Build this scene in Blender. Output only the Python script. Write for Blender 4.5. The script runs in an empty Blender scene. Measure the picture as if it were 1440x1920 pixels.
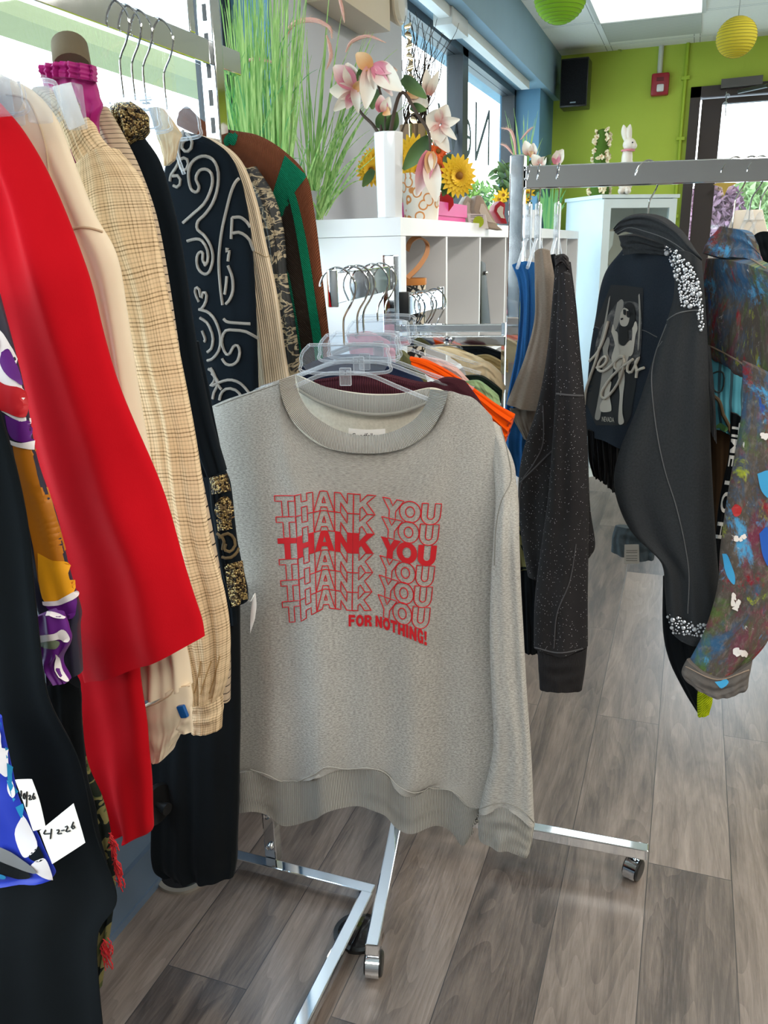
import bpy, bmesh, math, random
from mathutils import Vector, Matrix, noise
from mathutils.bvhtree import BVHTree
random.seed(7)
S = bpy.context.scene
COL = S.collection
PI = math.pi
# ------------------------------------------------------------------ camera
FPX, EYE = 1532.0, 1.45
_Y = Vector((585, -509, FPX)).normalized()
_Z = -Vector((110, 4740, FPX)).normalized()
_Z = (_Z - _Y * _Z.dot(_Y)).normalized()
_X = _Y.cross(_Z)
CAM = Vector((0, 0, EYE))
cd = bpy.data.cameras.new('camera'); cam = bpy.data.objects.new('camera', cd); COL.objects.link(cam)
right = Vector((_X.x, _Y.x, _Z.x)); down = Vector((_X.y, _Y.y, _Z.y)); fwd = Vector((_X.z, _Y.z, _Z.z))
m = Matrix.Identity(4)
for i in range(3):
    m[i][0] = right[i]; m[i][1] = -down[i]; m[i][2] = -fwd[i]; m[i][3] = CAM[i]
cam.matrix_world = m
cd.sensor_fit = 'VERTICAL'; cd.sensor_height = 36; cd.lens = FPX * 36 / 1920; cd.clip_start = 0.02
S.camera = cam
# ------------------------------------------------------------------ view, world, lights
S.view_settings.view_transform = 'Standard'; S.view_settings.look = 'None'
S.view_settings.gamma = 1; S.view_settings.use_curve_mapping = False
S.view_settings.exposure = 0.08
LAMP_W = 32
SKY = 6.5
W = bpy.data.worlds.new('world'); S.world = W; W.use_nodes = True
nt = W.node_tree; nt.nodes.clear()
_o = nt.nodes.new('ShaderNodeOutputWorld'); _b = nt.nodes.new('ShaderNodeBackground')
_t = nt.nodes.new('ShaderNodeTexCoord'); _s = nt.nodes.new('ShaderNodeSeparateXYZ'); _r = nt.nodes.new('ShaderNodeValToRGB')
nt.links.new(_t.outputs['Generated'], _s.inputs[0]); nt.links.new(_s.outputs['Z'], _r.inputs[0])
e = _r.color_ramp.elements
e[0].position = 0.0; e[0].color = (0.97, 0.98, 1, 1); e[1].position = 0.7; e[1].color = (0.62, 0.79, 1, 1)
x = e.new(0.25); x.color = (0.88, 0.94, 1, 1)
nt.links.new(_r.outputs[0], _b.inputs[0]); _b.inputs[1].default_value = SKY
nt.links.new(_b.outputs[0], _o.inputs[0])
def area(name, loc, size, sizey, energy, col, direction):
    l = bpy.data.lights.new(name, 'AREA'); l.shape = 'RECTANGLE'; l.size = size; l.size_y = sizey
    l.energy = energy; l.color = col
    o = bpy.data.objects.new(name, l); COL.objects.link(o); o.location = loc
    o.rotation_euler = Vector(direction).to_track_quat('-Z', 'Y').to_euler()
    return o
LAMPS = [(1.0, -1.0), (1.0, .9), (1.0, 2.9), (2.6, -1.0), (2.6, .9), (2.6, 2.9), (2.6, 4.6), (-.2, -1.6)]
for lx_, ly_ in LAMPS: area('ceiling_lamp_light', (lx_, ly_, 2.575), .58, 1.15, LAMP_W, (1, .94, .85), (0, 0, -1))
def portal(loc, sx, sy, d):
    o = area('window_portal', loc, sx, sy, 1, (1, 1, 1), d); o.data.cycles.is_portal = True
portal((-1.22, -.2, 1.48), 4.4, 1.75, (1, 0, 0)); portal((-1.22, 4.2, 1.48), 2.5, 1.75, (1, 0, 0)); portal((.5, 6.2, 1.2), 1.2, 2.4, (0, -1, 0))

# ------------------------------------------------------------------ helpers
def ray(px, py):
    c = Vector(((px - 720) / FPX, (py - 960) / FPX, 1))
    return right * c.x + down * c.y + fwd * c.z
def at(px, py, Y): d = ray(px, py); return CAM + d * (Y / d.y)
def atx(px, py, X): d = ray(px, py); return CAM + d * (X / d.x)
def atz(px, py, z): d = ray(px, py); return CAM + d * ((z - EYE) / d.z)
def V(*a): return Vector(a)
def lin(h):
    h = h.lstrip('#'); c = [int(h[i:i + 2], 16) / 255 for i in (0, 2, 4)]
    return tuple(((v / 12.92) if v <= .04045 else ((v + .055) / 1.055) ** 2.4) for v in c) + (1,)
def cr(p0, p1, p2, p3, t):
    return 0.5 * ((2 * p1) + (p2 - p0) * t + (2 * p0 - 5 * p1 + 4 * p2 - p3) * t * t + (3 * p1 - p0 - 3 * p2 + p3) * t ** 3)
def spl(pts, t):
    n = len(pts) - 1
    if n == 1: return pts[0].lerp(pts[1], t)
    f = min(max(t, 0), 1) * n; i = min(int(f), n - 1); f -= i
    a = pts[i - 1] if i > 0 else pts[0] * 2 - pts[1]
    d = pts[i + 2] if i + 2 <= n else pts[n] * 2 - pts[n - 1]
    return cr(a, pts[i], pts[i + 1], d, f)
def smooth(pts, n): return [spl(pts, i / (n - 1)) for i in range(n)]

class MB:
    def __init__(s): s.v = []; s.f = []; s.uv = []; s.mi = []; s.cur = 0
    def face(s, idx, uv=None): s.f.append(idx); s.uv.append(uv); s.mi.append(s.cur)
    def box(s, c, size, X=None, Y=None, Z=None):
        c = Vector(c); X = X or V(1, 0, 0); Y = Y or V(0, 1, 0); Z = Z or V(0, 0, 1)
        b = len(s.v); hx, hy, hz = [k / 2 for k in size]
        for i in (-1, 1):
            for j in (-1, 1):
                for k in (-1, 1): s.v.append(c + X * hx * i + Y * hy * j + Z * hz * k)
        for q in ((0, 1, 3, 2), (4, 6, 7, 5), (0, 4, 5, 1), (2, 3, 7, 6), (0, 2, 6, 4), (1, 5, 7, 3)):
            s.face([b + k for k in q], [(0, 0), (0, 1), (1, 1), (1, 0)])
        return s
    def bb(s, x0, x1, y0, y1, z0, z1): return s.box(((x0 + x1) / 2, (y0 + y1) / 2, (z0 + z1) / 2), (x1 - x0, y1 - y0, z1 - z0))
    def bar(s, a, b, w, h, up=None):
        a = Vector(a); b = Vector(b); d = (b - a).normalized(); up = up or V(0, 0, 1)
        if abs(d.dot(up)) > .95: up = V(0, 1, 0)
        x = d.cross(up).normalized(); u = x.cross(d)
        return s.box((a + b) / 2, (w, (b - a).length, h), x, d, u)
    def tube(s, pts, r, n=8, cap=True):
        pts = [Vector(p) for p in pts]; m_ = len(pts); b = len(s.v)
        rr = r if isinstance(r, (list, tuple)) else [r] * m_
        t0 = (pts[1] - pts[0]).normalized(); ref = V(0, 0, 1) if abs(t0.z) < .9 else V(1, 0, 0)
        nrm = t0.cross(ref).normalized()
        L = 0
        Ls = []
        for i, p in enumerate(pts):
            if i: L += (p - pts[i - 1]).length
            Ls.append(L)
            t = (pts[min(i + 1, m_ - 1)] - pts[max(i - 1, 0)])
            t = t.normalized() if t.length > 1e-9 else t0
            nn = nrm - t * nrm.dot(t)
            nrm = nn.normalized() if nn.length > 1e-6 else nrm
            bn = t.cross(nrm)
            for k in range(n):
                a = 2 * PI * k / n; s.v.append(p + (nrm * math.cos(a) + bn * math.sin(a)) * rr[i])
        for i in range(m_ - 1):
            for k in range(n):
                k2 = (k + 1) % n
                s.face([b + i * n + k, b + i * n + k2, b + (i + 1) * n + k2, b + (i + 1) * n + k],
                       [(k / n, Ls[i]), ((k + 1) / n, Ls[i]), ((k + 1) / n, Ls[i + 1]), (k / n, Ls[i + 1])])
        if cap:
            s.face([b + k for k in range(n)][::-1]); s.face([b + (m_ - 1) * n + k for k in range(n)])
        return s
    def lathe(s, prof, c=(0, 0, 0), n=24, axis='z', sx=1, sy=1):
        c = Vector(c); b = len(s.v); m_ = len(prof)
        for r, z in prof:
            for k in range(n):
                a = 2 * PI * k / n
                x, y = r * math.cos(a) * sx, r * math.sin(a) * sy
                p = V(x, y, z) if axis == 'z' else (V(z, x, y) if axis == 'x' else V(x, z, y))
                if not isinstance(axis, str): p = axis[0] * x + axis[1] * y + axis[2] * z
                s.v.append(c + p)
        for i in range(m_ - 1):
            for k in range(n):
                k2 = (k + 1) % n
                s.face([b + i * n + k, b + i * n + k2, b + (i + 1) * n + k2, b + (i + 1) * n + k],
                       [(k / n, i / m_), ((k + 1) / n, i / m_), ((k + 1) / n, (i + 1) / m_), (k / n, (i + 1) / m_)])
        s.face([b + k for k in range(n)][::-1]); s.face([b + (m_ - 1) * n + k for k in range(n)])
        return s
    def ball(s, c, r, n=12, sz=1):
        return s.lathe([(max(r * math.sin(PI * i / n), 1e-4), -r * sz * math.cos(PI * i / n)) for i in range(n + 1)], c, n * 2)
    def slab(s, poly, off):            # extruded polygon, list of 3-D points
        b = len(s.v); n = len(poly); off = Vector(off)
        for p in poly: s.v.append(Vector(p))
        for p in poly: s.v.append(Vector(p) + off)
        s.face([b + k for k in range(n)][::-1]); s.face([b + n + k for k in range(n)])
        for k in range(n): s.face([b + k, b + (k + 1) % n, b + n + (k + 1) % n, b + n + k])
        return s
    def shell(s, P, F, UVg=None, twosided=True):  # P,F grids [j][i]; front and back surface closed into one volume
        nv, nu = len(P), len(P[0]); b = len(s.v)
        for G in (P, F):
            for row in G:
                for p in row: s.v.append(p)
        o = nu * nv
        def uvq(j, i): return [UVg[j][i], UVg[j][i + 1], UVg[j + 1][i + 1], UVg[j + 1][i]] if UVg else None
        for j in range(nv - 1):
            for i in range(nu - 1):
                q = [b + j * nu + i, b + j * nu + i + 1, b + (j + 1) * nu + i + 1, b + (j + 1) * nu + i]
                s.face(q, uvq(j, i)); u = uvq(j, i)
                s.face([k + o for k in q][::-1], u[::-1] if u else None)
        for i in range(nu - 1):
            for j in (0, nv - 1):
                q = [b + j * nu + i, b + j * nu + i + 1, b + o + j * nu + i + 1, b + o + j * nu + i]
                s.face(q if j else q[::-1], [UVg[j][i], UVg[j][i + 1], UVg[j][i + 1], UVg[j][i]] if UVg else None)
        for j in range(nv - 1):
            for i in (0, nu - 1):
                q = [b + j * nu + i, b + (j + 1) * nu + i, b + o + (j + 1) * nu + i, b + o + j * nu + i]
                s.face(q, [UVg[j][i], UVg[j + 1][i], UVg[j + 1][i], UVg[j][i]] if UVg else None)
        return s

def wloc(o):
    p = V(0, 0, 0)
    while o: p += o.location; o = o.parent
    return p
def build(name, mb, mat, parent=None, sm=True, org=None, bevel=0):
    me = bpy.data.meshes.new(name)
    if parent: off = wloc(parent)
    elif org is not None: off = Vector(org)
    else:
        xs = [v.x for v in mb.v]; ys = [v.y for v in mb.v]; zs = [v.z for v in mb.v]
        off = V((min(xs) + max(xs)) / 2, (min(ys) + max(ys)) / 2, min(zs))
    me.from_pydata([tuple(v - off) for v in mb.v], [], mb.f)
    uvl = me.uv_layers.new(name='UVMap')
    k = 0
    for fi, f in enumerate(mb.f):
        u = mb.uv[fi]
        for c in range(len(f)):
            if u and c < len(u): uvl.data[k].uv = u[c]
            k += 1
    mats = mat if isinstance(mat, (list, tuple)) else [mat]
    for m_ in mats: me.materials.append(m_)
    for i, p in enumerate(me.polygons): p.material_index = min(mb.mi[i], len(mats) - 1)
    bm = bmesh.new(); bm.from_mesh(me); bmesh.ops.remove_doubles(bm, verts=bm.verts, dist=1e-6)
    if bevel:
        bmesh.ops.bevel(bm, geom=[e_ for e_ in bm.edges if len(e_.link_faces) == 2 and e_.calc_face_angle(0) > .6], offset=bevel, segments=2, affect='EDGES', profile=.6)
    bmesh.ops.recalc_face_normals(bm, faces=bm.faces); bm.to_mesh(me); bm.free()
    if sm:
        me.polygons.foreach_set('use_smooth', [True] * len(me.polygons))
        try: me.set_sharp_from_angle(angle=.7)
        except Exception: pass
    o = bpy.data.objects.new(name, me); COL.objects.link(o)
    if parent: o.parent = parent
    else: o.location = off
    return o
def tag(o, label=None, cat=None, group=None, kind=None):
    if label: o['label'] = label
    if cat: o['category'] = cat
    if group: o['group'] = group
    if kind: o['kind'] = kind
    return o
def thing(name, label, cat, loc, group=None):
    o = bpy.data.objects.new(name, None); COL.objects.link(o); o.location = loc; o.empty_display_size = .05
    return tag(o, label, cat, group)
def struct(name, mb, mat, **k): return tag(build(name, mb, mat, sm=False, **k), kind='structure')

# ------------------------------------------------------------------ materials
class NT:
    def __init__(s, name):
        s.m = bpy.data.materials.new(name); s.m.use_nodes = True; s.t = s.m.node_tree
        s.b = s.t.nodes['Principled BSDF']
    def n(s, ty, **k):
        nd = s.t.nodes.new(ty)
        for a, b in k.items(): setattr(nd, a, b)
        return nd
    def l(s, a, b): s.t.links.new(a, b)
    def math(s, op, a, b=None, c=None):
        nd = s.n('ShaderNodeMath', operation=op)
        for i, q in enumerate((a, b, c)):
            if q is None: continue
            if isinstance(q, (int, float)): nd.inputs[i].default_value = q
            else: s.l(q, nd.inputs[i])
        return nd.outputs[0]
    def mix(s, f, a, b, bt='MIX'):
        nd = s.n('ShaderNodeMix', data_type='RGBA', blend_type=bt)
        for i, q in ((0, f), (6, a), (7, b)):
            if isinstance(q, (int, float)): nd.inputs[i].default_value = q
            elif isinstance(q, (tuple, list)): nd.inputs[i].default_value = q
            else: s.l(q, nd.inputs[i])
        return nd.outputs[2]
    def ramp(s, f, stops, interp='LINEAR'):
        nd = s.n('ShaderNodeValToRGB'); cr_ = nd.color_ramp; cr_.interpolation = interp
        while len(cr_.elements) < len(stops): cr_.elements.new(.5)
        for el, (p, c) in zip(cr_.elements, stops): el.position = p; el.color = c if len(c) == 4 else tuple(c) + (1,)
        s.l(f, nd.inputs[0]); return nd.outputs[0]
    def uv(s): return s.n('ShaderNodeTexCoord').outputs['UV']
    def obj(s): return s.n('ShaderNodeTexCoord').outputs['Object']
    def map(s, v, sc=(1, 1, 1), rot=(0, 0, 0), loc=(0, 0, 0)):
        nd = s.n('ShaderNodeMapping'); s.l(v, nd.inputs[0]); nd.inputs['Scale'].default_value = sc
        nd.inputs['Rotation'].default_value = rot; nd.inputs['Location'].default_value = loc; return nd.outputs[0]
    def noise(s, v, sc, det=4, rough=.5, dist=0):
        nd = s.n('ShaderNodeTexNoise'); s.l(v, nd.inputs['Vector']); nd.inputs['Scale'].default_value = sc
        nd.inputs['Detail'].default_value = det; nd.inputs['Roughness'].default_value = rough; nd.inputs['Distortion'].default_value = dist
        return nd.outputs[0]
    def wave(s, v, sc, dist=0, dir='X', prof='SIN', dsc=1):
        nd = s.n('ShaderNodeTexWave', bands_direction=dir, wave_profile=prof); s.l(v, nd.inputs['Vector'])
        nd.inputs['Scale'].default_value = sc; nd.inputs['Distortion'].default_value = dist; nd.inputs['Detail Scale'].default_value = dsc
        return nd.outputs['Fac']
    def voro(s, v, sc, feat='F1', out='Distance'):
        nd = s.n('ShaderNodeTexVoronoi', feature=feat); s.l(v, nd.inputs['Vector']); nd.inputs['Scale'].default_value = sc
        return nd.outputs[out]
    def sep(s, v): nd = s.n('ShaderNodeSeparateXYZ'); s.l(v, nd.inputs[0]); return nd.outputs
    def bump(s, h, st=.3, d=.002):
        nd = s.n('ShaderNodeBump'); s.l(h, nd.inputs['Height']); nd.inputs['Strength'].default_value = st; nd.inputs['Distance'].default_value = d
        s.l(nd.outputs[0], s.b.inputs['Normal'])
    def set(s, **k):
        for a, v in k.items():
            i = s.b.inputs[a.replace('_', ' ')]
            if isinstance(v, (int, float, tuple, list)): i.default_value = v
            else: s.l(v, i)
        if isinstance(k.get('Roughness'), float) and k['Roughness'] >= .88 and 'Specular_IOR_Level' not in k: s.b.inputs['Specular IOR Level'].default_value = .08
        return s
def plain(name, h, rough=.5, metal=0, **k):
    t = NT(name); c = lin(h) if isinstance(h, str) else h
    n_ = t.noise(t.obj(), 9, 2)
    c2 = tuple(min(1, v * .9) for v in c[:3]) + (1,)
    t.set(Base_Color=t.mix(n_, c, c2), Roughness=rough, Metallic=metal)
    for a, v in k.items(): t.b.inputs[a.replace('_', ' ')].default_value = v
    return t.m
def cloth(name, h, h2=None, sc=14, rough=.92, weave=900, bump=.25, sheen=.3, heather=0):
    t = NT(name); a = lin(h); b = lin(h2) if h2 else tuple(v * .82 for v in a[:3]) + (1,)
    o = t.obj(); n_ = t.noise(o, sc, 4, .6)
    c = t.mix(t.math('MULTIPLY', n_, .9), a, b)
    if heather:
        hn = t.noise(t.map(t.uv(), (1, 3.2, 1)), 190, 6, .8)
        hr = t.ramp(hn, [(.42, (0, 0, 0)), (.60, (1, 1, 1))])
        c = t.mix(t.math('MULTIPLY', hr, heather), c, tuple(v * .36 for v in a[:3]) + (1,))
    t.set(Base_Color=c, Roughness=rough, Sheen_Weight=sheen * .2, Specular_IOR_Level=.06 if rough > .8 else .3)
    fn = t.noise(o, weave, 2, .6)
    t.bump(fn, bump, .0008)
    return t.m
def glassy(name, col=(.93, .97, 1, 1), mixf=.45, rough=.03, ior=1.45):
    t = NT(name); g = t.b; t.set(Base_Color=col, Transmission_Weight=1.0, Roughness=rough, IOR=ior)
    tr = t.n('ShaderNodeBsdfTransparent'); tr.inputs[0].default_value = (.97, .98, 1, 1); mx = t.n('ShaderNodeMixShader'); mx.inputs[0].default_value = mixf
    t.l(g.outputs[0], mx.inputs[1]); t.l(tr.outputs[0], mx.inputs[2])
    t.l(mx.outputs[0], t.t.nodes['Material Output'].inputs[0]); return t.m
def pane(name, refl=.10, tint=(.93, .97, .97, 1)):
    t = NT(name); tr = t.n('ShaderNodeBsdfTransparent'); tr.inputs[0].default_value = tint
    gl = t.n('ShaderNodeBsdfGlossy'); gl.inputs['Roughness'].default_value = .02
    mx = t.n('ShaderNodeMixShader'); mx.inputs[0].default_value = refl
    t.l(tr.outputs[0], mx.inputs[1]); t.l(gl.outputs[0], mx.inputs[2]); t.l(mx.outputs[0], t.t.nodes['Material Output'].inputs[0]); return t.m
def emis(name, h, st):
    t = NT(name); t.set(Base_Color=lin(h), Emission_Color=lin(h), Emission_Strength=st); return t.m

M = {}
def chrome(name, rough, c=(.78, .80, .82, 1)):
    t = NT(name); n_ = t.noise(t.obj(), 25, 4, .6)
    t.set(Base_Color=c, Metallic=1.0, Roughness=t.math('MULTIPLY_ADD', n_, rough * .4, .03)); return t.m
M['chrome'] = chrome('chrome', .14)
M['wire'] = chrome('steel_wire', .2, (.62, .63, .65, 1))
def plastic(name, col, body, refl):
    t = NT(name); t.set(Base_Color=col, Roughness=.12, Specular_IOR_Level=.8)
    tr = t.n('ShaderNodeBsdfTransparent'); tr.inputs[0].default_value = (.96, .98, 1, 1)
    lw = t.n('ShaderNodeLayerWeight'); lw.inputs[0].default_value = .35
    mx = t.n('ShaderNodeMixShader'); t.l(t.math('MULTIPLY_ADD', lw.outputs['Facing'], refl, body), mx.inputs[0])
    t.l(tr.outputs[0], mx.inputs[1]); t.l(t.b.outputs[0], mx.inputs[2]); t.l(mx.outputs[0], t.t.nodes['Material Output'].inputs[0]); return t.m
M['clear'] = plastic('clear_plastic', (.85, .90, .95, 1), .12, .55)
M['acryl'] = plastic('clear_sheet_plastic', (.75, .84, .95, 1), .06, .22)
M['pane'] = pane('window_glass')
M['blackplastic'] = plain('black_plastic', '#141516', .35)
M['white'] = plain('white_laminate', '#e9eaec', .35)
M['whitegloss'] = plain('white_ceramic', '#eef1f4', .08)
M['bluewall'] = plain('steel_blue_paint', '#5b87a3', .7)
M['lowwall'] = plain('slate_blue_paint', '#5d7086', .6)
M['greywall'] = plain('grey_column_paint', '#b9bec7', .8)
M['frame'] = plain('dark_bronze_frame', '#33383d', .4, .3)
M['black'] = cloth('black_fabric', '#0c0f12', '#14181b', sheen=.15)
# ------------------------------------------------------------------ the room
YG, ZC = 5.95, 2.60          # green wall, ceiling height
XW = -1.10
def floor_mat():
    t = NT('grey_oak_planks'); o = t.obj(); sx = t.sep(o)
    cb = t.n('ShaderNodeCombineXYZ'); 
    t.l(t.math('ADD', sx[1], .165), cb.inputs[0]); t.l(t.math('ADD', sx[0], PLX), cb.inputs[1])
    def brick(c1, c2, mo, ms):
        b = t.n('ShaderNodeTexBrick'); t.l(cb.outputs[0], b.inputs['Vector'])
        b.inputs['Scale'].default_value = 1; b.inputs['Brick Width'].default_value = 1.28; b.inputs['Row Height'].default_value = .19
        b.inputs['Mortar Size'].default_value = ms; b.inputs['Mortar Smooth'].default_value = .2; b.offset = .5; b.squash = 1
        b.inputs['Color1'].default_value = c1; b.inputs['Color2'].default_value = c2; b.inputs['Mortar'].default_value = mo
        b.inputs['Bias'].default_value = 0; return b
    b1 = brick((0, 0, 0, 1), (1, 1, 1, 1), (.5, .5, .5, 1), .0012)
    sh = b1.outputs['Color']; gap = b1.outputs['Fac']
    # grain: stretched along the plank, shifted per plank
    off = t.n('ShaderNodeVectorMath', operation='MULTIPLY_ADD'); t.l(sh, off.inputs[0]); off.inputs[1].default_value = (7.3, 11.1, 3.7); t.l(o, off.inputs[2])
    n1 = t.noise(t.map(off.outputs[0], (6, 1.0, 1)), 1.7, 5, .6, 1.2)
    n2 = t.noise(t.map(off.outputs[0], (95, 5, 1)), 2.6, 6, .75, .8)
    rings = t.math('FRACT', t.math('MULTIPLY', t.noise(t.map(off.outputs[0], (5.5, .7, 1)), 1.3, 2, .5, .5), 15))
    f = t.math('MULTIPLY_ADD', n1, .62, t.math('MULTIPLY_ADD', n2, .34, t.math('MULTIPLY_ADD', rings, .07, t.math('MULTIPLY', sh, .17))))
    col = t.ramp(f, [(.36, lin('#241f1c')), (.50, lin('#443b36')), (.64, lin('#655a52')), (.86, lin('#8a7e75'))])
    col = t.mix(t.math('MULTIPLY', gap, .85), col, lin('#17161a'))
    t.set(Base_Color=col, Roughness=t.math('MULTIPLY_ADD', n2, .14, .24), Specular_IOR_Level=.75)
    t.bump(t.math('SUBTRACT', t.math('MULTIPLY', n2, .5), gap), .35, .002)
    return t.m
PLX = -(atz(1232, 1400, 0).x) + .19 * 20
M['floor'] = floor_mat()
struct('floor', MB().bb(XW, 4.5, -2.5, YG + .2, -.05, 0), M['floor'], org=(0, 0, 0))
# ceiling grid: panels and T-bars in one structure
def ceil_mat():
    t = NT('ceiling_tile'); o = t.obj(); n_ = t.noise(o, 60, 3, .7)
    sx = t.sep(o)
    def line(v, off, per, w):
        fr = t.math('FRACT', t.math('DIVIDE', t.math('ADD', v, off), per)); return t.math('LESS_THAN', t.math('ABSOLUTE', t.math('SUBTRACT', fr, .5)), w)
    g = t.math('MAXIMUM', line(sx[0], CX0, .515, .028), line(sx[1], CY0, .60, .02))
    e_ = t.math('MAXIMUM', line(sx[0], CX0, .515, .036), line(sx[1], CY0, .60, .026))
    c = t.mix(n_, lin('#f6f4ee'), lin('#e8e6de')); c = t.mix(e_, c, lin('#a09e98')); c = t.mix(g, c, lin('#efeee9'))
    t.set(Base_Color=c, Roughness=.9); return t.m
gx0 = atz(1146, 100, ZC).x; gx1 = atz(1321, 83, ZC).x
CX0 = -gx0 + .515 * 10.5; CY0 = -(atz(1130, 40, ZC).y) + .6 * 10.5
M['ceil'] = ceil_mat()
struct('ceiling', MB().bb(-1.3, 4.5, -2.5, YG + .2, ZC, ZC + .05), M['ceil'], org=(0, 0, 0))
# luminous panel in the ceiling
lp = thing('ceiling_light_panel', 'bright white rectangular light panel set in the tiled ceiling', 'ceiling light', (0, 0, ZC))
yf = atz(1130, 40, ZC).y
lx0, lx1 = gx0 + .02, gx1 - .02
lp.location = ((lx0 + lx1) / 2, yf - .55, ZC - .004)
build('diffuser', MB().bb(lx0, lx1, yf - 1.1, yf, ZC - .006, ZC - .001), emis('lit_diffuser', '#ffffff', 1.6), lp)
fr = MB(); 
for a in ((lx0 - .02, lx0, yf - 1.12, yf + .02), (lx1, lx1 + .02, yf - 1.12, yf + .02), (lx0, lx1, yf, yf + .02), (lx0, lx1, yf - 1.12, yf - 1.1)): fr.bb(*a, ZC - .010, ZC - .001)
build('panel_frame', fr, plain('panel_trim_white', '#dcdbd6', .5), lp)
# air return grille panel beyond the light
gr = MB().bb(lx0, lx1, yf + .05, yf + .50, ZC - .006, ZC - .001)
def grille_mat():
    t = NT('vent_grey'); w = t.wave(t.obj(), 9, 0, 'Y'); t.set(Base_Color=t.mix(w, lin('#b6b5ae'), lin('#c9c8c2')), Roughness=.6); return t.m
tag(build('ceiling_vent', gr, grille_mat()), 'pale grey ribbed vent panel in the ceiling beyond the light panel', 'vent')

# green wall with the door opening
def green_mat():
    t = NT('lime_green_paint'); n_ = t.noise(t.obj(), 3, 3); f = t.noise(t.obj(), 200, 2)
    t.set(Base_Color=t.mix(n_, lin('#b6c94a'), lin('#abc040')), Roughness=.75); t.bump(f, .3, .002); return t.m
M['green'] = green_mat()
dxl = at(1296, 165, YG).x; dzt = at(1296, 165, YG).z
gw = MB().bb(-1.3, dxl, YG, YG + .15, 0, ZC).bb(dxl, 4.5, YG, YG + .15, dzt, ZC).bb(dxl + 1.15, 4.5, YG, YG + .15, 0, dzt)
struct('wall_back', gw, M['green'])
# door: dark frame, glass leaf, closer
dm = plain('dark_brown_door_metal', '#3a3230', .45, .3)
d = thing('door_1', 'door', 'door', (dxl + .55, YG, 0)); del d['label']; del d['category']; d['kind'] = 'structure'
db = MB(); x0, x1 = dxl, dxl + 1.15
db.bb(x0, x0 + .06, YG - .03, YG + .1, 0, dzt).bb(x1 - .06, x1, YG - .03, YG + .1, 0, dzt).bb(x0, x1, YG - .03, YG + .1, dzt - .06, dzt)
build('door_frame', db, dm, d)
ze = at(1440, 188, YG).z
lf = MB().bb(x0 + .07, x0 + .19, YG, YG + .05, .02, dzt - .07).bb(x1 - .17, x1 - .07, YG, YG + .05, .02, dzt - .07).bb(x0 + .19, x1 - .17, YG, YG + .05, ze, dzt - .07).bb(x0 + .19, x1 - .17, YG, YG + .05, .02, .25)
build('door_leaf', lf, dm, d)
build('door_glass', MB().bb(x0 + .19, x1 - .17, YG + .02, YG + .026, .25, ze), M['pane'], d)
cl = MB().bar(at(1352, 158, YG - .05), at(1430, 150, YG - .05), .04, .05).tube([at(1385, 172, YG - .1), at(1440, 160, YG - .25)], .012)
build('door_closer', cl, plain('closer_metal', '#5c5b5a', .35, .8), d)

wm = plain('warm_white_wall', '#b9b5a8', .8)
struct('wall_right', MB().bb(4.5, 4.6, -2.6, YG + .2, 0, ZC), wm)
struct('wall_front', MB().bb(-1.3, 4.5, -2.6, -2.5, 0, ZC), plain('slate_grey_wall', '#6f7274', .8))
for i, (a_, b_) in enumerate(LAMPS):
    l_ = tag(build('ceiling_light', MB().bb(a_ - .30, a_ + .30, b_ - .59, b_ + .59, ZC - .018, ZC - .001), [M['white']]), kind='structure'); l_.name = 'trim_%d' % (10 + i)

# window wall: knee wall, columns, head, soffit
struct('wall_left', MB().bb(XW - .15, XW, -2.5, YG, 0, .62), M['lowwall'])
struct('baseboard_left', MB().bb(XW, XW + .012, -2.5, YG, .0, .115).bb(XW, XW + .018, -2.5, YG, 0, .018), plain('slate_skirting', '#56677b', .5))
XP = -1.13
cAy0, cAy1 = 2.0, atx(755, 200, -1.0).y
ca = MB().bb(-1.16, -1.0, cAy0, cAy1, 0, ZC)
tag(build('wall_column', ca, [M['greywall']], sm=False), kind='structure').name = 'trim_1'
struct('trim_2', MB().bb(-1.161, -1.0005, cAy0 - .012, cAy0, 0, ZC), M['bluewall'])
cBy = 5.45
struct('trim_3', MB().bb(-1.2, -.955, cBy, YG, 0, ZC), M['bluewall'])
zs = 2.34
struct('trim_4', MB().bb(-1.3, -.915, -2.5, YG, zs, ZC), plain('soffit_blue_paint', '#86a3b3', .75))
# soffit end patch beside the speaker is part of the green/blue corner
zh = atx(850, 97, XP).z
def window(name, y0, y1, z0=.62, z1=None, mull=()):
    z1 = z1 or zh
    w = thing(name, 'w', 'w', (XP, (y0 + y1) / 2, z0)); del w['label']; del w['category']; w['kind'] = 'structure'
    f = MB()
    for a in ((y0, y0 + .05), (y1 - .05, y1)): f.bb(XP - .05, XP + .03, a[0], a[1], z0, z1 + .06)
    f.bb(XP - .05, XP + .03, y0, y1, z1, zs).bb(XP - .05, XP + .06, y0, y1, z0, z0 + .05)
    for a in mull: f.bb(XP - .05, XP + .03, a - .03, a + .03, z0, z1)
    build('window_frame', f, M['frame'], w, sm=False)
    build('window_pane', MB().bb(XP - .012, XP - .006, y0 + .04, y1 - .04, z0, z1), M['pane'], w, sm=False)
    return w
ym0 = atx(850, 200, XP).y; ym1 = atx(872, 200, XP).y
window('window_1', -2.4, cAy0 - .012, z1=zs - .06)
window('window_2', cAy1, (ym0 + ym1) / 2)
w3 = window('window_3', (ym0 + ym1) / 2, cBy)
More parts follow.
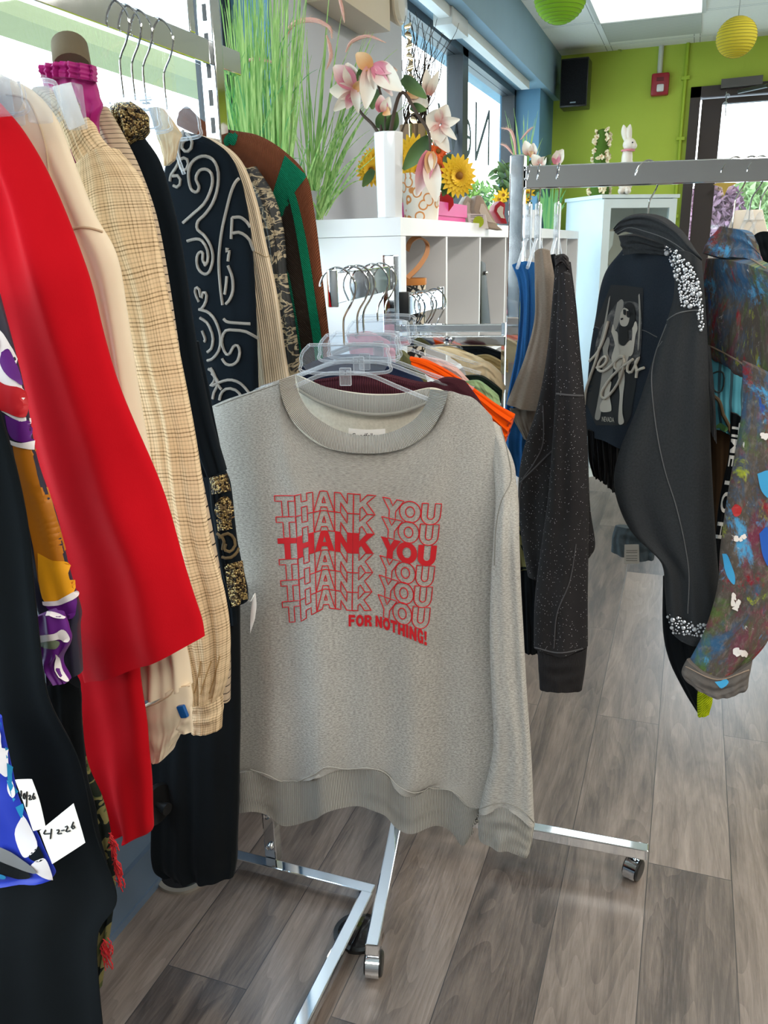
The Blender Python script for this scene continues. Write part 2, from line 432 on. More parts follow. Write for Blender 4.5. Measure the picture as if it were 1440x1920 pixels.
# mirrored shop lettering on the far pane
def textmesh(body, off=0, res=4, sub=0, outline=0, shear=0):
    c = bpy.data.curves.new('t', 'FONT'); c.body = body; c.size = 1; c.offset = off; c.resolution_u = res; c.shear = shear
    if outline: c.fill_mode = 'NONE'; c.bevel_depth = outline; c.bevel_resolution = 1
    o = bpy.data.objects.new('t', c); COL.objects.link(o); bpy.context.view_layer.update()
    me = bpy.data.meshes.new_from_object(o.evaluated_get(bpy.context.evaluated_depsgraph_get()))
    bm = bmesh.new(); bm.from_mesh(me)
    if sub:
        for _ in range(12):
            L = [e_ for e_ in bm.edges if e_.calc_length() > sub]
            if not L: break
            bmesh.ops.subdivide_edges(bm, edges=L, cuts=1); bmesh.ops.triangulate(bm, faces=bm.faces)
    vs = [v.co.copy() for v in bm.verts]; fs = [[v.index for v in f.verts] for f in bm.faces]; bm.free()
    bpy.data.objects.remove(o); bpy.data.curves.remove(c); bpy.data.meshes.remove(me)
    return vs, fs
def text3(body, fn, off=0, sub=0, outline=0, shear=0):
    vs, fs = textmesh(body, off, 4, sub, outline, shear)
    xs = [v.x for v in vs]; ys = [v.y for v in vs]
    x0, x1, y0, y1 = min(xs), max(xs), min(ys), max(ys)
    mb = MB(); mb.v = [fn((v.x - x0) / (x1 - x0), (v.y - y0) / (y1 - y0), v.z) for v in vs]
    for f in fs: mb.face(f)
    return mb
pa = atx(917, 312, XP); pb = atx(868, 305, XP); zt = atx(915, 205, XP).z
def winfn(u, v, z): return V(XP + .0, pa.y + (pb.y - .45 - pa.y) * u, pa.z + (zt - pa.z) * v + (0))
build('window_lettering', text3('New', winfn, off=-.012), plain('grey_lettering', '#4c5b63', .5), w3)
# track with little curtain hooks
yt0, yt1 = .5, 5.2
tr = thing('light_track', 'long white track fixed under the blue soffit above the windows', 'track', (-1.0, 2.8, zs - .03))
build('track_body', MB().bb(-1.02, -.975, yt0, yt1, zs - .04, zs - .001), plain('track_white', '#dedfdc', .4), tr, sm=False)
build('track_joint', MB().bb(-1.045, -.965, 3.5, 3.75, zs - .065, zs - .001), plain('track_joint_white', '#c9cbc9', .4), tr, bevel=.006)
for i in range(9):
    y = 3.1 + i * .24
    h = MB().tube([V(XP + .035, y, zh + .1), V(XP + .06, y, zh + .1), V(XP + .07, y, zh + .085), V(XP + .06, y, zh + .07)], .006, 6)
    tag(build('curtain_hook', h, plain('hook_white', '#c8c8c4', .4) if i == 0 else bpy.data.materials['hook_white']), 'small white hook on the dark frame above the far windows', 'hook', 'hooks along the window head')

# ------------------------------------------------------------------ outside
def gnd():
    t = NT('pavement'); o = t.obj(); n_ = t.noise(o, .6, 4); t.set(Base_Color=t.mix(n_, lin('#d8d9d6'), lin('#c3c5c2')), Roughness=.9); return t.m
struct('ground_outside', MB().bb(-40, XW - .2, -20, 40, -.2, -.1).bb(XW - .2, 30, YG + .2, 40, -.2, -.1), gnd())
struct('lawn_strip', MB().bb(-9, -6.5, -20, 40, -.1, -.04), plain('lawn_green', '#9db36c', .95))
def foliage(name, c, r, n, mat, label, trunk, grp=None, sz=.12):
    t = thing(name, label, 'tree', (c[0], c[1], -.1), grp)
    mb = MB(); rnd = random.Random(n)
    for i in range(n):
        d_ = V(rnd.gauss(0, 1), rnd.gauss(0, 1), rnd.gauss(0, 1)).normalized() * r * (rnd.random() ** .4)
        p = Vector(c) + V(d_.x, d_.y, d_.z * 1.15); a = V(rnd.uniform(-1, 1), rnd.uniform(-1, 1), rnd.uniform(-1, 1)).normalized()
        b_ = a.cross(V(.3, .5, .8)).normalized(); k = len(mb.v); s_ = sz * rnd.uniform(.6, 1.3)
        mb.v += [p - a * s_, p + b_ * s_ * .4, p + a * s_, p - b_ * s_ * .4]; mb.face([k, k + 1, k + 2, k + 3])
    build('foliage', mb, mat, t, sm=False)
    build('trunk', MB().tube([V(c[0], c[1], -.1), V(c[0] + .05, c[1], c[2] - r * .3)], [.12, .07]), plain(name + '_bark', '#6d6156', .9), t)
lg = plain('leaf_green', '#7d9a4e', .8); lp_ = plain('leaf_plum', '#8b6a7c', .8); ld = plain('leaf_pale_green', '#9ab27c', .8)
q = at(1335, 405, 13); foliage('street_tree', (q.x, 13, q.z), .42, 1400, lp_, 'plum leaved tree seen through the glass door', 1, sz=.09)
q = at(1405, 395, 15); foliage('street_tree', (q.x, 15, q.z), .40, 1000, ld, 'pale green tree behind the plum tree outside the door', 1, sz=.1)
q = atx(893, 385, -3.4); foliage('garden_bush', (q.x, q.y, q.z - .1), .42, 1400, lg, 'bright green bush low outside the lettered window', 1, sz=.07)
for i, (yy, zz) in enumerate(((3.2, 1.7), (6.2, 1.9))):
    foliage('street_tree', (-8 + i, yy, zz), 1.1, 1200, ld, ['pale tree across the street outside the near left window', 'pale tree standing farther along the street outside'][i], 1, sz=.12)
# canopy beam outside the near window
tag(build('awning_beam', MB().bar(V(-2.6, -1, 2.45), V(-2.6, 6, 2.3), .25, .12), plain('awning_olive', '#8d8e63', .7)), 'olive beam of the awning outside the near left window', 'beam')
# ------------------------------------------------------------------ white cube shelf
SX0, SX1, SY0, SZ = -1.0, -.64, 1.88, 1.516
div = [atx(838, 600, SX1).y, atx(899, 600, SX1).y, atx(945, 600, SX1).y]
step = div[1] - div[0]; SY1 = 5.08
sh = thing('cube_shelf', 'long white open cube shelf standing along the window wall', 'shelf', ((SX0 + SX1) / 2, SY0 + .2, 0))
build('shelf_top', MB().bb(SX0, SX1, SY0, SY1, SZ - .04, SZ), M['white'], sh, sm=False)
build('side_panel', MB().bb(SX0, SX1 - .001, SY0 + .002, SY0 + .04, 0, SZ - .041), M['white'], sh, sm=False)
build('side_panel', MB().bb(SX0, SX1, SY1 - .04, SY1, 0, SZ - .041), M['white'], sh, sm=False)
build('back_panel', MB().bb(SX0, SX0 + .012, SY0 + .04, SY1 - .04, 0, SZ - .041), plain('shelf_back_white', '#d2d3d2', .5), sh, sm=False)
y = div[0]; ys = []
while y < SY1 - .1: ys.append(y); y += step
for y in ys:
    build('divider', MB().bb(SX0 + .012, SX1 - .001, y - .008, y + .008, .04, SZ - .041), M['white'], sh, sm=False)
for z in (1.095, .72, .36, .0):
    for a, b_ in zip([SY0 + .04] + [q + .008 for q in ys], [q - .008 for q in ys] + [SY1 - .04]):
        if z > .5 or z == 0: build('shelf_board', MB().bb(SX0 + .012, SX1 - .001, a, b_, z, z + (.016 if z else .04)), M['white'], sh, sm=False)
zb = 1.111
# contents of the cubbies
p = [atx(763, 470, -.70), atx(770, 452, -.69), atx(785, 445, -.68), atx(800, 455, -.68), atx(800, 475, -.68), atx(785, 500, -.69), atx(763, 522, -.70)]
def strap(pts, w, th):
    mb = MB(); pts = smooth(pts, 28); P = []; F = []; U = []
    for i, q in enumerate(pts):
        side = V(-.8, -.3, 0.5).normalized() * w / 2
        t_ = (pts[min(i + 1, 27)] - pts[max(i - 1, 0)]).normalized(); n_ = t_.cross(side).normalized() * th
        P.append([q - side + n_, q + side + n_]); F.append([q - side - n_, q + side - n_]); U.append([(0, i * .01), (w, i * .01)])
    return mb.shell(P, F, U)
bag = thing('tan_strap_bag', 'handbag with a looped tan leather handle in the first shelf cube', 'handbag', atx(740, 560, -.8))
build('handle', strap(p, .013, .0022), plain('tan_leather', '#c98d5c', .5), bag)
yb = atx(763, 560, -.70).y
build('bag_body', MB().bb(-.93, -.72, SY0 + .06, yb - .10, zb, zb + .10), plain('bag_brown', '#8a6a4c', .7), bag, bevel=.01)
def face_mat():
    t = NT('cup_pattern'); n_ = t.voro(t.obj(), 55, 'DISTANCE_TO_EDGE'); t.set(Base_Color=t.ramp(n_, [(.0, lin('#1c1a1a')), (.12, lin('#1c1a1a')), (.16, lin('#e7dccb'))]), Roughness=.4); return t.m
cq = atx(772, 560, -.69)
cp = thing('painted_vase', 'small white vase painted with black marks in the first shelf cube', 'vase', (cq.x, cq.y, zb))
build('vase_body', MB().lathe([(.0, 0), (.032, 0), (.036, .02), (.038, .25), (.034, .25), (.033, .02), (0, .02)], (cq.x, cq.y, zb), 24), face_mat(), cp)
build('rim', MB().lathe([(.0385, .245), (.0395, .248), (.0395, .262), (.035, .262), (.035, .245)], (cq.x, cq.y, zb), 24), plain('cup_rim_orange', '#d98b45', .4), cp)
bp = [atx(902, 488, -.655), atx(911, 492, -.655), atx(914, 530, -.655), atx(921, 612, -.655), atx(902, 612, -.655)]
zmin = zb + .001
bp = [V(q.x, q.y, max(q.z, zmin)) for q in bp]
bk = thing('black_handbag', 'slim black bag leaning upright in the third shelf cube', 'handbag', (bp[0].x, bp[0].y, zb))
build('bag_body', MB().slab(bp, (-.12, .0, 0)), plain('black_leather', '#1a1b1d', .45), bk, bevel=.006)
build('clasp', MB().ball(atx(911, 512, -.65), .007), M['chrome'], bk)
bq = [atx(947, 560, -.66), atx(955, 570, -.66)]

# ------------------------------------------------------------------ rack helpers
def caster(par, p, ang, r=.032, high=.085, name='caster'):
    a = V(math.cos(ang), math.sin(ang), 0); f = V(-math.sin(ang), math.cos(ang), 0)
    c = V(p.x, p.y, r) ; z = V(0, 0, 1)
    root = MB()
    root.lathe([(.001, -.019), (r * .72, -.019), (r * .9, -.0185), (r, -.016), (r, -.004), (r * .8, -.002), (r * .8, .002), (r, .004), (r, .016), (r * .9, .0185), (r * .72, .019), (.001, .019)], c, 28, axis=(f, z, a))
    w_ = build(name, root, M['blackplastic'], par)
    hd = MB(); P = []; F = []; U = []
    for i in range(15):
        th = math.radians(-15 + 215 * i / 14)
        o1 = f * math.cos(th) * (r + .005) + z * math.sin(th) * (r + .005); o2 = o1 * ((r + .002) / (r + .005))
        P.append([c + o1 + a * k for k in (-.014, -.005, .005, .014)]); F.append([c + o2 + a * k for k in (-.014, -.005, .005, .014)]); U.append([(0, i), (1, i), (2, i), (3, i)])
    hd.shell(P, F, U)
    build('hood', hd, M['chrome'], w_)
    build('stem', MB().tube([c + z * (r + .003), V(p.x, p.y, high)], .006, 12), M['chrome'], w_)
def rtube(par, name, a, b_, w, h, mat=None, up=None, bv=.0025):
    return build(name, MB().bar(a, b_, w, h, up), mat or M['chrome'], par, bevel=min(bv, w * .12), sm=False)
def bolt(par, p, d, r=.009, l=.01):
    d = Vector(d).normalized(); x = d.cross(V(0, 0, 1)).normalized() if abs(d.z) < .9 else V(1, 0, 0); y_ = x.cross(d)
    return build('bolt', MB().lathe([(.0005, l), (r * .4, l), (r * .45, l * .7), (r * .8, l * .9), (r, l * .4), (r, 0), (.0005, 0)], p, 16, axis=(x, y_, d)), M['chrome'], par)

# ------------------------------------------------------------------ left wall rack (slotted upright, rail along the windows)
LX = -.842
lr = thing('wall_side_rack', 'long chrome garment rack along the windows with slotted end upright', 'clothes rack', (LX, 1.42, 0))
LY = 1.44
def slots():
    t = NT('chrome_slotted'); 
    t.set(Base_Color=(.80, .83, .86, 1), Metallic=1.0, Roughness=.10); return t.m
rtube(lr, 'upright', V(LX, LY, .03), V(LX, LY, 2.15), .030, .030)
sl = MB()
for i in range(40):
    z = .35 + i * .045
    sl.bb(LX + .001 - .004, LX + .001 + .004, LY - .0158, LY - .0148, z, z + .026)
build('slot_row', sl, M['blackplastic'], lr, sm=False)
re_ = atx(447, 122, LX)
rz = atx(447, 133, LX).z + .01
rtube(lr, 'hang_rail', V(LX, 1.53, rz), V(LX, -.6, rz), .018, .040)
rtube(lr, 'top_rail', V(LX, 1.44, rz + .14), V(LX, -.6, rz + .14), .018, .030)
rtube(lr, 'rail_brace', V(LX, 1.37, rz + .02), V(LX, 1.37, rz + .13), .018, .018)
b0 = atz(440, 1612, .03); b1 = atz(690, 1680, .03); b1.y = b0.y
rtube(lr, 'base_bar', V(b0.x, b0.y, .035), V(b1.x + .012, b0.y, .035), .028, .028)
rtube(lr, 'base_bar', V(b1.x, b0.y - .012, .035), V(b1.x, -.6, .035), .028, .028)
build('end_plug', MB().lathe([(.001, 0), (.026, 0), (.029, .006), (.026, .014), (.012, .018), (.012, .035), (.001, .036)], V(b0.x - .012, b0.y - .01, .035), 20, axis=(V(0, 0, 1), V(.5, 1, 0).normalized(), V(-.9, -.45, 0).normalized())), M['blackplastic'], lr)
bolt(lr, V(LX + .002, LY - .015, .175), (0, -1, 0)); bolt(lr, V(LX + .002, LY - .015, .085), (0, -1, 0))
# black knob bumper near the wall behind the red coat
kq = at(293, 1508, 1.10)
rtube(lr, 'cross_bar', kq + V(-.004, 0, 0), kq + V(-.16, .02, 0), .022, .022)
build('adjuster_disc', MB().lathe([(.001, -.006), (.04, -.006), (.043, 0), (.04, .006), (.001, .006)], kq, 24, axis=(V(0, 0, 1), V(.2, 1, 0).normalized(), V(1, -.2, 0).normalized())), M['blackplastic'], lr)
build('adjuster_knob', MB().tube([kq, kq + V(.03, -.006, 0)], [.007, .012], 14), M['blackplastic'], lr)
# round bases on the floor
def roundbase(px, py, r, label, rim):
    c = atz(px, py, 0); t = thing('round_base', label, 'stand base', (c.x, c.y, 0))
    build('base_disc', MB().lathe([(.001, 0), (r, 0), (r, .004), (r * .85, .010), (.001, .016)], c, 48), plain('dark_base_' + str(px), '#1b1a1c', .12), t)
    build('base_rim', MB().lathe([(r - .004, .0), (r + .003, 0), (r + .003, .008), (r - .004, .009)], c, 48), rim, t)
roundbase(672, 1752, .052, 'glossy black round base on the floor under the crossing chrome legs', M['blackplastic'])
roundbase(345, 1640, .062, 'dark round base with thin pale rim on the floor under the black trousers', plain('pale_rim', '#a9a49a', .3, .6))

# ------------------------------------------------------------------ four way rack in the middle
C4 = V(-.593, 1.672, 0)
def dirv(deg): return V(math.sin(math.radians(deg)), math.cos(math.radians(deg)), 0)
F4 = -dirv(-11); R4 = dirv(-11 + 90)
fr_ = thing('four_way_rack', 'chrome four way rack on casters carrying the grey sweatshirt', 'clothes rack', C4)
ztop = at(735, 478, C4.y).z
rtube(fr_, 'post', C4 + V(0, 0, .06), C4 + V(0, 0, ztop), .028, .028)
eF = atz(697, 1785, .075); eR = atz(1215, 1600, .075)
eF = V(eF.x, eF.y, .078); eR = V(eR.x, eR.y, .078)
rtube(fr_, 'leg', V(C4.x, C4.y, .078), eF, .028, .028)
rtube(fr_, 'leg', V(C4.x, C4.y, .078), eR, .028, .028)
rtube(fr_, 'leg', V(C4.x, C4.y, .078), V(C4.x, C4.y, .078) + dirv(-11) * .17, .028, .028)
dF = (eF - C4).normalized(); dF.z = 0; dR = (eR - V(C4.x, C4.y, .078)).normalized()
caster(fr_, eF - dF * .02, math.radians(12), .026, .066)
cRp = atz(1183, 1692, 0)
caster(fr_, eR - dR * .03, math.radians(-20), .026, .066)
jb = V(C4.x, C4.y, .078).lerp(eR, .53)
bolt(fr_, jb + V(.0, -.014, .0), (0, -1, 0), .008, .014)
build('joint_plate', MB().box(jb + V(-.01, -.0145, .006), (.014, .003, .026)), M['chrome'], fr_)
# faceout arm towards the viewer: from post to (625,530)
aE = at(624, 541, 1.24); aS = V(C4.x, C4.y, 1.452) + V(0, 0, -.035)
aS.z = aE.z
rtube(fr_, 'faceout_arm', aS, aE, .013, .048)
build('arm_tip', MB().box(aE, (.017, .008, .058), dirv(-11 + 90), dirv(-11)), M['chrome'], fr_, bevel=.002)
# short arm pointing away, slightly lower
bE = V(-.585, 1.98, 0); bS = V(C4.x + .03, C4.y + .05, 0)
zb_ = at(765, 583, 1.75).z
bS = at(757, 583, 1.74); bE = at(826, 551, 2.02)
bE.z = bS.z = (bS.z + bE.z) / 2
rtube(fr_, 'faceout_arm', bS, bE, .013, .042)
build('arm_tip', MB().box(bS, (.026, .02, .060), R4, -F4), M['blackplastic'], fr_, bevel=.002)
build('arm_tip', MB().box(bE, (.017, .008, .055), R4, -F4), M['chrome'], fr_, bevel=.002)
# double cross rails to the right with the bolt and the thin end upright
def hb(name, y0, y1, xa, xb, Y=1.70):
    a = at(xa, (y0 + y1) / 2, Y); b_ = at(xb, (y0 + y1) / 2 + 4, Y + .04); b_.z = a.z
    return rtube(fr_, name, a, b_, .02, (a - at(xa, y1, Y)).length * 1.7)
hb('cross_rail', 607, 624, 748, 948)
hb('cross_rail', 628, 650, 748, 948, 1.68)
q = at(840, 638, 1.665); bolt(fr_, q, (0, -1, 0), .010, .008)
rtube(fr_, 'frame_upright', at(945, 605, 1.73), at(941, 830, 1.73), .008, .014)

# ------------------------------------------------------------------ right rack
A5 = at(971, 335, 1.84); D5 = V(.98, .2, 0)
rr = thing('straight_rack', 'tall chrome straight rack holding the denim jackets on the right', 'clothes rack', (A5.x, A5.y, 0))
zr = at(1200, 325, 1.88).z
pt = at(971, 291, 1.84).z
rtube(rr, 'upright', V(A5.x, A5.y, .02), V(A5.x, A5.y, pt), .030, .030)
rtube(rr, 'hang_rail', V(A5.x, A5.y, zr) + D5 * .015, V(A5.x, A5.y, zr) + D5 * 1.35, .018, .045)
rtube(rr, 'upright', V(A5.x, A5.y, .02) + D5 * 1.36, V(A5.x, A5.y, pt) + D5 * 1.36, .030, .030)
rtube(rr, 'base_bar', V(A5.x, A5.y, .035) + D5 * 1.36 + V(0, -.25, 0), V(A5.x, A5.y, .035) + D5 * 1.36 + V(0, .25, 0), .028, .028)
for i in range(3): bolt(rr, V(A5.x + .018 + .0 * i, A5.y - .012, pt - .03 - i * .018), (0, -1, 0), .003, .003)

# ------------------------------------------------------------------ hangers
def hanger(label, hook, d, style='plate', drop=.115, w=.40, grp=None, tilt=0, pw=.135, dip=.075, tipdrop=0):
    """hook: point where the hook rests on the rail, d: unit vector along the hanger"""
    d = Vector(d).normalized(); z = V(0, 0, 1); t = thing('hanger', label, 'hanger', hook, grp)
    b = hook - z * drop + d * .007
    pts = [hook + d * x_ * 1.0 + z * z_ for x_, z_ in ((-.030, -.028), (-.029, -.022), (-.022, -.009), (-.010, -.001), (.002, .001), (.016, -.005), (.027, -.019), (.029, -.036), (.021, -.056), (.011, -.072), (.007, -.086))]
    pts.append(b)
    build('hook', MB().tube(smooth(pts, 60), .0017, 8), M['wire'], t)
    if style == 'plate':
        hw, hh = pw / 2, .023; out = []
        for (x_, z_) in ((-hw * .80, 0), (hw * .80, 0), (hw * .97, -hh * .6), (hw, -hh * 1.3), (hw * .86, -hh * 2), (-hw * .86, -hh * 2), (-hw, -hh * 1.3), (-hw * .97, -hh * .6)):
            out.append(b + d * x_ + z * z_)
        n_ = d.cross(z)
        build('top_plate', MB().slab(out, n_ * .0015), M['acryl'], t)
        build('plate_rim', MB().tube(smooth(out + [out[0]], 60), .0028, 8), M['clear'], t)
        build('clip', MB().box(b - z * hh * 2.3, (.020, .009, .03), d, n_, z), M['clear'], t, bevel=.002)
        b2 = b - z * hh * 2.0
    else:
        build('top_plate', MB().tube([b + z * .02, b - z * .0], [.006, .011], 12), M['clear'], t); b2 = b
    for s_ in (-1, 1):
        arm = [b2 + d * s_ * .002, b2 + d * s_ * w * .12 - z * .004, b2 + d * s_ * w * .25 - z * .022, b2 + d * s_ * w * .38 - z * .040, b2 + d * s_ * w * .5 - z * .055]
        a_ = build('arm', MB().tube(smooth(arm, 24), .0035, 8), M['clear'], t)
    return t
H4 = dirv(-11 + 90)
def arm_pt(k): q = aS.lerp(aE, k); return q + V(0, 0, .030)
hanger('clear plate hanger with open hook on the arm tip holding the grey sweatshirt', arm_pt(.93), H4, pw=.15, w=.34, drop=.122)
hanger('clear plate hanger just behind the sweatshirt hanger on the chrome arm', arm_pt(.72), H4, pw=.14)
hanger('clear hanger with a black size clip, third along the chrome arm', arm_pt(.62), H4, pw=.13)
hanger('clear hanger holding the orange tee, fourth along the chrome arm', arm_pt(.36), H4, pw=.12, drop=.105)
hanger('clear hanger closest to the post of the four way rack', arm_pt(.20), H4, pw=.12, drop=.10)
for i in range(5):
    q = bS.lerp(bE, [.08, .2, .42, .52, .8][i]) + V(0, 0, .024)
    hanger(['first', 'second', 'third', 'fourth', 'last'][i] + ' clear hanger from the post on the short rear arm', q, H4 if i < 4 else dirv(60), 'bar', drop=.10, w=.3, grp='clear hangers on the short rear arm')
# left rack hangers
for k, (px, lab, st) in enumerate(((205, 'clear hanger with tall steel hook over the beige plaid shirt', 'plate'), (228, 'clear hanger with steel hook beside the plaid shirt hanger', 'plate'),
                            (250, 'clear hanger with curled hook tip above the striped blouse', 'bar'), (290, 'clear hanger with dark steel hook holding the corded black jacket', 'plate'))):
    q = atx(px, [12, 20, 32, 42][k], LX); q.z = rz + .021
    hanger(lab, q, V(1, .12, 0), st, pw=.11, drop=.13, w=.04, grp='clear hangers on the left rack')
for k, (px, nm) in enumerate(((15, 'leftmost of the clear skirt hangers at the top left corner'), (36, 'second clear skirt hanger from the left edge'), (46, 'third clear skirt hanger from the left edge'), (70, 'clear skirt hanger just left of the olive fabric roll'))):
    q = at(px, -40, .72 + k * .06); q.z = rz + .021; q.x = LX
    t = hanger(nm, q, V(1, .2, 0), 'plate', pw=.16, drop=.15, w=.16, grp='clear skirt hangers at the top left')
    for s_ in (.03, .08, .12):
        build('pinch_clip', MB().box(q + V(s_, 0, -.185), (.022, .018, .05)), M['acryl'], t, bevel=.003)
# right rack hangers
def rail5(px, dy=0): 
    # point on top of the straight rack's rail seen at this column
    best = None
    for i in range(0, 140):
        q = V(A5.x, A5.y, zr) + D5 * (.015 + i * .01)
        c = q - CAM; x_ = 720 + FPX * c.dot(right) / c.dot(fwd)
        if best is None or abs(x_ - px) < best[0]: best = (abs(x_ - px), q)
    return best[1] + V(0, 0, .024)
for k, (px, lab) in enumerate(((992, 'clear hanger on the right rack holding the blue tee'), (1012, 'clear hanger on the right rack holding the grey tee'), (1046, 'clear hanger on the right rack holding the sparkly charcoal sweatshirt'))):
    t = hanger(lab, rail5(px), dirv(-4), 'plate', pw=.07, drop=.10, w=.36)
    q = rail5(px) - V(0, 0, .13)
    build('side_clip', MB().box(q, (.012, .03, .11)), M['clear'], t, bevel=.004)
hanger('clear hanger with long black hook holding the black denim jacket', rail5(1216), dirv(50), 'plate', pw=.06, drop=.14, w=.08)
hanger('clear hanger holding the paint splattered jacket', rail5(1378), dirv(60), 'plate', pw=.07, drop=.15, w=.08)
hanger('hanger of the far right garment with short hook at the frame edge', rail5(1428), dirv(60), 'bar', drop=.12, w=.06)
wh = hanger('pale wooden hanger hanging low at the right edge', rail5(1412), dirv(75), 'bar', drop=.12, w=.06)
q = rail5(1412) - V(0, 0, .10)
build('wood_bar', MB().slab([q + V(-.022, 0, 0), q + V(.03, 0, .0), q + V(.055, .01, -.07), q + V(-.04, 0, -.07)], V(0, .012, 0)), plain('pale_wood', '#d9cdbc', .5), wh, bevel=.004)
# ------------------------------------------------------------------ cloth building
BV = {}
def drape(name, rows, Y, mat, parent=None, T=.016, nu=36, nv=60, amp=.004, fq=4, drift=.4, ph=0, prof='s', topt=False, nz=.004, yt=0, env=(.25, 1), org=None, wide=None, seed=0):
    """rows: list of rows, each a list of (x, y[, Y]) outline points; builds a closed, padded sheet of cloth"""
    def p3(q, j, i, m_, k_):
        yy = q[2] if len(q) > 2 else (Y[0] + (Y[1] - Y[0]) * i / max(k_ - 1, 1) if isinstance(Y, tuple) else Y) + yt * j / max(m_ - 1, 1)
        return at(q[0], q[1], yy)
    m_ = len(rows); R = [[p3(q, j, i, m_, len(r)) for i, q in enumerate(r)] for j, r in enumerate(rows)]
    G = []
    cols = []
    for r in R: cols.append([spl(r, i / (nu - 1)) for i in range(nu)])
    for j in range(nv): G.append([spl([c[i] for c in cols], j / (nv - 1)) for i in range(nu)])
    L = sum((G[j + 1][nu // 2] - G[j][nu // 2]).length for j in range(nv - 1)); Wd = sum((G[nv // 2][i + 1] - G[nv // 2][i]).length for i in range(nu - 1))
    Pf = []; Pb = []; U = []
    for j in range(nv):
        a = []; b = []; u = []
        for i in range(nu):
            du = G[j][min(i + 1, nu - 1)] - G[j][max(i - 1, 0)]; dv = G[min(j + 1, nv - 1)][i] - G[max(j - 1, 0)][i]
            n_ = du.cross(dv)
            if n_.length < 1e-10: n_ = CAM - G[j][i]
            n_.normalize()
            if n_.dot(CAM - G[j][i]) < 0: n_ = -n_
            s = i / (nu - 1); t = j / (nv - 1)
            e_ = env[0] + (env[1] - env[0]) * t
            rp = amp * e_ * (math.sin(2 * PI * (fq * s + ph + drift * t)) * .6 + math.sin(2 * PI * (fq * 1.73 * s + ph * 2.1 - drift * .6 * t)) * .4)
            rp += nz * noise.noise(V(s * 3.1 + seed, t * 5.2 + ph * 7, seed * 3.3 + Wd * 9))
            w = max(0, 1 - abs(2 * s - 1) ** 2.6) ** .5 if 's' in prof else 1
            if 't' in prof or topt: w *= max(.0, 1 - (1 - min(1, t * 5)) ** 2.5) ** .5
            if 'b' in prof: w *= max(.0, 1 - (1 - min(1, (1 - t) * 6)) ** 2.5) ** .5
            w = max(w, .06)
            a.append(G[j][i] + n_ * (rp + T * w)); b.append(G[j][i] + n_ * (rp - T * w)); u.append((s * Wd, t * L))
        Pf.append(a); Pb.append(b); U.append(u)
    mb = MB().shell(Pf, Pb, U)
    o = build(name, mb, mat, parent, org=org)
    bvh = BVHTree.FromPolygons([Vector(v) for v in mb.v], [tuple(f) for f in mb.f])
    BV[o.name] = bvh
    o['_'] = 0; del o['_']
    return o, bvh
def garment(name, label, cat, px, Y, group=None):
    c = at(px[0], px[1], Y if not isinstance(Y, tuple) else Y[0]); return thing(name, label, cat, c, group)
def stick(px, py, bv, off=.001, Y=None):
    d = ray(px, py).normalized()
    for b in (bv if isinstance(bv, list) else [bv]):
        h = b.ray_cast(CAM, d)
        if h[0] is not None:
            n_ = h[1] if h[1].dot(d) < 0 else -h[1]
            return h[0] + n_ * off - d * off * .5
    return at(px, py, Y) if Y else None
def cord(name, pts, bv, mat, parent, r=.002, n=None, Y=None, off=None, cl=False):
    P2 = [V(p[0], p[1], 0) for p in pts]
    if cl: P2.append(P2[0])
    L = sum((P2[i + 1] - P2[i]).length for i in range(len(P2) - 1)); n = n or max(6, int(L / 7))
    q = [stick(p.x, p.y, bv, r * .5 if off is None else off, Y) for p in smooth(P2, n)]
    q = [p for p in q if p is not None]
    if len(q) < 3: return None
    # drop jumps between layers
    run = [q[0]]
    for p in q[1:]:
        if (p - run[-1]).length < .06: run.append(p)
    if len(run) < 3: return None
    return build(name, MB().tube(run, r, 7), mat, parent)
def decal(name, poly, bv, mat, parent, off=.0012, Y=None, sub=14, smoothp=True, uvs=None):
    pts = [V(p[0], p[1], 0) for p in poly]
    if smoothp:
        pp = pts + [pts[0]]; pts = smooth(pp, len(poly) * 4)[:-1]
    bm = bmesh.new(); vs = [bm.verts.new(p) for p in pts]; bm.faces.new(vs); bmesh.ops.triangulate(bm, faces=bm.faces)
    for _ in range(9):
        L = [e_ for e_ in bm.edges if e_.calc_length() > sub]
        if not L: break
        bmesh.ops.subdivide_edges(bm, edges=L, cuts=1); bmesh.ops.triangulate(bm, faces=bm.faces)
    bm.verts.index_update(); mb = MB(); ok = []
    for v in bm.verts:
        q = stick(v.co.x, v.co.y, bv, off, Y); ok.append(q is not None); mb.v.append(q if q is not None else V(0, 0, 0))
    for f in bm.faces:
        ix = [v.index for v in f.verts]
        if all(ok[k] for k in ix): mb.face(ix, [(v.co.x / 1000, -v.co.y / 1000) for v in f.verts])
    bm.free()
    used = sorted({k for f in mb.f for k in f}); mp = {k: i for i, k in enumerate(used)}
    mb.v = [mb.v[k] for k in used]; mb.f = [[mp[k] for k in f] for f in mb.f]
    if not mb.f: return None
    return build(name, mb, mat, parent)
def tdecal(name, body, fn, bv, mat, parent, off=.001, tb=0, outline=0, sub=.15, shear=0):
    vs, fs = textmesh(body, tb, 4, sub, outline, shear)
    xs = [v.x for v in vs]; ys = [v.y for v in vs]; x0, x1, y0, y1 = min(xs), max(xs), min(ys), max(ys)
    mb = MB(); ok = []
    for v in vs:
        px, py = fn((v.x - x0) / (x1 - x0), (v.y - y0) / (y1 - y0))
        q = stick(px, py, bv, off + (v.z * .6 if not outline else v.z * .02)); ok.append(q is not None); mb.v.append(q or V(0, 0, 0))
    for f in fs:
        if all(ok[k] for k in f): mb.face(f)
    return build(name, mb, mat, parent)

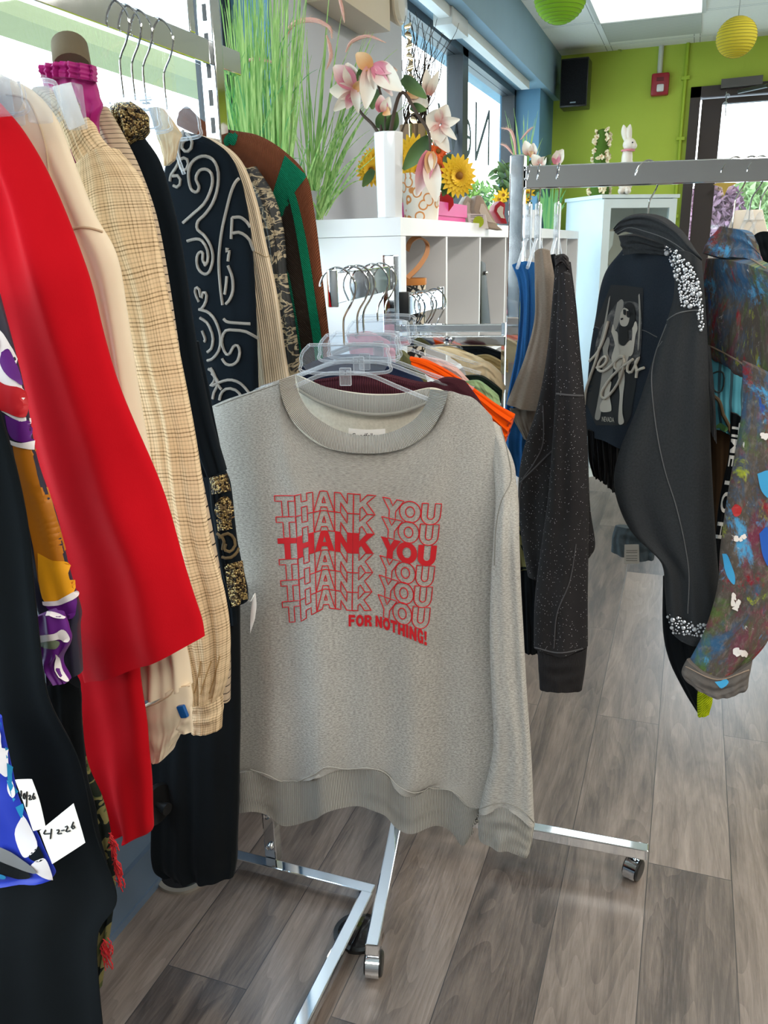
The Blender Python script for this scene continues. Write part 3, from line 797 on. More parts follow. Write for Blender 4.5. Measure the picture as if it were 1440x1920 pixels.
# ------------------------------------------------------------------ cloth materials
M['heather'] = cloth('grey_heather_fleece', '#bdbab3', '#a9a69f', 20, heather=.8, weave=600, sheen=.1)
def ribm(name, h, h2, sc, dirn='X', heather=0, amp=.8):
    t = NT(name); u = t.uv(); w = t.wave(u, sc, 0, dirn, 'SIN')
    c = t.mix(w, lin(h2), lin(h)); n_ = t.noise(u, 300, 3, .7)
    c = t.mix(t.math('MULTIPLY', n_, .25), c, tuple(v * .5 for v in lin(h)[:3]) + (1,))
    t.set(Base_Color=c, Roughness=.95); t.bump(w, amp, .0015); return t.m
M['rib'] = ribm('grey_rib_knit', '#c2bfb7', '#68655f', 115)
M['fleece'] = cloth('cream_inner_fleece', '#e6dfd0', '#b9b09e', 160, weave=250, bump=.9)
def plaid():
    t = NT('beige_plaid'); u = t.sep(t.uv())
    wob = t.noise(t.uv(), 12, 2)
    def ln(v, per, w, off=0):
        fr = t.math('FRACT', t.math('DIVIDE', t.math('ADD', v, off), per)); return t.math('LESS_THAN', t.math('ABSOLUTE', t.math('SUBTRACT', fr, .5)), w)
    x = t.math('MULTIPLY_ADD', wob, .006, u[0]); y_ = t.math('MULTIPLY_ADD', wob, .01, u[1])
    a = ln(x, .0042, .14); b = ln(y_, .0046, .16)
    band = t.wave(t.uv(), 12, 1, 'Y'); bx = t.wave(t.uv(), 14, 1, 'X')
    g = t.math('ADD', t.math('MULTIPLY', a, t.math('MULTIPLY_ADD', bx, .35, .15)), t.math('MULTIPLY', b, t.math('MULTIPLY_ADD', band, .5, .2)))
    n_ = t.noise(t.uv(), 14, 2); base = t.mix(n_, lin('#e3cfaf'), lin('#d6b78e'))
    t.set(Base_Color=t.mix(g, base, lin('#7d6648')), Roughness=.9); return t.m
M['plaid'] = plaid()
def pin():
    t = NT('taupe_pinstripe'); u = t.sep(t.uv()); fr = t.math('FRACT', t.math('DIVIDE', u[1], .013))
    a = t.math('LESS_THAN', fr, .12); t.set(Base_Color=t.mix(a, lin('#b8a48c'), lin('#2c2622')), Roughness=.9); return t.m
M['pin'] = pin()
M['red'] = cloth('red_crepe', '#bd101d', '#a50b17', 8, sheen=.1, weave=700)
M['cream'] = cloth('cream_silk', '#e2d3ba', '#d6c2a6', 6, rough=.6, sheen=.2, bump=.1)
M['navyblack'] = cloth('blue_black_wool', '#10171d', '#0d1217', sheen=.1)
def beads():
    t = NT('gold_beading'); o = t.obj(); v = t.voro(o, 330); c = t.voro(o, 330, out='Color'); sx = t.sep(c)
    col = t.ramp(sx[0], [(0, lin('#15120f')), (.35, lin('#3d3122')), (.6, lin('#8a7248')), (.85, lin('#c9b27a'))])
    t.set(Base_Color=col, Roughness=.25, Metallic=.6); t.bump(t.math('SUBTRACT', 1, v), 1, .004); return t.m
M['beads'] = beads()
def rope(name, h, h2, sc=140):
    t = NT(name); w = t.wave(t.map(t.uv(), (1, 1, 1), (0, 0, 0)), sc, 0, 'DIAGONAL'); t.set(Base_Color=t.mix(w, lin(h2), lin(h)), Roughness=.7); t.bump(w, .8, .001); return t.m
M['cord'] = rope('braided_silver_cord', '#d9d2c8', '#8d857b', 130)
def knit(name, h, h2, sc=160):
    t = NT(name); w = t.wave(t.uv(), sc, .6, 'DIAGONAL'); t.set(Base_Color=t.mix(w, lin(h2), lin(h)), Roughness=.95); t.bump(w, .8, .0015); return t.m
M['brownknit'] = knit('brown_rib_knit', '#7c4a33', '#56301f')
M['greenknit'] = knit('green_rib_knit', '#15795a', '#0c5a41')
M['darkknit'] = knit('dark_brown_rib_knit', '#332a24', '#221c18')
M['creamrib'] = ribm('cream_rib_jersey', '#dccab0', '#bba588', 110)
def brocade():
    t = NT('black_cream_brocade'); n_ = t.noise(t.uv(), 38, 3, .55, 2.2); v = t.voro(t.uv(), 26)
    f = t.math('MULTIPLY', n_, t.math('ADD', v, .55)); t.set(Base_Color=t.ramp(f, [(.0, lin('#101313')), (.46, lin('#101313')), (.49, lin('#b5a689')), (.56, lin('#7f725a')), (.6, lin('#14161a'))]), Roughness=.6); return t.m
M['brocade'] = brocade()
M['magenta'] = cloth('magenta_satin', '#a81474', '#8a0e5e', 10, rough=.5, bump=.1)
M['tag'] = plain('white_card_tag', '#efe9e2', .6)
M['ink'] = plain('black_ink', '#141414', .6)

# ------------------------------------------------------------------ left rack garments, far to near
# brown and green striped knit
Y = 1.48
g = garment('knit_sweater', 'brown and green striped knit sweater, hanging farthest back on the left rack', 'sweater', (520, 720), Y)
o, bv = drape('sleeve', [[(337, 238), (352, 200)], [(385, 262), (380, 226)], [(425, 290), (430, 243)], [(462, 315), (485, 254)], [(490, 350), (535, 285)], [(505, 395), (574, 330)], [(512, 460), (592, 410)], [(520, 540), (606, 530)], [(535, 640), (619, 640)], [(548, 760), (631, 760)], [(560, 900), (640, 900)]], Y, M['brownknit'], g, T=.02, amp=.003, fq=2, nv=90)
decal('green_band', [(534, 292), (566, 322), (574, 331), (552, 362), (538, 392), (520, 415), (508, 395), (513, 360)], bv, M['greenknit'], g)
decal('green_band', [(431, 243), (446, 246), (441, 272), (427, 265)], bv, M['greenknit'], g)
decal('dark_band', [(422, 246), (431, 244), (427, 266), (419, 262)], bv, M['darkknit'], g)
decal('dark_band', [(541, 372), (553, 420), (566, 500), (578, 580), (590, 660), (600, 760), (572, 760), (560, 690), (545, 600), (530, 500), (528, 420)], bv, M['darkknit'], g)
decal('green_stripe', [(541, 365), (552, 360), (566, 410), (580, 480), (592, 560), (604, 640), (613, 760), (600, 760), (590, 660), (578, 580), (566, 500), (553, 420)], bv, M['greenknit'], g, off=.002)
decal('green_stripe', [(536, 500), (544, 520), (556, 590), (568, 680), (575, 760), (560, 760), (548, 640)], bv, M['greenknit'], g, off=.002)
Y = 1.44
g, _ = drape('brocade_jacket', [[(440, 330), (480, 312)], [(470, 380), (512, 365)], [(490, 440), (530, 430)], [(505, 520), (538, 520)], [(515, 600), (552, 600)], [(520, 700), (563, 690)], [(520, 800), (566, 800)]], Y, M['brocade'], None, T=.014, amp=.002)
tag(g, 'black jacket with cream woven flowers between the striped knit and the cream ribbed top', 'jacket')
Y = 1.39
g = garment('ribbed_top', 'cream ribbed long sleeved top just behind the corded black jacket', 'top', (500, 700), Y)
o, bv = drape('sleeve', [[(330, 262), (345, 247)], [(385, 290), (402, 262)], [(420, 330), (450, 300)], [(440, 400), (478, 370)], [(455, 470), (497, 450)], [(462, 560), (518, 540)], [(470, 640), (534, 650)], [(478, 760), (549, 755)], [(480, 860), (552, 860)]], Y, M['creamrib'], g, T=.016, amp=.003, fq=2)
cord('seam', [(478, 472), (490, 478), (499, 482), (504, 480)], bv, plain('cream_thread', '#a8926f', .8), g, r=.0008)
drape('neck_placket', [[(282, 202), (304, 204), (330, 236)], [(290, 240), (312, 240), (340, 252)], [(300, 275), (318, 275), (336, 268)], [(308, 312), (318, 308), (328, 298)]], 1.22, cloth('beige_placket', '#cdb899', '#bda684', 20), g, T=.004, amp=.001)
# black jacket with cord swirls
Y = 1.33
g = garment('corded_jacket', 'black jacket covered in looping silver cord swirls on the left rack', 'jacket', (430, 740), Y)
o, bv = drape('jacket_front', [[(318, 300), (330, 262), (343, 246)], [(305, 335), (360, 290), (395, 262)], [(310, 400), (385, 350), (440, 305)], [(320, 470), (400, 450), (466, 400)], [(330, 560), (410, 550), (478, 540)], [(345, 660), (420, 660), (483, 660)], [(360, 780), (430, 790), (486, 790)], [(370, 900), (430, 900), (488, 900)]], Y, M['navyblack'], g, T=.016, amp=.002, fq=2, nu=40, nv=80)
CW = [
 [(343, 247), (341, 262), (336, 280), (337, 300), (330, 316), (322, 328), (320, 340)],
 [(350, 252), (360, 262), (359, 278), (350, 285), (342, 278), (344, 266), (352, 262)],
 [(336, 300), (348, 296), (354, 306), (350, 318), (341, 318), (338, 308)],
 [(324, 330), (336, 330), (340, 342), (334, 351), (326, 348)],
 [(344, 418), (362, 402), (385, 380), (398, 350), (398, 328), (388, 318), (375, 320), (368, 335), (374, 350), (370, 360), (360, 356), (355, 338), (355, 318), (363, 302), (380, 293), (398, 298), (409, 318), (409, 350), (400, 380), (385, 402), (372, 415), (371, 430), (384, 442), (396, 462), (400, 485), (394, 508), (384, 514), (373, 504), (370, 486), (374, 474), (381, 474), (381, 488), (386, 496)],
 [(352, 452), (368, 448), (380, 452), (390, 470), (390, 490), (384, 498)],
 [(459, 326), (443, 340), (434, 360), (426, 390), (417, 430), (412, 470), (411, 500), (414, 540), (418, 572)],
 [(436, 408), (452, 408), (466, 422), (474, 444), (478, 470), (480, 520)],
 [(434, 438), (450, 436), (466, 448), (474, 470)],
 [(436, 408), (435, 425), (434, 448)],
 [(429, 468), (426, 466), (424, 470), (428, 474), (432, 470), (429, 480), (428, 490)],
 [(428, 498), (436, 520), (437, 545), (431, 562), (424, 570)],
 [(426, 518), (424, 540), (422, 552)],
 [(420, 598), (428, 604), (450, 606), (482, 608)],
 [(482, 634), (462, 622), (440, 619), (424, 620), (417, 634), (418, 650), (425, 664), (432, 662), (438, 650), (446, 648), (450, 660), (446, 676), (436, 684), (424, 682), (417, 672)],
 [(374, 566), (367, 550), (368, 540), (374, 542), (378, 560), (382, 548), (388, 552), (386, 568), (378, 580)],
 [(374, 580), (392, 586), (406, 604), (414, 630), (412, 655), (400, 672), (390, 676)],
 [(376, 596), (390, 606), (400, 630), (398, 652), (390, 660)],
 [(380, 620), (386, 636), (384, 640)],
 [(392, 692), (398, 696), (404, 712), (396, 724), (414, 716), (432, 712), (450, 718), (464, 732), (470, 742)],
 [(398, 700), (410, 716), (402, 736), (400, 748)],
 [(412, 750), (416, 736), (428, 728), (444, 732), (452, 742)],
 [(396, 690), (402, 700), (410, 722), (416, 730)],
]
for c_ in CW: cord('cord_swirl', c_, bv, M['cord'], g, r=.0027)
# black jacket with beaded collar and cuff
Y = 1.08
BJ = g = garment('beaded_jacket', 'black jacket with bronze beaded collar and beaded cuff', 'jacket', (400, 1130), Y)
o, bv = drape('sleeve', [[(205, 250), (262, 250)], [(222, 300), (296, 300)], [(245, 370), (318, 370)], [(268, 450), (336, 450)], [(292, 560), (355, 560)], [(315, 680), (373, 680)], [(345, 800), (396, 790)], [(388, 892), (420, 884)]], Y, M['navyblack'], g, T=.018, amp=.003, fq=2, drift=.2)
drape('jacket_body', [[(300, 640), (372, 640)], [(330, 760), (396, 760)], [(350, 900), (420, 890)], [(370, 1040), (436, 1030)], [(390, 1180), (444, 1170)]], Y + .06, M['navyblack'], g, T=.012, amp=.002)
drape('beaded_collar', [[(202, 207), (218, 193), (245, 190)], [(204, 228), (236, 212), (266, 205)], [(212, 258), (245, 240), (278, 222)], [(228, 270), (250, 262), (277, 240)], [(236, 284), (246, 276), (256, 262)]], Y - .015, M['beads'], g, T=.014, prof='stb', nu=30, nv=30)
o, bv = drape('beaded_cuff', [[(394, 893), (421, 884)], [(398, 930), (431, 915)], [(404, 985), (438, 985)], [(412, 1040), (448, 1040)], [(424, 1095), (460, 1095)], [(434, 1136), (463, 1128)]], Y - .004, M['navyblack'], g, T=.014, amp=.0015)
for y0, y1 in ((893, 925), (925, 952), (972, 994), (1056, 1068), (1069, 1136)):
    f = lambda y: (394 + (434 - 394) * ((y - 893) / 243) ** 1.05, 421 + 42 * ((y - 884) / 244) ** .8)
    a, b_ = f(y0), f(y1)
    if y0 == 925:
        decal('bead_rosette', [(404, 948), (412, 934), (424, 930), (434, 944), (436, 960), (428, 970), (414, 972), (404, 962)], bv, M['beads'], g, off=.002)
        continue
    decal('bead_band', [(a[0], y0 + 2), (a[1], y0 - 5), (b_[1], y1 - 5), (b_[0], y1 + 2)], bv, M['beads'], g, off=.002, smoothp=False)
M['beadrope'] = rope('bronze_bead_rope', '#b09462', '#2a2118', 200)
for c_ in ([(412, 1008), (424, 1000), (436, 1006), (440, 1022), (432, 1034), (422, 1030), (424, 1020)], [(416, 1044), (430, 1046), (442, 1038), (446, 1028)], [(408, 1000), (420, 1012), (418, 1030)], [(414, 955), (424, 948)], [(412, 945), (428, 960)]):
    cord('bead_scroll', c_, bv, M['beadrope'], g, r=.0025)
# pinstriped taupe
Y = 1.03
g, _ = drape('pinstripe_shirt', [[(150, 215), (200, 200)], [(175, 260), (228, 250)], [(200, 320), (262, 320)], [(225, 400), (290, 400)], [(250, 500), (310, 500)], [(275, 620), (330, 620)], [(310, 760), (352, 760)], [(345, 940), (385, 930)], [(375, 1100), (415, 1090)], [(392, 1220), (430, 1215)], [(402, 1312), (430, 1314)]], Y, M['pin'], None, T=.013, amp=.002, fq=2, nv=80)
tag(g, 'taupe shirt with thin dark pinstripes showing as a narrow strip beside the black jacket', 'shirt')
# magenta pants, tag, olive roll
g = garment('magenta_trousers', 'magenta gathered trousers hanging between the left rack garments', 'trousers', (130, 250), 1.0)
o, bv = drape('waistband', [[(80, 124), (128, 119), (174, 122)], [(84, 150), (128, 148), (177, 152)]], .97, M['magenta'], g, T=.014, amp=.006, fq=6, drift=0, env=(1, 1))
o, bv = drape('trouser_leg', [[(82, 148), (128, 146), (177, 150)], [(92, 180), (132, 180), (184, 180)], [(108, 215), (145, 215), (189, 200)], [(120, 290), (150, 270), (181, 232)], [(140, 350), (160, 330), (181, 262)]], .98, M['magenta'], g, T=.014, amp=.006, fq=4, drift=.3)
pt_, bv = drape('price_tag', [[(97, 163), (133, 154)], [(112, 200), (145, 190)], [(130, 245), (160, 232)]], .93, M['tag'], g, T=.0006, amp=0, nz=0, nu=6, nv=6)
pt_['label'] = 'pale blank card tag'
a = at(130, 82, 1.02); b_ = at(136, 128, 1.0)
ax = (b_ - a).normalized(); sx_ = ax.cross(V(0, 1, 0)).normalized()
mb = MB().lathe([(.001, 0), (.020, 0), (.0235, .004), (.0245, .04), (.024, (b_ - a).length), (.001, (b_ - a).length)], a, 24, axis=(sx_, ax.cross(sx_), ax))
tag(build('fabric_roll', mb, cloth('olive_suede', '#6f6450', '#544b3b', 20)), 'olive brown suede roll sticking up behind the magenta trousers', 'fabric roll')
# plaid shirt
Y = .97
g = garment('plaid_shirt', 'beige plaid shirt with buttoned cuff on the left rack', 'shirt', (370, 1370), Y)
o, bv = drape('shoulder', [[(60, 175), (92, 163)], [(100, 215), (150, 188)], [(130, 265), (172, 225)], [(150, 320), (192, 262)], [(165, 350), (232, 300)]], Y + .004, M['plaid'], g, T=.016, amp=.002, prof='s')
o, bv = drape('sleeve', [[(140, 318), (190, 285), (215, 278)], [(130, 370), (205, 340), (262, 335)], [(140, 450), (220, 430), (288, 420)], [(170, 560), (262, 560), (312, 550)], [(228, 680), (285, 680), (338, 680)], [(250, 790), (310, 790), (358, 790)], [(272, 900), (325, 900), (379, 910)], [(292, 1010), (345, 1010), (395, 1020)], [(310, 1110), (365, 1110), (419, 1105)], [(325, 1200), (380, 1200), (432, 1190)], [(345, 1265), (388, 1265), (428, 1262)], [(361, 1312), (388, 1312), (414, 1306)]], Y, M['plaid'], g, T=.02, amp=.006, fq=3, nv=120, nu=50, drift=.5)
drape('cuff', [[(358, 1308), (415, 1300)], [(360, 1340), (416, 1335)], [(362, 1370), (414, 1366)]], Y, M['plaid'], g, T=.017, amp=.001)
for c_ in ([(364, 1300), (372, 1270), (376, 1240)], [(376, 1302), (386, 1268), (396, 1240)], [(392, 1300), (404, 1262), (412, 1230)]): cord('pleat', c_, bv, plain('plaid_thread', '#a98a60', .9), g, r=.001)
# cream blouse
Y = .88
g = garment('cream_blouse', 'cream silky blouse with a blue cufflink beside the red coat', 'blouse', (310, 1420), Y)
o, bv = drape('sleeve', [[(-160, 100), (-60, 120), (0, 140)], [(-120, 190), (0, 180), (58, 168)], [(-60, 280), (40, 250), (104, 222)], [(0, 380), (90, 340), (140, 312)], [(50, 450), (130, 430), (176, 402)], [(90, 520), (160, 510), (216, 480)], [(130, 620), (190, 610), (236, 600)], [(165, 720), (215, 720), (255, 720)], [(195, 820), (240, 820), (275, 835)], [(225, 930), (265, 930), (297, 945)], [(245, 1050), (285, 1050), (318, 1055)], [(255, 1160), (300, 1160), (335, 1160)], [(258, 1245), (310, 1245), (350, 1235)], [(262, 1310), (310, 1300), (356, 1285)]], Y, M['cream'], g, T=.018, amp=.005, fq=2.3, nv=130, nu=50, drift=.35)
o2, bv2 = drape('cuff', [[(264, 1326), (300, 1310), (325, 1288), (358, 1283)], [(270, 1360), (305, 1355), (330, 1345), (360, 1325)], [(278, 1400), (305, 1395), (322, 1388), (340, 1372)], [(284, 1426), (300, 1424), (315, 1415), (322, 1402)]], Y - .005, M['cream'], g, T=.012, amp=.001)
drape('cuff_flap', [[(324, 1345), (352, 1310)], [(326, 1368), (360, 1335)], [(335, 1374), (361, 1372)]], Y - .008, M['cream'], g, T=.005, amp=0)
ct = plain('cream_seam_thread', '#c3ab8c', .8)
cord('seam', [(106, 470), (118, 445), (140, 428), (170, 428), (200, 438)], bv, ct, g, r=.0016)
cord('seam', [(12, 178), (40, 182), (60, 200), (85, 270), (96, 350), (120, 410), (130, 425)], bv, ct, g, r=.0012)
cord('seam', [(270, 1328), (295, 1318), (318, 1304), (330, 1290), (356, 1286)], bv2, ct, g, r=.0009)
bq = stick(344, 1331, bv2, .004, Y) or at(344, 1331, Y)
build('cufflink', MB().box(bq, (.013, .007, .020), V(.95, 0, .3).normalized(), V(0, 1, 0), V(-.3, 0, .95).normalized()), plain('blue_glass_cufflink', '#1b4f8c', .1), g, bevel=.003)
# red coat
Y = .80
g = garment('red_coat', 'bright red coat with wide flared sleeve on the left rack', 'coat', (260, 1560), Y)
drape('coat_body', [[(140, 1180), (262, 1180)], [(146, 1290), (268, 1270)], [(156, 1390), (279, 1370)], [(178, 1480), (286, 1460)], [(206, 1550), (288, 1548)], [(222, 1562), (270, 1562)]], Y + .05, M['red'], g, T=.020, amp=.012, fq=1.2, drift=.3, ph=.1, env=(.4, 1))
o, bv = drape('sleeve', [[(-150, 60), (-90, 110), (-30, 175)], [(-110, 250), (-30, 240), (28, 248)], [(-60, 400), (30, 380), (92, 362)], [(-20, 520), (70, 510), (146, 500)], [(10, 640), (100, 630), (180, 618)], [(35, 760), (130, 750), (218, 735)], [(62, 880), (165, 870), (268, 860)], [(85, 990), (200, 980), (304, 960)], [(110, 1090), (230, 1080), (336, 1060)], [(132, 1190), (250, 1175), (362, 1150)], [(156, 1281), (262, 1246), (374, 1200)]], Y, M['red'], g, T=.022, amp=.013, fq=1.3, nv=120, nu=50, drift=.12, ph=.3, env=(.8, .9), nz=.010)
# printed silk
Y = .70
g = garment('printed_silk_shirt', 'silky shirt printed with purple, red and gold shapes outlined in white', 'shirt', (110, 1270), Y)
M['silkdark'] = cloth('dark_print_silk', '#1d2a33', '#31203a', 10, rough=.4, bump=.05)
o, bv = drape('sleeve', [[(-160, 520), (-80, 500), (-12, 520)], [(-130, 650), (-50, 640), (24, 652)], [(-100, 760), (-20, 760), (52, 765)], [(-70, 870), (0, 870), (72, 870)], [(-30, 980), (40, 980), (106, 975)], [(20, 1080), (80, 1080), (134, 1080)], [(60, 1150), (105, 1150), (150, 1150)], [(70, 1200), (110, 1195), (150, 1180)], [(85, 1270), (115, 1270), (152, 1262)]], Y, M['silkdark'], g, T=.016, amp=.004, fq=2, nv=90)
def silk(n, h): return cloth(n, h, None, 12, rough=.45, bump=.05)
mw, mp_, mr, mo, my = silk('white_silk', '#e8e2e4'), silk('purple_silk', '#5c1878'), silk('red_silk', '#b5131f'), silk('amber_silk', '#b06a10'), silk('gold_silk', '#e09a14')
decal('white_outline', [(-20, 600), (5, 625), (30, 670), (48, 720), (56, 780), (52, 795), (10, 775), (-20, 740)], bv, mw, g, .001)
decal('purple_shape', [(4, 660), (16, 655), (30, 685), (40, 720), (30, 716), (12, 700), (2, 680)], bv, mp_, g, .002)
decal('purple_shape', [(-30, 620), (-4, 640), (0, 636), (-2, 660), (-20, 660)], bv, mp_, g, .002)
decal('red_shape', [(-20, 700), (10, 720), (44, 732), (50, 775), (38, 782), (12, 772), (-10, 760)], bv, mr, g, .002)
decal('purple_shape', [(10, 778), (40, 790), (58, 788), (68, 820), (60, 830), (30, 826), (16, 810)], bv, mp_, g, .001)
decal('white_outline', [(18, 824), (40, 830), (66, 826), (72, 838), (60, 843), (24, 834)], bv, mw, g, .002)
decal('amber_shape', [(24, 834), (66, 842), (84, 900), (108, 980), (130, 1060), (138, 1108), (84, 1126), (62, 1020), (40, 920)], bv, mo, g, .001)
decal('gold_shape', [(72, 1036), (100, 1050), (128, 1058), (138, 1108), (110, 1124), (84, 1126), (74, 1080)], bv, my, g, .002)
decal('white_outline', [(82, 1126), (110, 1124), (138, 1108), (142, 1118), (116, 1132), (86, 1134)], bv, mw, g, .003)
decal('purple_shape', [(86, 1134), (116, 1132), (140, 1120), (140, 1150), (130, 1160), (98, 1146)], bv, mp_, g, .002)
o, bv2 = drape('neck_tie', [[(62, 1158), (92, 1148), (118, 1154)], [(66, 1190), (100, 1190), (128, 1180)], [(72, 1215), (104, 1225), (130, 1205)], [(80, 1240), (100, 1250), (112, 1240)], [(100, 1268), (115, 1276), (128, 1278)]], Y - .03, mp_, g, T=.010, amp=.003, fq=2, nv=40)
decal('white_outline', [(64, 1150), (95, 1148), (120, 1156), (116, 1160), (90, 1156), (64, 1160)], bv2, mw, g)
decal('white_outline', [(66, 1192), (100, 1188), (118, 1180), (130, 1196), (124, 1204), (112, 1198), (100, 1200), (70, 1204)], bv2, mw, g)
decal('white_outline', [(104, 1226), (110, 1232), (116, 1256), (128, 1276), (118, 1276), (104, 1256)], bv2, mw, g)
decal('olive_shape', [(72, 1206), (100, 1200), (112, 1204), (104, 1216), (84, 1214)], bv2, silk('sage_silk', '#6f7a62'), g)
# camo / fringe piece behind the black dress
Y = .78
g = garment('fringed_shirt', 'dark camouflage shirt with frayed red fringe behind the black dress', 'shirt', (200, 1800), Y)
def camo(name='camouflage'):
    t = NT(name); n_ = t.noise(t.uv(), 16, 2, .5, .8); t.set(Base_Color=t.ramp(n_, [(.0, lin('#171c1a')), (.45, lin('#1c2220')), (.48, lin('#6f6a44')), (.56, lin('#4b5232')), (.6, lin('#20261f'))], 'CONSTANT'), Roughness=.9); return t.m
M['camo'] = camo()
drape('shirt_edge', [[(110, 1300), (148, 1300)], [(115, 1400), (158, 1420)], [(120, 1500), (190, 1500)], [(130, 1580), (212, 1590)], [(140, 1700), (215, 1690)], [(140, 1900), (190, 1850)]], Y, M['camo'], g, T=.010, amp=.003)
rnd = random.Random(3); fb = MB()
for k in range(90):
    seg = rnd.random(); 
    if k < 60: px, py = 206 + 16 * seg + rnd.uniform(-3, 3), 1560 + 90 * seg
    else: px, py = 190 + rnd.uniform(0, 16), 1758 + rnd.uniform(0, 40)
    a = at(px, py, Y - .015); fb.tube([a, a + V(rnd.uniform(-.004, .007), rnd.uniform(-.004, .004), -.008), a + V(rnd.uniform(-.005, .010), 0, -rnd.uniform(.014, .024))], .0008, 4)
for nm_, lo, hi in (('red_fringe', 0, 60), ('red_fringe', 60, 90)):
    f2 = MB(); per = len(fb.v) // 90; fper = len(fb.f) // 90; f2.v = fb.v[lo * per:hi * per]
    for q in fb.f[lo * fper:hi * fper]: f2.face([k - lo * per for k in q])
    build(nm_, f2, plain('red_thread', '#c8232a', .8) if lo == 0 else bpy.data.materials['red_thread'], g)['kind'] = 'stuff'
# black dress in front
Y = .62
g = garment('black_dress', 'long black dress filling the lower left corner', 'dress', (100, 1900), Y)
M['black2'] = cloth('black_crepe', '#0b0e10', '#12171a', 6, sheen=.1, bump=.1)
o, bv = drape('dress_front', [[(-260, 700), (-120, 720), (-4, 760)], [(-240, 860), (-100, 860), (28, 870)], [(-230, 1000), (-90, 1000), (56, 1000)], [(-220, 1150), (-80, 1150), (70, 1150)], [(-220, 1300), (-70, 1300), (92, 1300)], [(-220, 1420), (-60, 1420), (150, 1420)], [(-220, 1540), (-60, 1540), (182, 1560)], [(-220, 1650), (-60, 1650), (222, 1680)], [(-220, 1740), (-60, 1740), (189, 1745)], [(-220, 1840), (-60, 1840), (190, 1840)], [(-220, 1990), (-60, 1990), (205, 1990)]], Y, M['black2'], g, T=.014, amp=.008, fq=3, nv=100, nu=50, drift=.1)
g2, _ = drape('black_coat', [[(30, 1180), (90, 1220), (150, 1290)], [(40, 1300), (100, 1320), (152, 1330)], [(60, 1420), (110, 1420), (158, 1430)], [(80, 1500), (120, 1510), (180, 1520)], [(90, 1620), (140, 1620), (200, 1620)]], .74, M['black'], None, T=.012, amp=.003)
tag(g2, 'black coat hem just below the printed silk shirt', 'coat')
# blue and white print
Y = .52
g = garment('blue_print_blouse', 'royal blue, white and turquoise print blouse at the lower left edge', 'blouse', (20, 1650), Y)
mb1 = silk('royal_blue_silk', '#1e33a8')
o, bv = drape('blouse_edge', [[(-200, 1330), (-100, 1330), (4, 1345)], [(-200, 1400), (-90, 1410), (18, 1420)], [(-200, 1480), (-90, 1490), (34, 1490)], [(-200, 1560), (-80, 1570), (78, 1580)], [(-200, 1630), (-80, 1640), (101, 1630)], [(-200, 1660), (-80, 1660), (96, 1650)]], Y, mb1, g, T=.008, amp=.002)
decal('white_shape', [(-6, 1356), (6, 1360), (14, 1400), (16, 1450), (6, 1452), (-6, 1430)], bv, mw, g)
decal('turquoise_band', [(2, 1352), (8, 1362), (19, 1420), (24, 1462), (16, 1462), (12, 1410)], bv, silk('turquoise_silk', '#1f7fae'), g, .002)
decal('turquoise_band', [(14, 1460), (26, 1470), (44, 1520), (40, 1530), (26, 1500)], bv, silk('teal_silk', '#1f86b8'), g, .002)
decal('white_shape', [(16, 1462), (24, 1462), (30, 1486), (24, 1494), (16, 1480)], bv, mw, g, .002)
decal('white_shape', [(44, 1526), (54, 1540), (72, 1582), (58, 1602), (44, 1602), (30, 1560)], bv, mw, g, .002)
decal('navy_band', [(74, 1584), (84, 1606), (72, 1614), (56, 1604)], bv, M['navyblack'], g, .002)
decal('white_shape', [(68, 1612), (86, 1608), (98, 1636), (98, 1648), (80, 1642), (60, 1624)], bv, mw, g, .002)
decal('grey_band', [(0, 1584), (30, 1598), (68, 1626), (66, 1634), (30, 1622), (-4, 1606)], bv, silk('grey_silk', '#77787a'), g, .003)
decal('black_shape', [(-8, 1594), (30, 1610), (60, 1640), (40, 1646), (10, 1638), (-8, 1630)], bv, M['black'], g, .002)
decal('turquoise_band', [(-8, 1632), (12, 1638), (10, 1644), (-8, 1640)], bv, bpy.data.materials['turquoise_silk'], g, .003)
DRESS = [o_ for o_ in bpy.data.objects if o_.name == 'black_dress'][0]
# tags with handwriting
def card(label, rows, Y, scrib):
    t, bv_ = drape('price_tag', rows, Y, M['tag'], DRESS, T=.0006, amp=0, nz=0, nu=8, nv=8)
    t['label'] = label
    for s_ in scrib: cord('handwriting', s_, bv_, M['ink'], t, r=.0007, off=.0004)
    return t
card('white paper tag handwritten 4-2-26 on the black dress', [[(74, 1558), (138, 1506)], [(86, 1590), (150, 1545)], [(98, 1620), (160, 1580)]], Y - .045, [
    [(86, 1556), (83, 1563), (97, 1562)], [(97, 1554), (95, 1572)], [(107, 1556), (112, 1556), (108, 1563), (116, 1562)], [(116, 1557), (121, 1556)], [(123, 1550), (128, 1549), (124, 1559), (132, 1557)], [(138, 1541), (134, 1552), (140, 1553), (140, 1548), (135, 1550)]])
card('white paper tag handwritten 10/26 beside the blue print blouse', [[(28, 1462), (60, 1461)], [(46, 1510), (74, 1500)], [(62, 1558), (86, 1552)]], Y - .035, [
    [(40, 1482), (41, 1500)], [(45, 1488), (44, 1497), (48, 1496), (47, 1487), (45, 1488)], [(51, 1484), (50, 1512)], [(54, 1492), (58, 1491), (55, 1499), (60, 1498)], [(64, 1487), (61, 1496), (66, 1498), (66, 1493), (62, 1495)]])
# black trousers at the far end of the left rack
g, _ = drape('black_trousers', [[(300, 1150), (448, 1100)], [(290, 1300), (449, 1260)], [(284, 1430), (449, 1400)], [(288, 1530), (447, 1520)], [(290, 1612), (444, 1600)], [(310, 1632), (440, 1640)]], 1.16, M['black'], None, T=.035, amp=.008, fq=3, drift=.1, nv=80)
tag(g, 'wide black trousers hanging almost to the floor at the end of the left rack', 'trousers')
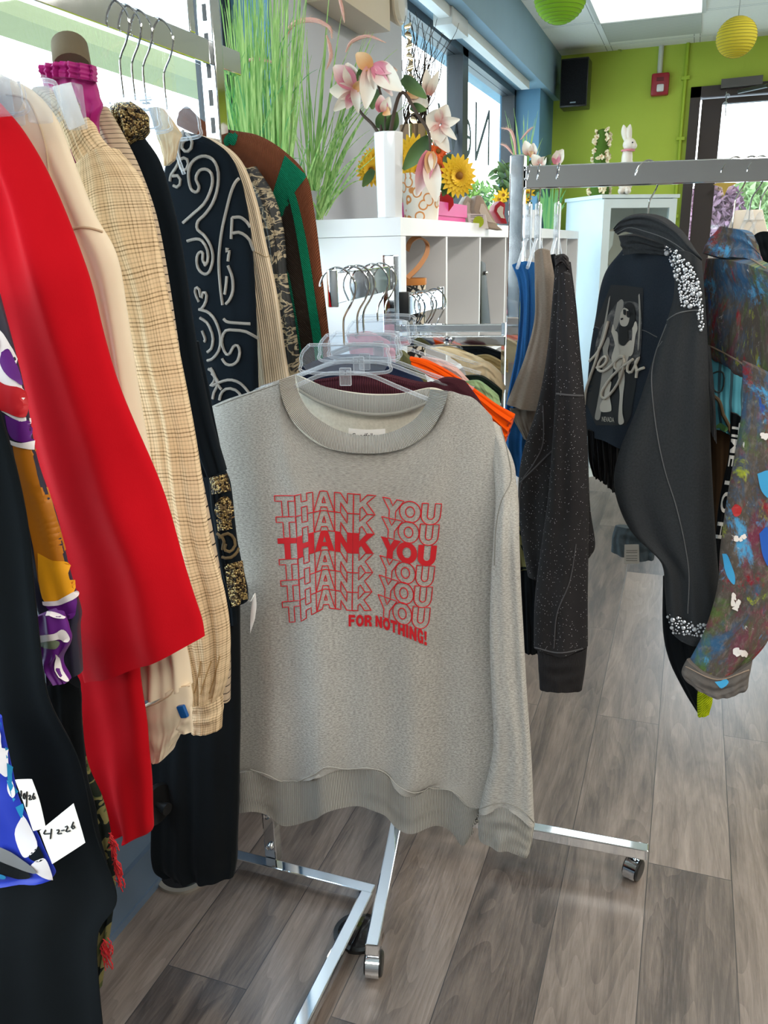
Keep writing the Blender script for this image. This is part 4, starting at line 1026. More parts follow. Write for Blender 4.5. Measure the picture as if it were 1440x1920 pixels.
# ------------------------------------------------------------------ the grey sweatshirt
g = garment('sweatshirt', 'grey crew neck sweatshirt printed THANK YOU FOR NOTHING in red', 'sweatshirt', (690, 1560), 1.25)
YL, YR = 1.225, 1.285
def bodY(x): return YL + (YR - YL) * (x - 415) / 520
top = [(392, 764), (425, 749), (462, 737), (500, 724), (525, 716), (531, 752), (556, 800), (606, 838), (680, 851), (752, 843), (803, 812), (829, 768), (838, 735), (866, 740), (890, 748), (922, 780)]
r1 = [(398, 850), (430, 850), (465, 850), (495, 852), (522, 860), (545, 872), (575, 890), (620, 905), (680, 912), (740, 910), (785, 900), (825, 885), (850, 872), (880, 868), (910, 866), (942, 880)]
def rowat(y0, y1, xl, xr, ys=None):
    out = []
    for i in range(16):
        u = i / 15; out.append((xl + (xr - xl) * u, (ys[i] if ys else y0 + (y1 - y0) * u)))
    return out
r2 = rowat(1000, 1000, 412, 930); r3 = rowat(1160, 1160, 422, 925); r4 = rowat(1300, 1310, 430, 932)
r5 = rowat(0, 0, 436, 925, [1425, 1424, 1426, 1430, 1432, 1434, 1430, 1426, 1428, 1436, 1446, 1452, 1450, 1452, 1458, 1450])
hemtop = [(440, 1446), (470, 1440), (500, 1450), (530, 1464), (560, 1463), (590, 1450), (612, 1436), (650, 1440), (690, 1438), (722, 1446), (745, 1470), (775, 1484), (808, 1477), (850, 1482), (878, 1508), (903, 1512)]
rows = [top, r1, r2, r3, r4, r5, hemtop]
rows = [[(x, y, bodY(x)) for x, y in r] for r in rows]
o, bvb = drape('body_front', rows, 1.25, M['heather'], g, T=.010, nu=90, nv=110, amp=.010, fq=3.2, drift=-.1, ph=.15, env=(.0, 1.35), nz=.004, prof='st')
# rib hem
hb_ = [(441, 1519), (475, 1514), (505, 1528), (530, 1545), (560, 1545), (592, 1530), (618, 1512), (655, 1512), (690, 1515), (722, 1522), (745, 1545), (775, 1552), (812, 1548), (845, 1562), (872, 1578), (893, 1520)]
drape('rib_hem', [[(x, y, bodY(x)) for x, y in hemtop], [(x * .5 + hemtop[i][0] * .5 + (4 if i == 15 else 0), y * .5 + hemtop[i][1] * .5, bodY(x)) for i, (x, y) in enumerate(hb_)], [(x, y, bodY(x)) for x, y in hb_]], 1.25, M['rib'], g, T=.009, nu=90, nv=20, amp=.012, fq=3.2, drift=0, ph=.05, env=(1, 1.1), nz=.002)
cord('hem_seam', [(x, y + 1) for x, y in hemtop[1:15]], [bvb] + list(BV.values())[-1:], plain('seam_grey', '#aaa79f', .9), g, r=.0009, Y=1.24, off=.002)
# back panel seen inside the neck
back = [[(525, 716), (555, 704), (610, 726), (680, 738), (750, 738), (805, 727), (838, 735)], [(528, 770), (560, 780), (620, 790), (680, 790), (750, 785), (800, 780), (836, 780)], [(520, 900), (560, 900), (620, 905), (680, 905), (750, 905), (800, 905), (850, 900)]]
drape('back_lining', back, 1.335, M['fleece'], g, T=.004, nu=40, nv=30, amp=.001, nz=.002, prof='x')
# neck band: front part and back part
def band(name, outer, inner, Yo, Yi, mat, T=.006):
    n = 70; O = smooth([at(x, y, Yo(x) if callable(Yo) else Yo) for x, y in outer], n); I = smooth([at(x, y, Yi(x) if callable(Yi) else Yi) for x, y in inner], n)
    P = []; F = []; U = []; L = 0
    for i in range(n):
        if i: L += (O[i] - O[i - 1]).length
        a = []; b = []; u = []
        for k in range(7):
            f = k / 6; p = O[i].lerp(I[i], f); nn = (CAM - p).normalized(); w = math.sin(PI * (.08 + .84 * f)) * T
            a.append(p + nn * (w + .001)); b.append(p - nn * w); u.append((L, f * .03))
        P.append(a); F.append(b); U.append(u)
    return build(name, MB().shell(P, F, U), mat, g)
fo = [(523, 712), (527, 740), (540, 775), (565, 806), (608, 836), (645, 847), (685, 850), (725, 848), (765, 836), (800, 812), (824, 780), (836, 752), (840, 733)]
fi = [(553, 703), (556, 725), (566, 750), (584, 775), (615, 797), (648, 811), (685, 817), (722, 813), (752, 802), (778, 785), (795, 764), (803, 745), (806, 730)]
band('neck_band', fo, fi, lambda x: bodY(x) - .012, lambda x: bodY(x) + (.008 if 570 < x < 790 else .02), M['rib'])
bo = [(553, 702), (585, 716), (620, 728), (660, 737), (700, 741), (740, 740), (775, 734), (806, 728)]
bi = [(560, 728), (590, 746), (622, 759), (660, 769), (700, 774), (738, 772), (770, 764), (800, 752)]
band('back_neck_band', bo, bi, 1.325, 1.318, M['rib'], .003)
band('neck_tape', [(x, y) for x, y in bi], [(x, y + 7) for x, y in bi], 1.316, 1.314, plain('grey_neck_tape', '#8f8b82', .9), .0025)
lbl, bl = drape('neck_label', [[(654, 803), (688, 806), (722, 804)], [(652, 835), (688, 838), (724, 834)]], 1.285, M['tag'], g, T=.0006, amp=0, nz=0, nu=12, nv=6, prof='x')
tdecal('label_lettering', 'Goodfellow', lambda u, v: (660 + 54 * u, 822 - 10 * v), bl, M['ink'], lbl if False else g, off=.0008, sub=.3)
th = plain('grey_seam_thread', '#8a877f', .9)
cord('shoulder_seam', [(404, 762), (440, 748), (480, 734), (521, 720)], bvb, th, g, r=.0007)
cord('neck_seam', [(523, 722), (530, 757), (545, 785), (575, 815), (612, 840), (655, 853), (700, 854), (745, 847), (790, 827), (820, 795), (834, 760), (841, 738)], bvb, th, g, r=.0008)
# sleeve on the right
sl_ = [[(912, 790, 1.302), (925, 790, 1.302), (938, 800, 1.302)], [(922, 850, 1.295), (945, 850, 1.295), (962, 872, 1.295)], [(930, 930, 1.278), (952, 930, 1.278), (971, 930, 1.278)], [(925, 1010), (950, 1010), (974, 1010)], [(920, 1100), (950, 1100), (978, 1110)], [(919, 1200), (952, 1200), (984, 1210)], [(922, 1300), (960, 1300), (990, 1310)], [(925, 1400), (968, 1400), (997, 1410)], [(905, 1490), (960, 1495), (1001, 1500)], [(898, 1520), (955, 1508), (1003, 1545)]]
o, bvs = drape('sleeve', sl_, 1.262, M['heather'], g, T=.020, nu=36, nv=100, amp=.007, fq=1.3, drift=.5, ph=.6, env=(.1, 1.2), prof='st')
drape('cuff', [[(898, 1518), (930, 1506), (968, 1510), (1003, 1542)], [(897, 1550), (930, 1545), (965, 1548), (997, 1580)], [(898, 1572), (930, 1580), (960, 1588), (990, 1606)]], 1.262, M['rib'], g, T=.018, nu=36, nv=16, amp=.003, fq=2)
cord('armhole_seam', [(938, 800), (952, 850), (958, 900), (940, 940), (930, 990), (927, 1060)], [bvs, bvb], th, g, r=.0009)
cord('cuff_seam', [(900, 1517), (930, 1506), (958, 1508), (985, 1524), (1001, 1542)], bvs, th, g, r=.0009)
# print
M['redprint'] = plain('red_screen_print', '#c4121f', .55)
US = [0, .06, .20, .36, .47, .58, .70, .82, .95, 1.0]
TOPY = [930, 929, 926, 921, 925, 928, 934, 941, 945, 946]; BOTY = [972, 971, 976, 961, 969, 969, 971, 979, 984, 984]
def ip(u, A):
    for i in range(len(US) - 1):
        if u <= US[i + 1]: f = (u - US[i]) / (US[i + 1] - US[i]); return A[i] + (A[i + 1] - A[i]) * f
    return A[-1]
def sip(u, A):
    return (ip(max(0, u - .03), A) + ip(u, A) * 2 + ip(min(1, u + .03), A)) / 4
PIT = [41, 40.4, 39, 36.9, 36.3, 36.3, 37, 38, 39.2, 39.4]
XLs = [514, 517, 522, 526, 527, 528]; XRs = [829, 823, 818, 813, 808, 804]
def ellp(cx, cy, rx, ry, n=28, a0=0, a1=2 * PI): return [(cx + rx * math.cos(a0 + (a1 - a0) * i / n), cy + ry * math.sin(a0 + (a1 - a0) * i / n)) for i in range(n + (0 if abs(a1 - a0 - 2 * PI) < 1e-6 else 1))]
def glyph(c):
    if c == 'T': return [[(0, 1), (1, 1), (1, .74), (.66, .74), (.66, 0), (.34, 0), (.34, .74), (0, .74)]]
    if c == 'H': return [[(0, 1), (.34, 1), (.34, .63), (.66, .63), (.66, 1), (1, 1), (1, 0), (.66, 0), (.66, .37), (.34, .37), (.34, 0), (0, 0)]]
    if c == 'A': return [[(0, 0), (.33, 1), (.67, 1), (1, 0), (.70, 0), (.64, .2), (.36, .2), (.30, 0)], [(.42, .41), (.58, .41), (.5, .72)]]
    if c == 'N': return [[(0, 0), (0, 1), (.32, 1), (.68, .48), (.68, 1), (1, 1), (1, 0), (.68, 0), (.32, .52), (.32, 0)]]
    if c == 'K': return [[(0, 0), (0, 1), (.30, 1), (.30, .62), (.62, 1), (1, 1), (.60, .58), (1, 0), (.64, 0), (.40, .38), (.30, .28), (.30, 0)]]
    if c == 'Y': return [[(0, 1), (.34, 1), (.5, .66), (.66, 1), (1, 1), (.65, .4), (.65, 0), (.35, 0), (.35, .4)]]
    if c == 'O': return [ellp(.5, .5, .5, .52), ellp(.5, .5, .21, .26, 20)]
    if c == 'U': return [[(0, 1), (.32, 1), (.32, .42)] + ellp(.5, .40, .18, .16, 10, PI, 2 * PI) + [(.68, .42), (.68, 1), (1, 1), (1, .42)] + ellp(.5, .42, .5, .44, 16, 0, -PI)]
    if c == 'F': return [[(0, 0), (0, 1), (1, 1), (1, .76), (.38, .76), (.38, .61), (.88, .61), (.88, .38), (.38, .38), (.38, 0)]]
    if c == 'R': return [[(0, 0), (0, 1), (.6, 1), (.85, .93), (.96, .78), (.94, .6), (.74, .47), (.92, .36), (1, 0), (.66, 0), (.58, .32), (.36, .36), (.36, 0)], [(.36, .58), (.36, .78), (.56, .77), (.62, .68), (.56, .59)]]
    if c == 'I': return [[(0, 0), (0, 1), (1, 1), (1, 0)]]
    if c == 'G': return [[(1, .66), (.92, .86), (.72, 1.02), (.3, 1.02), (.08, .85), (0, .5), (.08, .15), (.3, -.02), (.62, -.02), (.72, .1), (.76, 0), (1, 0), (1, .54), (.52, .54), (.52, .35), (.66, .35), (.62, .22), (.5, .19), (.38, .28), (.34, .5), (.38, .72), (.5, .8), (.62, .76), (.68, .66)]]
    if c == '!': return [[(0, 1), (1, 1), (.8, .34), (.2, .34)], [(0, 0), (0, .24), (1, .24), (1, 0)]]
WORD = [('T', 0, .12), ('H', .123, .222), ('A', .218, .352), ('N', .356, .468), ('K', .474, .604), ('Y', .640, .760), ('O', .755, .882), ('U', .888, 1.0)]
def solid(name, letters, fn):
    for c, a_, b_ in letters:
        cu = bpy.data.curves.new('t', 'CURVE'); cu.dimensions = '2D'; cu.fill_mode = 'BOTH'
        for ct in glyph(c):
            sp = cu.splines.new('POLY'); sp.points.add(len(ct) - 1); sp.use_cyclic_u = True
            for q_, (x_, y_) in zip(sp.points, ct): q_.co = (x_, y_, 0, 1)
        oo = bpy.data.objects.new('t', cu); COL.objects.link(oo); me = bpy.data.meshes.new_from_object(oo.evaluated_get(bpy.context.evaluated_depsgraph_get()))
        bm = bmesh.new(); bm.from_mesh(me)
        for _ in range(6):
            L = [e_ for e_ in bm.edges if e_.calc_length() > .2]
            if not L: break
            bmesh.ops.subdivide_edges(bm, edges=L, cuts=1); bmesh.ops.triangulate(bm, faces=bm.faces)
        bm.verts.index_update(); mb = MB(); ok = True
        for v in bm.verts:
            q_ = stick(*fn(a_ + (b_ - a_) * v.co.x, v.co.y), bvb, .0014); mb.v.append(q_ or V(0, 0, 0)); ok = ok and q_ is not None
        for f in bm.faces: mb.face([v.index for v in f.verts])
        bm.free(); bpy.data.objects.remove(oo); bpy.data.curves.remove(cu); bpy.data.meshes.remove(me)
        build(name, mb, M['redprint'], g, sm=False)
def outlined(name, letters, fn):
    for c, a_, b_ in letters:
        mb = MB()
        for ct in glyph(c):
            pts = []; ct2 = ct + [ct[0]]
            for i in range(len(ct2) - 1):
                (x0_, y0_), (x1_, y1_) = ct2[i], ct2[i + 1]; n_ = max(1, int(math.hypot(x1_ - x0_, y1_ - y0_) / .16))
                pts += [(x0_ + (x1_ - x0_) * k_ / n_, y0_ + (y1_ - y0_) * k_ / n_) for k_ in range(n_)]
            pts.append(ct[0]); q_ = [stick(*fn(a_ + (b_ - a_) * x_, y_), bvb, .0006) for x_, y_ in pts]
            q_ = [v for v in q_ if v is not None]
            if len(q_) > 3: mb.tube(q_, .0010, 5)
        build(name, mb, M['redprint'], g)
UG = [-.02, 0, .12, .19, .287, .40, .48, .607, .645, .775, .875, 1.0, 1.02]
A1 = [120, 120, 120, 100, 83, 100, 108, 120, 130, 162, 178, 183, 183]
A6 = [942, 940, 928, 886, 838, 858, 868, 862, 880, 935, 972, 985, 986]
A7 = [1102, 1100, 1090, 1040, 983, 998, 1008, 1005, 1038, 1090, 1135, 1148, 1149]
def ig(u, A):
    for i in range(len(UG) - 1):
        if u <= UG[i + 1]: f = (u - UG[i]) / (UG[i + 1] - UG[i]); return A[i] + (A[i + 1] - A[i]) * f
    return A[-1]
def lvl(u, k): return ig(u, A1) + (ig(u, A6) - ig(u, A1)) * k / 5 if k <= 5 else ig(u, A7)
WORD = [('T', 0, .119), ('H', .121, .229), ('A', .230, .357), ('N', .359, .473), ('K', .474, .607), ('Y', .647, .775), ('O', .752, .88), ('U', .884, 1.0)]
for k in range(6):
    def fn(u, v, k=k):
        kk_ = k + 1 - v; x_ = (60 + 12 * kk_) + ((1350 - 17.5 * kk_) - (60 + 12 * kk_)) * u
        y_ = lvl(u, k) * v + lvl(u, k + 1) * (1 - v)
        return 500 + x_ / 4.114, 900 + y_ / 4.114
    (solid if k == 2 else outlined)('solid_letter' if k == 2 else 'outlined_letter', WORD, fn)
def fn2(u, v):
    b_ = 1174 + (0 if u < .35 else 36 * ((u - .35) / .65) ** 1.1); t_ = 1152 + 3 * u + (0 if u < .35 else 29 * ((u - .35) / .65) ** 1.1)
    return 654 + 146 * u, b_ + (t_ - b_) * v
solid('solid_letter', [('F', 0, .085), ('O', .095, .195), ('R', .205, .30), ('N', .345, .43), ('O', .44, .535), ('T', .54, .625), ('H', .635, .725), ('I', .737, .768), ('N', .78, .87), ('G', .88, .955), ('!', .968, 1.0)], fn2)
# small folded tag with loop at the left edge of the shirt
t_, bvt = drape('folded_tag', [[(474, 1116), (479, 1112)], [(470, 1150), (481, 1135)], [(469, 1188), (478, 1160)]], 1.17, M['tag'], BJ, T=.0008, amp=0, nz=0, nu=6, nv=10)
t_['label'] = 'thin white folded tag'
build('tag_thread', MB().tube([at(462, 1122, 1.12), at(470, 1128, 1.15), at(478, 1112, 1.17), at(480, 1124, 1.17)], .0006, 5), plain('white_thread', '#dedad2', .8), t_)

# ------------------------------------------------------------------ other clothes on the four way rack
def simple(name, label, cat, rows, Y, mat, **k):
    o, b = drape(name, rows, Y, mat, None, **k); tag(o, label, cat); return o, b
o, bvm = simple('maroon_sweater', 'maroon ribbed sweater showing right behind the grey sweatshirt shoulder', 'sweater', [[(590, 712), (700, 700), (790, 718), (835, 708), (872, 714)], [(590, 730), (700, 722), (800, 738), (870, 735), (905, 760)], [(590, 780), (700, 780), (800, 790), (880, 790), (925, 810)]], 1.40, ribm('maroon_rib', '#5d3038', '#40212a', 90), T=.012, amp=.002, nv=20)
o, bvo = simple('orange_tee', 'bright orange tee sticking out beyond the grey sweatshirt shoulder', 't-shirt', [[(770, 668), (778, 690)], [(806, 676), (810, 710)], [(850, 700), (848, 738)], [(900, 735), (895, 775)], [(935, 760), (925, 810)], [(966, 776), (944, 838)]], 1.50, cloth('orange_jersey', '#f0560a', '#e04c05', 12), T=.012, amp=.004, nv=50, nu=24)
cord('hem_fold', [(962, 784), (952, 796), (956, 806), (950, 818)], bvo, plain('orange_thread', '#b23a04', .8), o, r=.0012)
simple('navy_tee', 'dark navy tee behind the clear hanger plates', 't-shirt', [[(560, 690), (620, 668), (700, 668), (760, 690)], [(560, 720), (620, 705), (700, 705), (800, 725)], [(560, 800), (620, 800), (700, 800), (800, 800)]], 1.46, cloth('navy_jersey', '#28324c', '#1d2438', 12), T=.012, amp=.003, nv=20)
simple('olive_tee', 'olive green tee shoulder behind the bare hanger arms', 't-shirt', [[(742, 655), (758, 662), (790, 690)], [(742, 690), (770, 700), (800, 712)], [(742, 730), (780, 735), (810, 745)]], 1.54, cloth('olive_jersey', '#6d6c48', '#57563a', 12), T=.010, amp=.002, nv=20)
simple('pink_camisole', 'small pale pink camisole behind the upper clear hanger plates', 'top', [[(650, 628), (690, 622), (730, 640)], [(655, 655), (700, 655), (745, 668)], [(660, 690), (700, 690), (740, 690)]], 1.58, cloth('pale_pink', '#e39aa6', '#d68893', 12), T=.008, amp=.002, nv=20)
simple('sheer_pink_blouse', 'sheer pale pink blouse hanging just behind the orange tee', 'top', [[(790, 668), (830, 676), (858, 690)], [(800, 690), (850, 700), (885, 720)], [(820, 720), (860, 740), (905, 755)]], 1.58, cloth('sheer_pink', '#e6c1b8', '#dab1a8', 12), T=.008, amp=.002, nv=20)
simple('cream_sweater', 'cream sweater shoulder between the sheer pink blouse and the tan sweater', 'sweater', [[(806, 652), (850, 668), (872, 690), (880, 720)], [(830, 650), (870, 662), (915, 695), (942, 720)], [(850, 655), (900, 672), (930, 700), (946, 738)]], 1.66, cloth('cream_knit', '#d8c8a6', '#cbb993', 12), T=.012, amp=.002, nv=30)
simple('cream_sweater', 'second cream garment nearest the thin chrome upright, piped along its edge', 'sweater', [[(875, 682), (910, 678), (940, 700)], [(885, 700), (915, 695), (944, 728)], [(890, 720), (920, 722), (942, 748)]], 1.63, cloth('oat_knit', '#cdbb9b', '#bfab88', 12), T=.010, amp=.002, nv=20)
simple('tan_sweater', 'tan sweater shoulder behind the cream sweaters', 'sweater', [[(826, 646), (860, 655), (890, 668)], [(835, 652), (870, 668), (900, 690)], [(845, 670), (880, 690), (905, 712)]], 1.76, cloth('tan_knit', '#bfa573', '#ab9163', 12), T=.010, amp=.002, nv=20)
simple('tan_sweater', 'wide tan sweater at the chrome upright under the black one', 'sweater', [[(880, 668), (915, 666), (944, 680)], [(885, 690), (920, 688), (944, 705)]], 1.80, cloth('camel_knit', '#b39b6c', '#a08858', 12), T=.010, amp=.002, nv=20)
simple('black_sweater', 'black sweater topmost behind the tan sweaters', 'sweater', [[(855, 648), (900, 648), (944, 662)], [(870, 672), (910, 670), (944, 690)]], 1.88, M['black'], T=.010, amp=.002, nv=20)
simple('dark_green_tee', 'very dark green tee below the cream garments', 't-shirt', [[(868, 704), (905, 706), (942, 732)], [(880, 730), (915, 735), (940, 756)]], 1.60, cloth('dark_green', '#16241d', '#101a15', 12), T=.008, amp=.002, nv=20)
simple('sage_tee', 'light sage green tee edge beside the orange tee', 't-shirt', [[(872, 714), (900, 716), (935, 742)], [(885, 730), (915, 742), (938, 758)], [(895, 760), (920, 775), (940, 790)]], 1.56, cloth('sage', '#9db98a', '#8ba878', 12), T=.008, amp=.002, nv=20)

# ------------------------------------------------------------------ right rack garments
def denim(name, h, h2, fleck=.25):
    t = NT(name); u = t.uv(); w = t.wave(u, 420, .4, 'DIAGONAL'); n_ = t.noise(t.obj(), 7, 5, .6); n2 = t.noise(u, 260, 2, .7)
    c = t.mix(n_, lin(h), lin(h2)); c = t.mix(t.math('MULTIPLY', t.math('ADD', w, n2), fleck * .5), c, lin('#8b9096'))
    t.set(Base_Color=c, Roughness=.9); t.bump(w, .3, .0006); return t.m
M['denim'] = denim('black_washed_denim', '#1a1b1c', '#0b0d0f', .17)
M['stitch'] = plain('denim_stitch', '#5c5d5e', .9)
blue = cloth('blue_jersey', '#2f6aa8', '#235489', 14, heather=.3)
o, bvx = simple('blue_tee', 'bright blue tee hanging edge on beside the right rack post', 't-shirt', [[(960, 497), (980, 490), (1003, 492)], [(972, 530), (990, 530), (1006, 540)], [(976, 580), (990, 590), (1008, 600)], [(968, 660), (985, 670), (1000, 680)], [(952, 740), (975, 750), (1000, 760)], [(940, 820), (965, 830), (995, 830)], [(948, 880), (970, 890), (1000, 900)]], 1.72, blue, T=.014, amp=.007, fq=2.5, env=(.5, 1), nv=70)
taupe = cloth('taupe_heather', '#8f8377', '#786d62', 14, heather=.4)
simple('grey_tee', 'taupe grey tee between the blue tee and the sparkly sweatshirt', 't-shirt', [[(1002, 474), (1015, 466), (1031, 470)], [(1003, 530), (1020, 520), (1040, 525)], [(1002, 600), (1020, 600), (1046, 600)], [(984, 670), (1010, 670), (1044, 680)], [(962, 725), (995, 730), (1040, 740)], [(950, 757), (985, 765), (1030, 772)]], 1.66, taupe, T=.016, amp=.004, fq=2, nv=60)
simple('grey_undershirt', 'dull taupe shirt hem below the grey tee sleeve', 'shirt', [[(955, 765), (1010, 770)], [(965, 790), (1010, 800)], [(982, 822), (1015, 830)]], 1.70, cloth('dull_taupe', '#6f665e', '#5f574f', 12), T=.010, amp=.002, nv=20)
simple('black_vest', 'narrow black garment between the grey tee and the sparkly sweatshirt', 'vest', [[(1030, 478), (1041, 476)], [(1034, 530), (1058, 540)], [(1040, 600), (1062, 600)]], 1.72, M['black'], T=.010, amp=.002, nv=20)
def sparkle():
    t = NT('charcoal_glitter_fleece'); o = t.obj(); n_ = t.noise(o, 12, 3); v = t.voro(o, 230)
    sp = t.math('LESS_THAN', v, .10); base = t.mix(n_, lin('#2e2c2d'), lin('#1f1e20'))
    t.set(Base_Color=t.mix(sp, base, (.9, .9, .92, 1)), Roughness=t.math('MULTIPLY_ADD', sp, -.6, .95), Specular_IOR_Level=.15); t.bump(t.noise(o, 700, 2), .2, .0008); return t.m
M['spark'] = sparkle()
g = garment('glitter_sweatshirt', 'charcoal sweatshirt flecked with glitter and long ribbed cuff', 'sweatshirt', (1050, 1290), 1.56)
o, bvg = drape('body', [[(1042, 490), (1055, 488), (1070, 492)], [(1036, 560), (1055, 560), (1080, 570)], [(1026, 660), (1050, 660), (1088, 660)], [(1008, 760), (1050, 760), (1096, 750)], [(980, 850), (1040, 850), (1102, 850)], [(972, 920), (1030, 930), (1106, 950)], [(978, 1010), (1030, 1030), (1116, 1020)], [(990, 1080), (1030, 1080), (1106, 1045)]], 1.60, M['spark'], g, T=.022, amp=.005, fq=1.6, nv=80)
o, bvg2 = drape('sleeve', [[(1048, 520), (1058, 510), (1070, 515)], [(1044, 620), (1062, 610), (1082, 620)], [(1042, 730), (1068, 730), (1093, 735)], [(1036, 830), (1068, 830), (1101, 840)], [(1028, 930), (1066, 930), (1104, 940)], [(1014, 1030), (1060, 1030), (1103, 1040)], [(1003, 1120), (1050, 1120), (1102, 1130)], [(1001, 1212), (1050, 1222), (1102, 1212)]], 1.545, M['spark'], g, T=.022, amp=.004, fq=1.4, nv=90)
drape('cuff', [[(1008, 1218), (1055, 1224), (1101, 1214)], [(1010, 1255), (1050, 1258), (1097, 1255)], [(1012, 1291), (1050, 1290), (1091, 1294)]], 1.545, ribm('charcoal_rib', '#383637', '#262526', 150), g, T=.019, amp=.001, nv=16)
drape('collar', [[(1040, 480), (1055, 476), (1066, 484)], [(1041, 500), (1055, 490), (1068, 505)]], 1.585, ribm('charcoal_rib_collar', '#4a4748', '#2a2829', 150), g, T=.012, amp=0, nv=12)
sg = plain('charcoal_seam', '#4e4d4f', .9)
cord('seam', [(1044, 738), (1068, 741), (1092, 742)], bvg2, sg, g, r=.002)
cord('seam', [(1080, 1020), (1068, 1090), (1045, 1150), (1039, 1215)], bvg2, sg, g, r=.0012)
cord('seam', [(1018, 760), (1018, 830), (1000, 870), (978, 905), (974, 960)], bvg, sg, g, r=.0012)
cord('seam', [(975, 905), (1010, 870), (1036, 845)], bvg, sg, g, r=.0016)
cord('cuff_seam', [(1003, 1214), (1050, 1224), (1101, 1214)], bvg2, sg, g, r=.0016)
simple('camo_shirt', 'camouflage shirt edge showing below the sparkly sweatshirt body', 'shirt', [[(960, 930), (985, 950)], [(965, 1000), (1004, 1020)], [(968, 1070), (1012, 1060)]], 1.70, bpy.data.materials['camouflage'], T=.010, amp=.002, nv=20)
simple('black_long_top', 'long black top hanging behind the sweatshirt sleeve and the sparkly cuff', 'top', [[(962, 1050), (1015, 1050)], [(966, 1140), (1016, 1140)], [(975, 1220), (1012, 1225)]], 1.72, M['black'], T=.012, amp=.004, nv=30)
# black denim jacket with printed back
g = garment('black_denim_jacket', 'black washed denim jacket with a printed panel and jewelled shoulder and cuff', 'jacket', (1250, 1200), 1.62)
o, bvj = drape('jacket_back', [[(1168, 470, 1.80), (1205, 452, 1.76), (1250, 458, 1.70), (1300, 480, 1.66)], [(1134, 518, 1.84), (1185, 510, 1.78), (1250, 520, 1.72), (1312, 560, 1.66)], [(1118, 590, 1.86), (1180, 590, 1.79), (1250, 600, 1.72), (1318, 640, 1.66)], [(1106, 680, 1.87), (1170, 690, 1.80), (1240, 700, 1.73), (1310, 740, 1.67)], [(1098, 770, 1.87), (1160, 780, 1.80), (1225, 790, 1.74), (1300, 830, 1.67)], [(1100, 815, 1.87), (1150, 830, 1.80), (1210, 860, 1.74), (1280, 900, 1.68)]], 1.8, denim('blue_black_denim', '#16212f', '#0b1219', .12), g, T=.016, amp=.005, fq=2, nv=80, nu=50)
drape('torn_hem', [[(1101, 805), (1130, 812), (1165, 830)], [(1104, 860), (1135, 870), (1162, 890)], [(1112, 892), (1135, 905), (1158, 930)]], 1.84, cloth('black_tulle', '#0c0d0f', '#15171a', 40), g, T=.012, amp=.010, fq=6, nv=24)
co, bvc = drape('collar', [[(1150, 430), (1168, 411), (1200, 402), (1238, 408), (1272, 432), (1300, 466), (1317, 486)], [(1153, 434), (1175, 420), (1204, 417), (1240, 428), (1270, 448), (1294, 474), (1312, 490)], [(1158, 440), (1180, 432), (1210, 440), (1245, 452), (1275, 470), (1290, 484), (1306, 492)]], (1.72, 1.60), M['denim'], g, T=.012, amp=.002, nv=24, nu=60)
drape('collar_stand', [[(1160, 442), (1200, 440), (1245, 456)], [(1170, 478), (1210, 472), (1250, 480)]], (1.745, 1.68), M['denim'], g, T=.010, amp=.001, nv=16)
cord('stitching', [(1156, 437), (1180, 427), (1210, 434), (1245, 446), (1275, 464), (1300, 486)], bvc, M['stitch'], g, r=.0008)
o, bvk = drape('sleeve', [[(1262, 470), (1290, 472), (1316, 490)], [(1262, 560), (1295, 545), (1322, 560)], [(1226, 668), (1275, 650), (1328, 660)], [(1196, 760), (1265, 750), (1330, 760)], [(1160, 850), (1250, 850), (1334, 860)], [(1152, 915), (1240, 930), (1338, 940)], [(1180, 990), (1260, 1010), (1343, 1020)], [(1238, 1050), (1290, 1070), (1348, 1080)], [(1246, 1105), (1298, 1120), (1353, 1120)], [(1250, 1150), (1300, 1158), (1356, 1160)]], 1.585, M['denim'], g, T=.026, amp=.010, fq=1.6, nv=110, nu=44, drift=.2)
o, bvq = drape('cuff', [[(1249, 1146), (1300, 1158), (1356, 1158)], [(1255, 1168), (1300, 1182), (1356, 1180)], [(1262, 1187), (1300, 1200), (1355, 1203)]], 1.58, M['denim'], g, T=.026, amp=.001, nv=16)
drape('rear_layer', [[(1318, 640), (1332, 650)], [(1322, 720), (1340, 740)], [(1328, 800), (1344, 832)]], 1.62, M['denim'], g, T=.010, amp=.001, nv=20)
cord('stitching', [(1250, 608), (1228, 668), (1222, 720), (1230, 800), (1246, 880), (1268, 950), (1284, 1020), (1292, 1080), (1290, 1150)], bvk, M['stitch'], g, r=.0010)
cord('stitching', [(1242, 640), (1216, 680), (1214, 730), (1222, 800), (1238, 880), (1260, 950), (1276, 1020), (1284, 1090)], bvk, M['stitch'], g, r=.0008)
cord('stitching', [(1244, 606), (1270, 588), (1300, 582), (1318, 584)], bvk, M['stitch'], g, r=.0012)
cord('stitching', [(1252, 1144), (1300, 1154), (1354, 1156)], bvq, M['stitch'], g, r=.001)
cord('stitching', [(1107, 610), (1150, 622), (1200, 618), (1232, 632)], bvj, M['stitch'], g, r=.0009)
cord('stitching', [(1168, 478), (1200, 470), (1245, 450)], bvj, M['stitch'], g, r=.0008)
